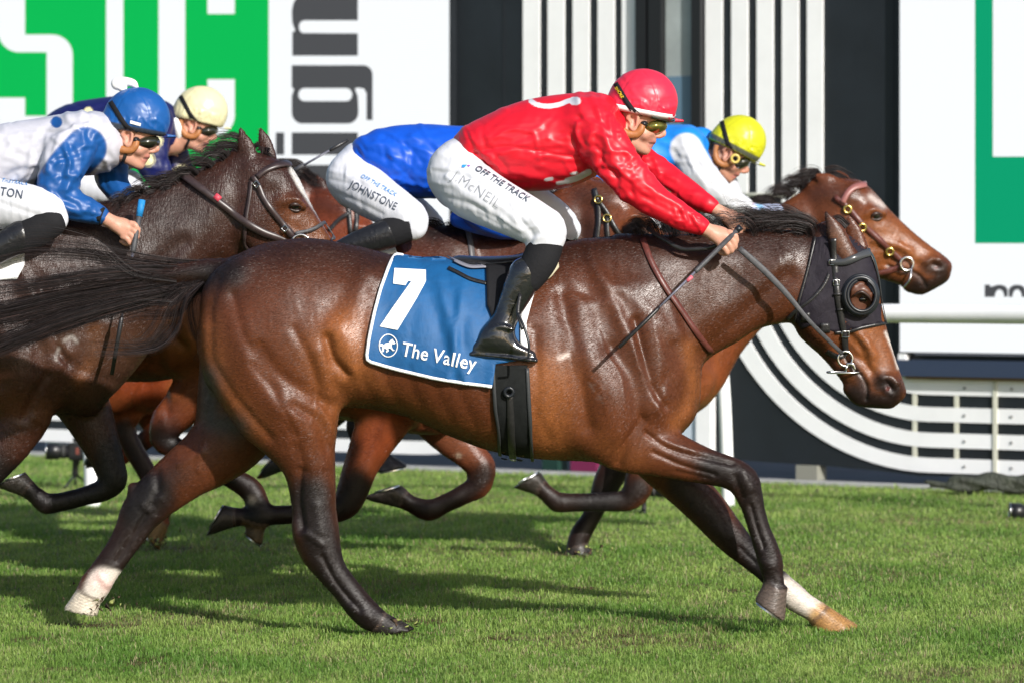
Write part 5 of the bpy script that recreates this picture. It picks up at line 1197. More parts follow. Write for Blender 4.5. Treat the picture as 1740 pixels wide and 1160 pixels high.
# --- horse of the jockey in royal blue
def horse_royal():
    D = 15.6
    neck = [(690, 392, 735, 74), (740, 392, 738, 70), (800, 388, 700, 62), (850, 375, 640, 52), (900, 352, 570, 46), (940, 326, 510, 41), (975, 306, 470, 37), (1000, 300, 440, 26)]
    legs = dict(chains=[([(690, 600, 62, -46, .6), (678, 655, 58, -48, .6), (655, 705, 47, -50, .66), (632, 752, 36, -50, .72), (612, 795, 29, -50, .78), (600, 830, 27, -50, .8), (588, 856, 24, -50, .8), (556, 870, 19, -50, .8), (505, 873, 16, -50, .8), (462, 875, 16, -50, .84), (440, 877, 18.5, -50, .88), (418, 877, 14.5, -50, .9), (400, 878, 15, -50, .95)], dict(k=12)),
                        ([(700, 640, 54, 46, .6), (735, 700, 44, 46, .64), (768, 742, 34, 46, .7), (800, 773, 27, 46, .76), (818, 798, 25, 46, .8), (814, 822, 22, 46, .8), (790, 838, 17.5, 46, .8), (756, 855, 16, 46, .82), (728, 866, 18.5, 46, .86), (704, 858, 15, 46, .9), (686, 849, 14, 46, .95)], dict(k=12)),
                        ([(330, 560, 70, -45, .62), (350, 630, 52, -48, .66), (315, 685, 36, -48, .72), (283, 722, 28, -48, .74), (276, 742, 22, -48, .72), (312, 768, 18, -48, .78), (355, 792, 17, -48, .8), (396, 812, 18, -48, .84), (428, 834, 20, -48, .88), (440, 862, 17, -48, .92), (436, 884, 15, -48, .95)], dict(k=14)),
                        ([(340, 560, 70, 45, .62), (400, 650, 44, 48, .68), (410, 700, 28, 48, .72), (450, 705, 20, 48, .8), (490, 705, 17, 48, .84), (515, 715, 16, 48, .9)], dict(k=14))],
                hoofs=[((404, 878), (368, 879), 15, 25, (-.84, -.5), -50), ((690, 850), (656, 832), 15, 25, (-.27, -.96), 46), ((437, 884), (430, 916), 15, 17, (-.6, .8), -48, (.07, .045, .022)), ((516, 714), (536, 732), 15, 20, (.6, .8), 48)],
                black=[([(606, 828), (585, 858), (505, 873), (440, 877), (365, 879)], 32), ([(818, 810), (790, 838), (728, 866), (680, 846)], 27), ([(275, 742), (355, 792), (428, 834), (438, 890)], 26), ([(285, 730)], 26)])
    mane = [(1, [(x, y, -6), (x - 8, y - 8, -8), (x - 26, y - 6, -10), (x - 44, y + 4, -12)], 7, 9) for x, y in ((745, 396), (790, 392), (835, 384), (870, 370), (905, 352), (935, 334), (965, 318), (990, 306))] + [(1.2, [(1060, 395, -50), (1075, 388, -60), (1092, 392, -62), (1110, 398, -62)], 4, 10)]
    root, b, hm = race_horse('red-brown bay racehorse in the middle of the field, its head behind the red jockey', D, TF(735, 716, .875), neck, ((990, 322), 42, .86), legs, (.115, .029, .010), [([(650, 660), (640, 740), (612, 800)], 9, -6), ([(690, 640), (650, 740), (618, 800)], 10, 6)],
                            [([(690, 640), (640, 740)], 50, (.17, .034, .010), .8, 3), ([(730, 745), (790, 770)], 28, (.15, .05, .025), .7, 2), ([(779, 776)], 4.5, (.42, .37, .28), .7, 2), ([(290, 705)], 22, (.12, .035, .02), .6, 2), ([(428, 850)], 7, (.4, .35, .3), .7, 2), ([(735, 395), (860, 388)], 14, LB, .8, 2), ([(1050, 370), (1080, 380)], 24, (.14, .042, .018), .6, 2)], .0095, 'coat', True, mane, [((1006, 330), (992, 306), 12, -16), ((1020, 322), (1008, 300), 12, 16)])
    ribbon('neck_strap', [(793, 392), (799, 415), (802, 440), (806, 470)], 9, b, D, mat('grey_leather', (.09, .085, .09), .4), root, .007, .004)
    br = ribbon('bridle', [(1010, 322), (1016, 345), (1018, 370), (1014, 410)], 8, b, D, M['leather_black'], root, .008, .004)
    ribbon('cheek_strap', [(1016, 340), (1032, 362), (1044, 385), (1060, 410)], 7, b, D, M['leather_black'], br, .009, .004); ribbon('nose_strap', [(1032, 366), (1032, 390), (1034, 410)], 7, b, D, M['leather_black'], br, .009, .004)
    for x, y in ((1018, 340), (1032, 372)): l, n_ = hit(b, x, y, D); ring('buckle', np.array(l + n_ * .014), 6.5 * D / F, 1.8 * D / F, M['brass'], br, tuple(n_), 18, 6)
    q = lambda x, y, yo=0: P(x, y, D + yo)
    e_, en = hit(b, 1072, 374, D)
    return root, b
H4r, B4 = horse_royal()

# --- horse leading on the far side, brown bridle with brass studs
def horse_far():
    D = 17.3
    neck = [(1120, 396, 700, 62), (1160, 394, 705, 58), (1195, 392, 692, 52), (1225, 388, 660, 46), (1255, 382, 606, 42), (1290, 368, 562, 39), (1325, 348, 530, 36), (1355, 330, 500, 33), (1385, 312, 470, 27), (1400, 306, 440, 18)]
    legs = dict(chains=[([(1130, 650, 50, -38, .6), (1118, 720, 42, -40, .64), (1102, 772, 32, -42, .7), (1090, 806, 26, -42, .76), (1082, 832, 24, -42, .8), (1064, 850, 18, -42, .8), (1020, 852, 16, -42, .82), (975, 853, 15.5, -42, .84), (950, 853, 17, -42, .88), (932, 840, 14.5, -42, .9), (918, 828, 14, -42, .95)], dict(k=10)),
                        ([(1120, 660, 46, 38, .6), (1085, 730, 34, 40, .66), (1050, 785, 27, 40, .72), (1032, 818, 24, 40, .76), (1018, 850, 18, 40, .8), (1002, 882, 16, 40, .82), (986, 908, 18, 40, .88), (980, 925, 17, 40, .92)], dict(k=10)),
                        ([(720, 600, 60, -40, .62), (680, 660, 40, -42, .68), (640, 700, 27, -44, .72), (610, 722, 22, -44, .72), (612, 745, 17, -44, .8), (632, 768, 16, -44, .86), (644, 782, 15, -44, .9)], dict(k=12)),
                        ([(700, 600, 60, 40, .62), (640, 650, 38, 42, .68), (580, 690, 25, 44, .72), (550, 718, 21, 44, .72), (520, 746, 16, 44, .8), (498, 772, 16, 44, .86), (486, 783, 15, 44, .9)], dict(k=12))],
                hoofs=[((922, 830), (898, 812), 14, 24, (-.5, -.87), -42), ((980, 925), (984, 945), 17, 24, (.05, 1), 40), ((642, 776), (664, 798), 16, 23, (.2, .98), -44, (.03, .03, .04)), ((484, 782), (456, 786), 16, 22, (-.78, -.62), 44, (.02, .02, .025))],
                black=[([(1085, 830), (1050, 852), (950, 853), (900, 815)], 26), ([(1050, 790), (1020, 850), (980, 935)], 32), ([(600, 715), (620, 760), (655, 790)], 34), ([(560, 700), (500, 770), (460, 790)], 30), ([(590, 680), (640, 690)], 30)])
    mane = [(1, [(x, y, -4), (x - 10, y - 10, -6), (x - 28, y - 8, -8), (x - 46, y + 6, -8)], 6, 9) for x, y in ((1250, 384), (1285, 368), (1315, 352), (1345, 334), (1370, 318), (1392, 306))] + [(.5, [(1400, 300, 0), (1388, 286, 0), (1370, 292, 0), (1352, 306, 0)], 6, 12), (.6, [(1405, 296, 0), (1415, 292, 0), (1432, 298, 0), (1455, 310, 0)], 6, 6), (.25, [(1380, 310, 0), (1355, 320, 0), (1338, 345, 0), (1322, 358, 0)], 6, 12)]
    root, b, hm = race_horse('bay racehorse leading on the far side, in a brown bridle with brass studs', D, TF(1130, 712, .79), neck, ((1392, 320), 36.5, .86), legs, (.120, .033, .011), [([(1190, 620), (1220, 660), (1200, 690)], 12, 5), ([(1180, 600), (1195, 660)], 12, -5)],
                            [([(1190, 580), (1220, 640)], 60, (.18, .045, .015), .7, 2), ([(1450, 390), (1560, 420)], 34, (.18, .058, .018), .55, 2), ([(1480, 335), (1500, 350)], 6, (.55, .48, .45), .8, 2), ([(1340, 360), (1390, 380)], 30, (.08, .028, .014), .5, 2)], .0095, 'coat', True, mane, [((1430, 326), (1386, 296), 17, -22), ((1436, 306), (1414, 292), 10, 18)])
    L = M['leather_brown']
    br = ribbon('bridle', [(1418, 335), (1440, 352), (1464, 380), (1492, 406), (1518, 430), (1535, 446)], 9, b, D, L, root, .009, .004)
    ribbon('browband', [(1432, 345), (1440, 330), (1452, 320), (1470, 316)], 9, b, D, mat('pink_brown_leather', (.26, .10, .09), .4), br, .011, .006)
    for x, y in ((1440, 356), (1464, 386), (1511, 427)): l, n_ = hit(b, x, y, D); ring('brass_stud', np.array(l + n_ * .014), 6.0 * D / F, 2.4 * D / F, M['brass'], br, tuple(n_), 18, 8)
    l, n_ = hit(b, 1540, 450, D); c = np.array(l + n_ * .02); bit = ring('bit_ring', c, 11 * D / F, 2.2 * D / F, M['steel'], root, (.1, -1, 0), 24, 8)
    kk = D / F; tube('bit_arm', [c + np.array([8 * kk, 0, -6 * kk]), c + np.array([4 * kk, -.02, -26 * kk]), c + np.array([-6 * kk, -.01, -40 * kk])], .005, M['steel'], bit, 8)
    ribbon('rein', [(1532, 453), (1510, 460), (1484, 464), (1440, 470)], 8, b, D, L, root, .014, .004)
    S = None
    return root, b
H5r, B5 = horse_far()
# ================================================================ THE JOCKEYS
SK = (.52, .27, .19)
class HT:
    def __init__(s, cx, cy, rot, sc_): s.cx, s.cy, s.s = cx, cy, sc_; s.c, s.n = math.cos(math.radians(rot)), math.sin(math.radians(rot)); s.rot = rot
    def __call__(s, x, y):
        x -= 1092; y -= 172; return (s.cx + s.s * (x * s.c - y * s.n), s.cy + s.s * (x * s.n + y * s.c))

def mk(S, m, T, root, name, col=None, paints=(), strokes=(), ymid=0, smooth=1, key=None):
    V, Q = S.build(smooth)
    if strokes: V = sculpt_strokes(V, Q, strokes, ymid)
    C = paint(V, col, paints, ymid) if col is not None else None
    o = mesh_obj(name, V, Q, m, root, colors=C)
    return o, V, Q

def jockey(label, D, T, skin_chains, hands, jacket, jcol, jpaint, jstrokes, breech, bstrokes, boots, capcol, goggles, vox=.0065, sp=(), group='jockeys crouched over their horses', extra=None, peak=True, cappaint=(), skin=SK, band=None, bpaint=(), socks=None, fine=.0038):
    root = empty('person', tuple(P(T.cx, T.cy + 200 * T.s, D)), label, 'jockey', group); ym = D - D0; s = T.s
    t = lambda pts: [(*T(p[0], p[1]), p[2] * s, *( [p[3] * s] if len(p) > 3 else []), *p[4:]) for p in pts]
    # ---- one continuous body: head, neck, trunk, arms, hands with five fingers
    S = Sculpt(D, fine)
    S.ell(T(1086, 188), (44 * s, 35 * s, 44 * s), k=6 * s)
    S.chain(t([(1078, 212, 27), (1094, 228, 21), (1100, 236, 15)]), k=8 * s); S.chain(t([(1104, 200, 17, 0, 1.25), (1106, 214, 15, 0, 1.2)]), k=6 * s)
    for sg in (-1, 1):
        S.chain(t([(1058, 222, 15, sg * 18), (1072, 240, 12, sg * 15), (1088, 251, 10, sg * 7)]), k=8 * s)
        S.chain(t([(1104, 224, 9, sg * 15), (1094, 228, 10, sg * 19)]), k=7 * s)
        S.chain(t([(1106, 196, 5, sg * 16), (1114, 194, 5, sg * 8)]), k=6 * s)
        # ear
        S.chain(t([(1066, 201, 3.2, sg * 33), (1072, 193, 3.2, sg * 36), (1080, 192, 3.2, sg * 37), (1084, 200, 3, sg * 36), (1082, 212, 3, sg * 35), (1076, 221, 3.6, sg * 34), (1071, 216, 3, sg * 33)]), k=2 * s)
        S.chain(t([(1070, 204, 4, sg * 31), (1075, 212, 4, sg * 31)]), k=3 * s)
        S.chain(t([(1118, 232, 3.6, sg * 5.5), (1113, 231, 3, sg * 7)]), k=3 * s)
    S.chain(t([(1114, 204, 5.5), (1121, 217, 5.0), (1127, 227, 5.6), (1121, 231, 5)]), k=4 * s)
    S.chain(t([(1109, 240.5, 5.2, 0, 2.1), (1111, 241, 3.6, 0, 2.4)]), k=2.5 * s); S.chain(t([(1104, 248.5, 5, 0, 2), (1105.5, 248.2, 4, 0, 2.2)]), k=2.5 * s)
    S.ell(T(1096, 256), (9 * s, 10 * s, 8 * s), k=6 * s)
    for c in skin_chains: S.chain(c[0], **c[1])
    for c in hands: S.chain(c[0], k=c[1] if len(c) > 1 else 2.2)
    lips = (.42, .14, .12); px_ = [([T(1108, 240), T(1114, 241)], 4 * s, lips, .8), ([T(1103, 248), T(1109, 248)], 4 * s, lips, .8), ([T(1104, 244.5), T(1114, 244.5)], 1.6 * s, (.05, .02, .02), .9),
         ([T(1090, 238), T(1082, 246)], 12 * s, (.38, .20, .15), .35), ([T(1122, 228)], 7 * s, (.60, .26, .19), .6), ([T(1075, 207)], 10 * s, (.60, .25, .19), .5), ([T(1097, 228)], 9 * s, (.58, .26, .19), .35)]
    st_ = [([T(1103, 244.4), T(1116, 244)], 1.5 * s, -3.0), ([T(1074, 203), T(1076, 212)], 3.2 * s, -5), ([T(1106, 233), T(1101, 243)], 2 * s, -1.5), ([T(1108, 212)], 7 * s, -3)]
    o, V, Q = mk(S, M['skin'], T, root, 'body', skin, px_ + list(sp), st_, ym, 1)
    bb = bvh_of(V, Q)
    # hair under the cap edge
    # ---- helmet
    S = Sculpt(D, .0042); S.ell(T(1092, 174), (60 * s, 47 * s, 57 * s), k=2, ang=-math.radians(T.rot + 9)); S.ell(T(1062, 186), (30 * s, 42 * s, 28 * s), k=14 * s)
    n = (T(0, 1)[0] - T(0, 0)[0], T(0, 1)[1] - T(0, 0)[1]); a9 = math.radians(T.rot + 10); S.cut(T(1092, 198), (-math.sin(a9), math.cos(a9)), 5 * s)
    hs = [([T(1048, 195), T(1075, 199), T(1100, 204)], 3 * s, -4), ([T(1090, 118), T(1112, 150), T(1120, 185)], 1.4 * s, -1.5), ([T(1086, 118), T(1062, 145), T(1052, 175)], 1.4 * s, -1.5)]
    rr = random.Random(int(T.cx))
    for i in range(14):
        x = 1040 + i * 8; hs.append(([T(x, 186 + (x - 1040) * .16), T(x + rr.uniform(-3, 9), 172 + (x - 1040) * .16 - rr.uniform(0, 12))], 2.6 * s, rr.choice((-2, 2, 2.6))))
    for f_ in folds([(1092, 150, 40, 25, 60, 24, 5, 54, 4.5, 0.7752), (1100, 184, 44, 9, 20, 18, 8, 27, 3, 1.5504)], int(T.cx)): hs.append(([T(*p) for p in f_[0]], f_[1] * s, f_[2], 'all', 1))
    h, Vh, Qh = mk(S, M['cap'], T, root, 'helmet', capcol, cappaint, hs, ym, 1)
    hb = bvh_of(Vh, Qh)
    if band: ribbon('helmet_band', [T(1036, 179), T(1060, 184), T(1090, 190), T(1120, 196), T(1149, 200)], 8.5 * s, hb, D, band, h, .003, .001)
    # peak
    Sk = Sculpt(D, .004); Sk.chain(t([(1128, 202, 5, 0, 5.4), (1146, 205, 3.6, 0, 5.6), (1160, 206, 2.4, 0, 4.6)]), k=3 * s); mk(Sk, M['cap'], T, h, 'peak', capcol, (), (), ym, 1)
    # goggles
    if goggles:
        Sg = Sculpt(D, .0035); Sg.ell(T(1109, 216), (25 * s, 33 * s, 14.5 * s), k=2, ang=-math.radians(T.rot + 6)); Sg.cut(T(1084, 208), (-math.cos(a9), -math.sin(a9)), 2)
        g, Vg, Qg = mk(Sg, goggles, T, root, 'goggles', None, (), (), ym, 1)
        gb = bvh_of(Vg, Qg); 
        Sg = Sculpt(D, .0035); Sg.ell(T(1093, 212), (11 * s, 37.5 * s, 10 * s), k=2, ang=-math.radians(T.rot)); mk(Sg, M['black_rubber'], T, g, 'frame', None, (), (), ym, 1)
        sp_ = ribbon('goggle_strap', [T(1047, 143), T(1056, 158), T(1068, 178), T(1080, 192), T(1090, 200)], 8.5 * s, hb, D, M['sock'], g, .004, .002)
        ribbon('goggle_strap', [T(1047, 143), T(1056, 158), T(1068, 178), T(1080, 192), T(1090, 200)], 8.5 * s, hb, D, M['sock'], g, .004, .002, True)
    # leather ear guard and chin strap
    def near_pt(x, y, off=.004):
        X, Y = T(x, y); l, nr = hit(bb, X, Y, D); return np.array(l) + np.array([0, -off, 0])
    eg = tube('ear_guard', [P(*T(x, y), D - 32 * s * D / F) for x, y in ((1050, 194), (1051, 208), (1056, 220), (1066, 228), (1078, 229), (1088, 222), (1092, 212))], [5.5 * s * D / F] * 2 + [7 * s * D / F] * 4 + [5 * s * D / F], M['leather_tan'], root, 10, .8)
    ribbon('chin_strap', [T(1072, 226), T(1070, 240), T(1066, 250), T(1064, 258)], 5.5 * s, bb, D, M['leather_black'], root, .004, .003)
    # ---- silk jacket
    S = Sculpt(D, vox)
    for kind, a, kw in jacket:
        getattr(S, kind)(a, **kw)
    j, Vj, Qj = mk(S, M['silk'], T, root, 'jacket', jcol, jpaint, jstrokes, ym, 1); jb = bvh_of(Vj, Qj)
    S = Sculpt(D, vox)
    for kind, a, kw in breech: getattr(S, kind)(a, **kw) if kind != 'ell' else S.ell(*a, **kw)
    br, Vb, Qb = mk(S, M['breeches'], T, root, 'breeches', (.60, .61, .66), bpaint, bstrokes, ym, 1); brb = bvh_of(Vb, Qb)
    for nm, chains, m_ in boots:
        S = Sculpt(D, vox)
        for a, kw in chains: S.chain(a, **kw)
        mk(S, m_, T, root, nm, None, (), (), ym, 1)
    return root, dict(body=bb, helmet=hb, jacket=jb, breeches=brb, jo=j, bo=br, ho=h)

def fist(x, y, ang, s, yo, flip=1):
    """closed hand: wrist at x, y, knuckles along ang degrees; four fingers curl round and a thumb closes over them"""
    c, n = math.cos(math.radians(ang)), math.sin(math.radians(ang)); f = lambda u, v: (x + s * (u * c - v * n), y + s * (u * n + v * c))
    def C(pts, k=2.0): return ([(*f(p[0], p[1] * flip), p[2] * s, yo + p[3] * s) for p in pts], k * s)
    o = [C([(-6, 0, 12, 0), (12, 2, 12.5, 0), (34, 2, 13, 0)], 6), C([(10, -2, 11, 4), (40, -5, 10, 2)], 6), C([(10, 6, 10, -3), (34, 16, 9.5, -2)], 6)]
    for i, (u, v) in enumerate(((46, -9), (47, 1), (44, 11), (38, 21))):
        L_ = (16, 18, 16, 12)[i]; r = (7.0, 7.2, 6.7, 5.9)[i]
        o.append(C([(u - 8, v, r, -4), (u + 2, v + 1, r * 1.04, -6), (u + 9, v + L_ * .62, r * .95, -3), (u + 3, v + L_ * .95, r * .86, 7), (u - 8, v + L_ * .8, r * .75, 9)], 1.2))
    o.append(C([(8, -6, 8.5, 9), (26, -8, 8, 15), (42, -3, 6.6, 15), (54, 6, 5.4, 9)], 2))
    return o

WH = (.62, .62, .66)
# ---------------------------------------------------------------- red jockey
RED = (.60, .008, .022)
T1 = HT(1092, 172, 0, 1.0)
hand1 = fist(1205, 392, 20, .88, -92); hand1f = fist(1225, 362, 22, .80, -10)
j1 = jockey('jockey in shiny red silks and red cap, riding the nearest horse', D0, T1,
    [([(1076, 214, 26), (1058, 232, 27), (1035, 250, 32), (1000, 250, 40)], dict(k=10)), ([(960, 240, 55), (860, 250, 52), (810, 280, 45)], dict(k=12)),
     ([(1005, 225, 26, -70), (1070, 300, 21, -92), (1120, 345, 17, -94), (1170, 376, 12.5, -92), (1194, 387, 11, -92), (1208, 394, 11, -92)], dict(k=6)), ([(1030, 225, 24, 60), (1090, 280, 19, 50), (1150, 325, 14, 20), (1205, 350, 11, -8), (1228, 362, 10.5, -10)], dict(k=6))],
    hand1 + hand1f,
    [('xloft', [(772, 232, 240, 14), (782, 222, 262, 44), (798, 210, 284, 62), (820, 199, 303, 72), (860, 181, 321, 80), (900, 169, 325, 84), (950, 161, 322, 86), (1000, 157, 306, 88), (1028, 160, 286, 82), (1046, 170, 268, 62), (1060, 190, 250, 34)], dict(k=10, e=2.2)),
     ('chain', [(1000, 210, 44, -62, .9), (1022, 238, 42, -82, .8), (1048, 276, 38, -92, .8), (1080, 313, 33, -95, .8), (1115, 343, 27, -94, .85), (1150, 364, 23, -93, .9), (1176, 378, 19, -92, .95), (1187, 383, 15, -92, 1)], dict(k=16)),
     ('chain', [(1184, 381, 16.5, -92), (1192, 385, 15, -92)], dict(k=4)),
     ('chain', [(1020, 215, 40, 62, .8), (1065, 258, 33, 62, .8), (1110, 292, 29, 48, .85), (1150, 318, 26, 28, .9), (1186, 339, 20, 4, .95), (1203, 348, 15, -7, 1)], dict(k=10)), ('chain', [(1202, 347, 16, -7), (1209, 351, 14, -7)], dict(k=3)),
     ('chain', [(1040, 215, 26, -14), (1052, 232, 27, 0), (1040, 250, 26, 0)], dict(k=10))],
    RED, [([(902, 172), (912, 178), (930, 181), (950, 178), (966, 172), (978, 170)], 4.2, WH, 1, 20), ([(974, 172), (980, 172)], 7, WH, 1, 20), ([(964, 308), (980, 303), (1000, 293)], 5.5, WH, .97, 20), ([(928, 306), (938, 304)], 3, WH, .95, 10), ([(948, 312), (966, 309)], 3.5, WH, .95, 10), ([(972, 296), (980, 294)], 2.5, WH, .95, 10)],
    folds([(880, 215, 90, 35, -18, 13.2, 13, 90, 4.8, 2.0672), (890, 285, 90, 30, 12, 13.2, 17, 82.5, 4.5, 2.7132), (815, 268, 25, 30, 50, 13.2, 8, 51, 3.9, 2.584), (1010, 215, 28, 40, 65, 18, 10, 66, 4.8, 3.23), (1040, 285, 30, 35, 50, 16.8, 11, 69, 4.8, 3.553), (1100, 335, 40, 24, 35, 15.6, 10, 63, 4.5, 3.23), (1165, 372, 18, 14, 30, 12, 7, 33, 3, 2.0672), (1110, 285, 50, 22, 30, 16.8, 9, 60, 4.5, 2.907), (1045, 195, 18, 22, 60, 18, 4, 39, 3.9, 2.584)], 4) +
    [([(800, 262), (860, 250), (940, 262), (1000, 272)], 3, -5), ([(832, 275), (880, 250), (930, 235)], 7, 6), ([(800, 240), (850, 215), (910, 205)], 12, 4), ([(790, 250), (820, 290), (850, 305)], 6, 6), ([(805, 262), (840, 300), (880, 316)], 5, -6), ([(830, 262), (850, 290)], 6, 6), ([(870, 290), (930, 300), (980, 290)], 8, 5),
     ([(970, 232), (985, 270), (1020, 310)], 4, -8), ([(985, 200), (970, 230), (975, 260)], 5, -5), ([(1000, 240), (1010, 225), (1030, 235), (1040, 262)], 6, 7), ([(1012, 250), (1022, 262), (1020, 285)], 5, -7), ([(1030, 240), (1056, 290), (1090, 325)], 7, 6), ([(1010, 280), (1045, 325), (1080, 355)], 6, 5), ([(1020, 270), (1050, 305)], 4, -6),
     ([(1060, 300), (1095, 335), (1140, 360)], 5, -5), ([(1080, 300), (1120, 330), (1160, 352)], 5, 5), ([(1050, 180), (1035, 205), (1040, 235)], 5, 5), ([(1000, 170), (1010, 200), (1030, 215)], 6, -6), ([(1020, 165), (1028, 190)], 4, 5),
     ([(1085, 262), (1110, 285), (1150, 305)], 6, 5, 'far'), ([(1095, 290), (1130, 320), (1170, 340)], 4, -5, 'far')] + [([(1150 + i * 9, 352 + i * 5), (1158 + i * 9, 372 + i * 4)], 2.2, 3.5 if i % 2 else -3.5) for i in range(4)] + [([(1178 + i * 2.5, 366 + i * 5.2), (1190 + i * .3, 370 + i * 5.2)], 1.5, 4) for i in range(-1, 6)],
    [('chain', [(792, 258, 30, 0, 1.5), (776, 290, 46, 0, 1.35), (780, 312, 46, 0, 1.2)], dict(k=14)),
     ('chain', [(775, 296, 50, -34, .9), (800, 322, 49, -62, .85), (840, 345, 44, -92, .85), (880, 365, 40, -112, .8), (910, 381, 37, -122, .8), (928, 394, 35, -126, .8), (924, 404, 32, -128, .8)], dict(k=14)), ('chain', [(926, 408, 31, -128, .8), (922, 416, 27, -128, .8)], dict(k=6)),
     ('chain', [(790, 290, 48, 30, .9), (850, 322, 42, 80, .85), (910, 352, 36, 108, .8), (948, 376, 31, 118, .8), (963, 390, 25, 118, .8)], dict(k=10))],
    folds([(770, 285, 40, 40, 10, 14.4, 8, 75, 4.2, 1.292), (850, 350, 60, 30, 32, 16.8, 11, 69, 4.2, 1.5504), (915, 385, 30, 20, -10, 24, 6, 45, 3.3, 1.5504)], 9) +
    [([(745, 262), (790, 275), (830, 300)], 5, 3), ([(735, 290), (780, 296), (812, 310)], 4, -4), ([(730, 310), (770, 316)], 4, 3), ([(735, 330), (790, 345), (850, 375)], 5, -4), ([(760, 300), (790, 330), (830, 352)], 6, 4), ([(885, 375), (905, 402), (898, 415)], 5, -6), ([(905, 372), (920, 395)], 5, 5), ([(940, 380), (948, 402)], 5, -4), ([(895, 388), (935, 380), (955, 392)], 3, 3), ([(800, 330), (850, 350), (880, 378)], 5, 3), ([(820, 290), (880, 330), (940, 365)], 6, 4), ([(770, 270), (760, 300)], 5, 3), ([(810, 362), (850, 385)], 4, -4), ([(850, 370), (886, 392)], 4, 4)],
    [('knee_sock', [([(926, 418, 30, -129, .8), (920, 436, 30, -130, .8), (908, 458, 28, -131, .8), (898, 472, 26, -131, .8)], dict(k=4))], M['sock']),
     ('boot', [([(893, 466, 28.5, -131, .8), (884, 486, 27, -131, .8), (873, 510, 24, -131, .8), (862, 534, 21.5, -132, .8), (853, 556, 21, -134, .85), (846, 574, 22, -136, .85)], dict(k=4)), ([(846, 566, 22, -134, .85), (828, 582, 17, -135, .9), (814, 592, 13, -136, .95)], dict(k=14)), ([(838, 574, 19, -136, .9), (862, 586, 15.5, -138, .95), (886, 597, 11, -140, 1.15), (903, 603, 8, -140, 1.1)], dict(k=16)), ([(800, 601, 5, -135, 2.4), (850, 605, 5, -138, 2.8), (885, 609, 4.5, -140, 3.0), (910, 612, 5, -140, 2.4)], dict(k=4)), ([(833, 561, 3.5, -152, .8), (850, 555, 3.5, -156, .8), (872, 560, 3.5, -154, .8)], dict(k=4))], M['boot']),
     ('boot', [([(960, 400, 24, 122, .8), (930, 450, 26, 124, .8), (890, 520, 22, 126, .8), (862, 570, 20, 128, .8)], dict(k=4)), ([(836, 585, 18, 130, .8), (870, 592, 14, 132, .9), (904, 602, 9, 132, 1)], dict(k=10))], M['boot'])],
    (.62, .022, .055), M['lens_fire'], vox=.0055, band=M['white_cloth'])
def j1_extra():
    r, B = j1; D = D0
    ribbon('collar', [(1046, 222), (1052, 240), (1060, 252)], 7, B['body'], D, M['white_cloth'], r, .006, .003)
    V_, F_ = text_px('OFF THE TRACK', 806, 289, 9.5, 31.5, .25, 1.0, .02); text_on('lettering', V_, F_, B['breeches'], D, M['grey_print'], B['bo'], .004)
    V_, F_ = text_px('J.McNEIL', 767, 304, 17, 33, 0, 1.0, -.022); text_on('embroidery', V_, F_, B['breeches'], D, mat('grey_thread', (.25, .26, .28), .6), B['bo'], .004)
    for poly, c in (([(786, 281), (794, 281), (790, 286), (785, 286)], (.02, .25, .7)), ([(794, 281), (800, 282), (797, 285)], (.35, .08, .5))):
        text_on('badge', poly, [tuple(range(len(poly)))], B['breeches'], D, mat('badge_print', c, .6), B['bo'], .004)
    V_, F_ = text_px('SHOBE', 1046.5, 151, 4.6, 58, 0, 1., .02); text_on('strap_lettering', V_, F_, B['helmet'], D, M['yellow_print'], B['ho'], .008)
    # white figures across the back
    # goggles resting above the visor
    ribbon('spare_visor', [T1(1106, 199), T1(1126, 204), T1(1146, 209)], 5, B['helmet'], D, M['lens'], B['ho'], .006, .004)
j1_extra()

# whips: held by the jockeys, things of their own
def whip(label, a, b, D, r0=.0085, tip_col=None, da=0, db=0, grip=.25):
    pa, pb = P(a[0], a[1], D + da), P(b[0], b[1], D + db); o = empty('riding_whip', tuple((pa + pb) / 2), label, 'whip', 'riding whips')
    g = pa + (pb - pa) * grip; f = pa + (pb - pa) * .66
    tube('handle', [pa, pa + (g - pa) * .96, g], [r0 * 1.25, r0 * 1.2, r0], M['rein'], o, 12, smoothp=False)
    tube('shaft', [g, f], [r0 * .62, r0 * .5], mat('whip_shaft', (.10, .10, .13), .35, noise=(400, .4, 2.2, (1, 1, 1))), o, 10, smoothp=False)
    tube('padded_tip', [f, f + (pb - f) * .06, f + (pb - f) * .12, pb], [r0 * .5, r0 * .95, r0, r0 * .85], M['leather_black'], o, 12, smoothp=False)
    if tip_col: tube('knob', [pa - (g - pa) * .02, pa + (g - pa) * .3], [r0 * 1.6, r0 * 1.5], tip_col, o, 14, smoothp=False)
    else: tube('knob', [pa - (pb - pa) * .03, pa + (pb - pa) * .004], [r0 * 1.7, r0 * 1.5], M['black_rubber'], o, 14, smoothp=False)
    return o
w1 = whip('whip held against the neck of the nearest horse by the red jockey', (1252, 392), (1052, 590), D0, .0074, None, -.21, -.42, .36)
l1 = P(1172, 474, D0 - .30); tube('red_band', [P(1176, 470, D0 - .295), P(1167, 478, D0 - .30)], .0072, mat('pink_tape', (.55, .12, .16), .5), w1, 10, smoothp=False)

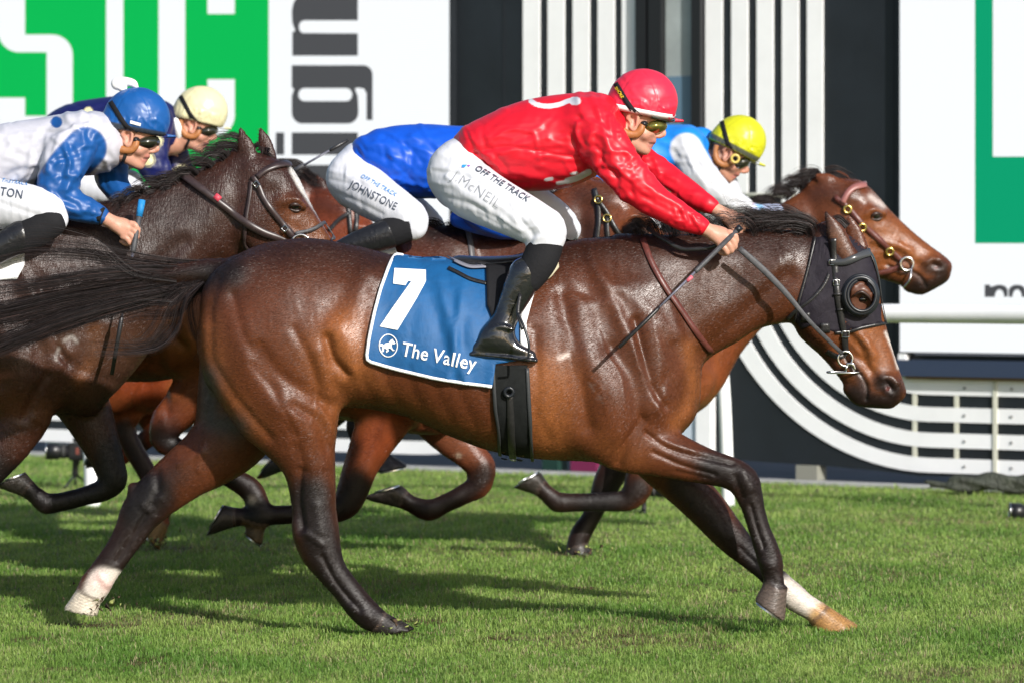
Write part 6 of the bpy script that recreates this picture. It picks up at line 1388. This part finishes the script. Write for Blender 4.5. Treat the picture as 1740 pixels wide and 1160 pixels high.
# ---------------------------------------------------------------- jockey in white and mid blue at the left
D2 = 14.6; BL = (.008, .072, .26); SW = (.50, .50, .56)
T2 = HT(232, 201, -1, .955)
def j2_():
    hd = fist(190, 378, 18, .84, -88); hf = fist(236, 352, 20, .76, 20)
    jc = [('xloft', [(-90, 260, 300, 40), (-60, 232, 322, 62), (-20, 216, 330, 72), (20, 208, 330, 76), (60, 202, 322, 78), (100, 195, 305, 80), (135, 189, 300, 82), (160, 189, 298, 76), (182, 194, 292, 62), (200, 206, 280, 44), (208, 226, 268, 24)], dict(k=10, e=2.2)),
          ('chain', [(138, 236, 42, -54, .9), (118, 262, 40, -80, .8), (102, 300, 37, -94, .8), (96, 326, 33, -98, .8), (118, 345, 28, -96, .85), (144, 356, 23, -92, .9), (164, 364, 17, -88, .95)], dict(k=14)), ('chain', [(162, 363, 18, -88), (170, 366, 16, -88)], dict(k=3)),
          ('chain', [(165, 235, 36, 56, .8), (185, 270, 32, 66, .8), (190, 305, 28, 60, .85), (205, 328, 22, 40, .9), (222, 345, 16, 24, 1)], dict(k=10)), ('chain', [(150, 240, 40, -40, .9), (176, 245, 32, -26)], dict(k=14))]
    jp = [([(150, 190), (180, 200), (196, 240)], 60, SW, 0), ([(146, 252), (112, 290), (90, 330), (120, 352), (170, 366)], 36, BL, 1, 40, 'near'), ([(190, 262), (190, 300), (205, 330)], 34, BL, 1, 40, 'far'), ([(96, 208)], 10, BL, 1, 30)]
    js = folds([(40, 245, 90, 35, -5, 13.2, 12, 82.5, 4.5, 3.72096), (50, 295, 60, 25, -30, 15, 7, 60, 4.5, 4.6512), (150, 215, 22, 24, 60, 18, 6, 45, 3.9, 4.1344), (115, 270, 28, 36, 70, 15.6, 9, 63, 4.5, 5.168), (110, 335, 30, 22, 20, 18, 8, 54, 4.5, 5.168), (155, 360, 16, 10, 15, 12, 4, 30, 3, 3.1008), (195, 290, 18, 35, 60, 15, 5, 51, 4.5, 4.1344)], 14) + [([(100, 235), (88, 270), (78, 300)], 5, 5), ([(126, 240), (110, 280), (100, 320)], 6, -6), ([(140, 250), (130, 290), (112, 320)], 6, 6), ([(90, 300), (100, 335), (140, 355)], 5, -5), ([(120, 300), (112, 330), (140, 345)], 5, 6), ([(80, 320), (100, 350), (140, 366)], 5, 5), ([(160, 230), (150, 270), (130, 300)], 5, 6), ([(170, 250), (158, 280)], 4, -6), ([(0, 260), (60, 280), (110, 275)], 8, 5), ([(-10, 240), (50, 235), (100, 225)], 8, -4), ([(10, 300), (50, 285), (80, 300)], 6, -5), ([(30, 310), (60, 270)], 6, 5), ([(150, 195), (140, 220), (150, 235)], 5, -5), ([(175, 200), (165, 225)], 4, 5)] + [([(150 + i * 2, 350 + i * 5), (162 + i * .3, 353 + i * 5)], 1.6, 4) for i in range(6)]
    bc = [('chain', [(-90, 290, 40, 0, 1.4), (-80, 330, 46, 0, 1.3)], dict(k=12)), ('chain', [(-80, 330, 48, -40, .9), (-20, 345, 44, -80, .85), (40, 350, 38, -108, .8), (80, 358, 31, -118, .8), (92, 372, 24, -120, .8)], dict(k=12)), ('chain', [(-70, 330, 46, 40, .9), (30, 335, 36, 100, .85), (90, 350, 28, 112, .8)], dict(k=10))]
    bs = [([(-10, 320), (40, 335), (90, 350)], 5, 4), ([(0, 345), (50, 362), (90, 376)], 5, -4), ([(20, 330), (60, 345)], 4, -3)]
    bt = [('knee_sock', [([(84, 376, 29, -122, .8), (62, 392, 28, -124, .8), (40, 404, 26, -124, .8)], dict(k=4))], M['sock']), ('boot', [([(36, 402, 27, -125, .8), (10, 416, 25, -126, .8), (-30, 438, 22, -128, .8), (-70, 460, 20, -128, .8)], dict(k=4)), ([(-90, 458, 18, -130, .8), (-74, 485, 15, -132, .9), (-50, 496, 10, -132, 1)], dict(k=8))], M['boot_dull']),
          ('boot', [([(80, 366, 26, 118, .8), (40, 400, 26, 120, .8), (-20, 430, 22, 122, .8)], dict(k=4))], M['boot_dull'])]
    r, B = jockey('jockey in white silks with blue sleeves and blue cap, at the left', D2, T2,
        [([(216, 240, 25), (198, 252, 25), (172, 252, 26), (140, 250, 36)], dict(k=10)), ([(100, 258, 44), (0, 276, 44), (-60, 296, 38)], dict(k=12)),
         ([(126, 254, 22, -66), (104, 310, 20, -94), (128, 350, 16, -94), (168, 366, 12, -88), (186, 374, 10.5, -88), (196, 381, 10.5, -88)], dict(k=6)), ([(170, 250, 22, 50), (192, 300, 18, 60), (222, 345, 12, 24), (238, 353, 10, 20)], dict(k=6))],
        hd + hf, jc, SW, jp, js, bc, bs, bt, (.007, .078, .28), M['lens'], vox=.0065, cappaint=[([T2(1036, 181), T2(1090, 193), T2(1148, 205)], 5.5, (.03, .035, .04), .95, 8)])
    D = D2
    V_, F_ = text_px('TON', 0, 332, 13.5, 9, 0, .9, .012); text_on('lettering', V_, F_, B['breeches'], D, M['grey_print'], B['bo'], .004)
    V_, F_ = text_px('THETRACK', 2, 310, 6, 8, .25, 1., .01); text_on('small_lettering', V_, F_, B['breeches'], D, M['blue_print'], B['bo'], .004)
    ribbon('wrist_band', [(172, 356), (168, 366), (165, 378)], 11, B['body'], D, M['sock'], r, .010, .005)
    tube('collar', [P(184, 216, D - .07), P(190, 236, D - .10), P(196, 256, D - .08), P(205, 262, D - .02)], [.010, .012, .012, .008], M['sock'], r, 10)
    # silk bobble on the cap
    S = Sculpt(D, .005); S.chain([(214, 158, 4), (205, 146, 9), (198, 143, 10), (212, 139, 8), (226, 142, 7), (232, 148, 4)], k=4); V, Q = S.build(2); mesh_obj('cap_bobble', V, Q, M['white_cloth'], r)
    patch('cap_label', [(222, 205), (240, 210), (239, 215), (221, 210)], B['helmet'], D, M['white_cloth'], B['ho'], .005, 0, 4)
    return r, B
j2_()
whip('long whip with blue taped handle in the hand of the leftmost jockey', (241, 342), (190, 636), D2, .0088, mat('blue_tape', (.01, .20, .50), .6, bump=[(90, .003, (1, 1, 1), 0)]), -.20, -.30, .3)

# ---------------------------------------------------------------- jockey in navy with cream spots
D3 = 17.9; NV = (.007, .010, .078); CR = (.62, .58, .32)
T3 = HT(341, 189, 4, .775)
def j3_():
    hd = fist(318, 352, 20, .68, -40); hf = fist(330, 345, 20, .66, 20)
    spots = [(251, 271, 13), (268, 240, 10), (304, 288, 11), (226, 282, 9), (212, 250, 9), (180, 200, 9), (150, 190, 8)]
    jc = [('xloft', [(60, 220, 250, 34), (90, 190, 272, 52), (120, 176, 284, 60), (160, 168, 290, 64), (200, 164, 290, 66), (240, 164, 284, 66), (270, 168, 272, 62), (290, 176, 260, 44), (304, 195, 248, 24)], dict(k=8, e=2.2)),
          ('chain', [(262, 208, 33, -48, .9), (256, 238, 32, -66, .8), (256, 268, 29, -74, .8), (270, 296, 24, -72, .85), (292, 320, 19, -60, .9), (308, 340, 14, -44, 1)], dict(k=12)), ('chain', [(275, 215, 30, 48, .8), (290, 250, 27, 56, .85), (304, 285, 24, 50, .9), (318, 320, 18, 36, .9), (324, 336, 13, 24, 1)], dict(k=8))]
    bc = [('chain', [(60, 250, 34, 0, 1.4), (70, 290, 38, 0, 1.3)], dict(k=10)), ('chain', [(70, 290, 38, -32, .9), (120, 306, 34, -66, .85), (170, 316, 30, -88, .8), (212, 322, 25, -96, .8), (236, 330, 20, -98, .8)], dict(k=10)), ('chain', [(70, 290, 38, 32, .9), (150, 300, 30, 80, .85), (220, 312, 24, 92, .8)], dict(k=8))]
    bt = [('boot', [([(230, 336, 22, -98, .8), (200, 370, 20, -100, .8), (160, 410, 18, -100, .8)], dict(k=4)), ([(140, 418, 15, -102, .8), (170, 428, 11, -102, .9)], dict(k=6))], M['boot_dull']), ('boot', [([(220, 326, 20, 94, .8), (190, 370, 19, 96, .8), (155, 410, 16, 96, .8)], dict(k=4)), ([(135, 418, 14, 98, .8), (165, 428, 10, 98, .9)], dict(k=6))], M['boot_dull'])]
    r, B = jockey('jockey in navy silks with cream spots and a cream cap, behind the blue-capped jockey', D3, T3,
        [([(326, 226, 20), (312, 234, 21), (292, 238, 26), (262, 236, 32)], dict(k=8)), ([(230, 230, 40), (150, 236, 40), (100, 255, 34)], dict(k=10)), ([(256, 225, 20, -56), (258, 280, 16, -72), (300, 335, 11, -50), (318, 352, 9, -40)], dict(k=5)), ([(280, 225, 20, 46), (304, 290, 15, 48), (326, 340, 10, 22), (332, 346, 9, 20)], dict(k=5))],
        hd + hf, jc, NV, [([(x, y)], r_, CR, 1, 30) for x, y, r_ in spots], folds([(200, 200, 80, 30, -5, 15, 8, 63, 3.9, 2.261), (262, 260, 22, 40, 75, 16.8, 8, 51, 3.9, 2.907), (295, 290, 20, 30, 60, 15, 5, 42, 3.6, 2.584)], 24) + [([(240, 220), (236, 260), (250, 290)], 5, 5), ([(262, 230), (256, 270)], 5, -5), ([(280, 250), (290, 280), (300, 310)], 5, 5), ([(150, 200), (210, 220), (250, 215)], 7, 4), ([(130, 230), (190, 250)], 6, -4)],
        bc, [([(180, 300), (230, 320)], 4, 3)], bt, (.60, .56, .34), M['lens'], vox=.008, fine=.005)
    D = D3
    S = Sculpt(D, .005); S.chain([(298, 206, 6, -26), (302, 216, 7, -26), (304, 230, 7, -20), (300, 240, 5, -8)], k=4); V, Q = S.build(1); mesh_obj('neck_scarf', V, Q, M['white_cloth'], r)
    for x, y, r_ in spots[:3]:
        pts = [np.array(hit(B['jacket'], x + (r_ - 1.5) * math.cos(a), y + (r_ - 1.5) * math.sin(a), D)[0]) + np.array([0, -.002, 0]) for a in np.linspace(0, 6.283, 17)]
        tube('spot_stitching', pts, .0022, mat('stitch', (.10, .08, .12), .6), B['jo'], 5, smoothp=False)
    return r
j3_()

# ---------------------------------------------------------------- jockey in royal blue
D4 = 15.6; RB = (.004, .075, .52)
T4 = HT(900, 236, 8, .87)
def j4_():
    hd = fist(940, 400, 18, .7, -40); hf = fist(950, 396, 18, .7, 20)
    jc = [('xloft', [(594, 250, 262, 18), (606, 236, 282, 44), (625, 226, 302, 58), (650, 218, 322, 66), (680, 213, 334, 72), (720, 211, 338, 74), (770, 214, 336, 76), (815, 216, 326, 76), (845, 224, 310, 60), (862, 240, 290, 34)], dict(k=8, e=2.2)),
          ('chain', [(822, 262, 36, -56, .9), (812, 300, 36, -74, .8), (806, 340, 33, -82, .8), (822, 366, 27, -80, .85), (850, 382, 22, -70, .9), (880, 392, 17, -56, 1)], dict(k=12)), ('chain', [(780, 372, 16, -60, .8), (815, 384, 15, -64, .8), (850, 392, 14, -62, .8)], dict(k=8)),
          ('chain', [(835, 262, 34, 56, .8), (840, 310, 30, 64, .8), (860, 350, 25, 50, .85), (900, 385, 17, 28, 1)], dict(k=8))]
    bc = [('chain', [(606, 268, 26, 0, 1.5), (596, 300, 38, 0, 1.4), (602, 318, 38, 0, 1.3)], dict(k=12)), ('chain', [(596, 304, 42, -30, .9), (620, 322, 42, -54, .85), (650, 342, 38, -80, .85), (680, 360, 33, -98, .8), (698, 374, 30, -106, .8), (700, 382, 27, -108, .8)], dict(k=12)),
          ('chain', [(604, 300, 40, 28, .9), (660, 332, 32, 70, .85), (710, 362, 25, 96, .8), (735, 380, 19, 102, .8), (744, 388, 14, 102, .8)], dict(k=8))]
    bs = [([(560, 290), (600, 300), (640, 320)], 4, 3), ([(560, 325), (600, 340), (650, 365)], 4, -4), ([(590, 300), (620, 325), (660, 345)], 4, 3), ([(565, 345), (610, 362)], 4, 3), ([(680, 345), (695, 370), (690, 395)], 4, -4), ([(560, 305), (590, 312)], 3, -3)]
    bt = [('knee_sock', [([(690, 386, 25, -110, .8), (672, 392, 26, -110, .8), (655, 398, 25, -110, .8)], dict(k=4))], M['sock']), ('boot', [([(660, 397, 25.5, -111, .8), (636, 405, 24, -112, .8), (605, 416, 21, -112, .8), (575, 430, 19, -112, .8)], dict(k=4)), ([(552, 430, 17, -114, .8), (570, 450, 13, -114, .9), (596, 460, 9, -114, 1)], dict(k=8))], M['boot_dull']),
          ('boot', [([(738, 388, 18, 106, .8), (700, 410, 20, 106, .8), (650, 440, 18, 106, .8)], dict(k=4))], M['boot_dull'])]
    r, B = jockey('jockey in plain royal blue silks and white breeches, head hidden behind the red jockey', D4, T4,
        [([(882, 272, 23), (866, 284, 24), (840, 290, 30)], dict(k=8)), ([(800, 280, 46), (700, 278, 46), (630, 290, 38)], dict(k=12)), ([(820, 290, 22, -60), (808, 340, 18, -80), (880, 392, 12, -56), (936, 400, 10, -40)], dict(k=5)), ([(835, 290, 22, 50), (850, 340, 17, 56), (905, 388, 11, 28), (946, 396, 10, 20)], dict(k=5))],
        hd + hf, jc, RB, (), folds([(680, 260, 80, 35, 35, 16.8, 15, 75, 4.5, 2.9716), (620, 265, 22, 25, 50, 15, 5, 45, 3.9, 2.907), (800, 370, 35, 14, 20, 12, 5, 45, 3.9, 2.584), (660, 310, 50, 20, 25, 13.2, 7, 67.5, 4.5, 2.584)], 34) + [([(640, 240), (670, 270), (660, 310)], 8, 7), ([(655, 235), (700, 260), (690, 310)], 7, -7), ([(700, 235), (730, 270), (720, 320)], 8, 7), ([(610, 260), (640, 290)], 5, -6), ([(620, 275), (650, 310), (690, 330)], 6, 6), ([(740, 240), (765, 290)], 7, 6), ([(625, 250), (680, 240), (730, 235)], 6, 5)],
        bc, bs, bt, (.006, .085, .62), M['lens'], vox=.007, fine=.006)
    D = D4
    V_, F_ = text_px('JOHNSTONE', 594, 318, 12.5, 27, 0, .82, .006); text_on('lettering', V_, F_, B['breeches'], D, M['grey_print'], B['bo'], .004)
    V_, F_ = text_px('OFF THE TRACK', 612, 302, 7, 29, .25, .88, .008); text_on('small_lettering', V_, F_, B['breeches'], D, M['blue_print'], B['bo'], .004)
    pad = patch('saddlecloth', [(590, 395), (612, 392), (640, 410), (650, 430), (600, 425), (580, 410)], B4, D, M['cloth_blue'], None, .014, .004, 6); tag(pad, 'blue saddlecloth showing under the boot of the royal blue jockey', 'saddlecloth')
    pd = patch('saddle_pad', [(640, 425), (668, 410), (676, 430), (650, 440)], B4, D, M['white_cloth'], None, .030, .006, 6); tag(pd, 'white saddle pad behind the boot of the royal blue jockey', 'saddle pad')
j4_()
whip('thin dark whip raised behind the royal blue jockey', (497, 292), (592, 238), 15.9, .008, None, 0, 0, .2)

# ---------------------------------------------------------------- jockey in light blue and white with the yellow cap
D5 = 17.3; LBL = (.012, .21, .68)
T5 = HT(1255, 240, 17, .80)
def j5_():
    hd = fist(1288, 358, 0, .72, -62); hf = fist(1262, 382, 20, .66, -10)
    jc = [('xloft', [(960, 290, 320, 24), (985, 262, 340, 46), (1020, 240, 346, 60), (1060, 226, 340, 64), (1100, 217, 326, 66), (1140, 212, 306, 66), (1170, 212, 292, 60), (1190, 222, 280, 44), (1204, 240, 270, 24)], dict(k=8, e=2.2)),
          ('chain', [(1166, 248, 31, -44, .9), (1180, 278, 29, -62, .8), (1200, 308, 27, -70, .8), (1225, 330, 23, -70, .85), (1250, 344, 19, -66, .9), (1266, 350, 14.5, -64, 1)], dict(k=12)),
          ('chain', [(1190, 246, 30, 40, .8), (1215, 284, 26, 44, .85), (1236, 322, 22, 26, .9), (1252, 352, 16, 4, 1)], dict(k=8))]
    bc = [('chain', [(960, 310, 32, 0, 1.4), (955, 345, 36, 0, 1.3)], dict(k=10)), ('chain', [(955, 345, 38, -30, .9), (1010, 362, 34, -66, .85), (1060, 372, 29, -92, .8), (1100, 380, 24, -100, .8)], dict(k=10)), ('chain', [(955, 345, 38, 30, .9), (1050, 362, 30, 86, .85), (1100, 372, 22, 98, .8)], dict(k=8))]
    bt = [('boot', [([(1096, 388, 21, -102, .8), (1060, 420, 19, -104, .8), (1020, 455, 17, -104, .8)], dict(k=4)), ([(1000, 462, 15, -104, .8), (1030, 472, 11, -104, .9)], dict(k=6))], M['boot_dull']), ('boot', [([(1096, 378, 20, 100, .8), (1055, 420, 18, 102, .8), (1015, 455, 16, 102, .8)], dict(k=4)), ([(996, 462, 14, 104, .8), (1026, 472, 10, 104, .9)], dict(k=6))], M['boot_dull'])]
    r, B = jockey('jockey in light blue silks with white sleeves and a yellow cap, on the far side', D5, T5,
        [([(1226, 268, 20), (1210, 276, 20), (1190, 276, 24), (1160, 272, 32)], dict(k=8)), ([(1120, 270, 40), (1030, 290, 40), (980, 310, 34)], dict(k=10)), ([(1170, 262, 20, -50), (1198, 306, 16, -70), (1250, 343, 12, -66), (1276, 353, 9.5, -64), (1290, 358, 9, -62)], dict(k=5)), ([(1190, 262, 20, 40), (1224, 310, 15, 34), (1250, 352, 11, 4), (1264, 382, 9.5, -10)], dict(k=5))],
        hd + hf, jc, LBL, [([(1166, 254), (1186, 288), (1215, 320), (1270, 352)], 28, (.52, .53, .57), 1, 30, 'near'), ([(1205, 262), (1236, 322), (1256, 356)], 28, (.52, .53, .57), 1, 30, 'far'), ([(1088, 268), (1096, 274)], 9, (.6, .5, .02), 1, 8)],
        folds([(1120, 245, 35, 28, 10, 15, 6, 60, 3.9, 2.584), (1180, 275, 22, 30, 60, 15, 8, 51, 3.9, 3.23), (1235, 330, 26, 16, 35, 15, 6, 42, 3.6, 2.584), (1215, 295, 22, 30, 55, 13.2, 4, 45, 3.9, 2.584)], 44) + [([(1160, 240), (1175, 280), (1200, 315)], 5, 5), ([(1145, 255), (1165, 290)], 5, -5), ([(1180, 260), (1200, 300), (1240, 330)], 5, -5), ([(1190, 290), (1225, 322), (1255, 340)], 5, 5), ([(1110, 230), (1140, 245)], 6, 4), ([(1110, 260), (1140, 300)], 6, 4)],
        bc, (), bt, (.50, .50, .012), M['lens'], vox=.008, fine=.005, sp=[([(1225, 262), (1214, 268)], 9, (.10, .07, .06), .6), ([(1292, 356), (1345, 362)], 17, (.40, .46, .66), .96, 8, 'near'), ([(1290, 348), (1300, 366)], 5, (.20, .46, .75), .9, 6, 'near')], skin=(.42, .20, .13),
        cappaint=[([T5(1036, 178), T5(1090, 188), T5(1152, 200)], 4.6, (.06, .065, .06), .95, 8)])
    ring('lens_disc', P(*T5(1096, 210), D5 - .10), 8 * D5 / F * .8, 2.4 * D5 / F, mat('gold_disc', (.55, .42, .10), .3), r, (.1, -1, 0), 16, 6)
    return r
j5_()
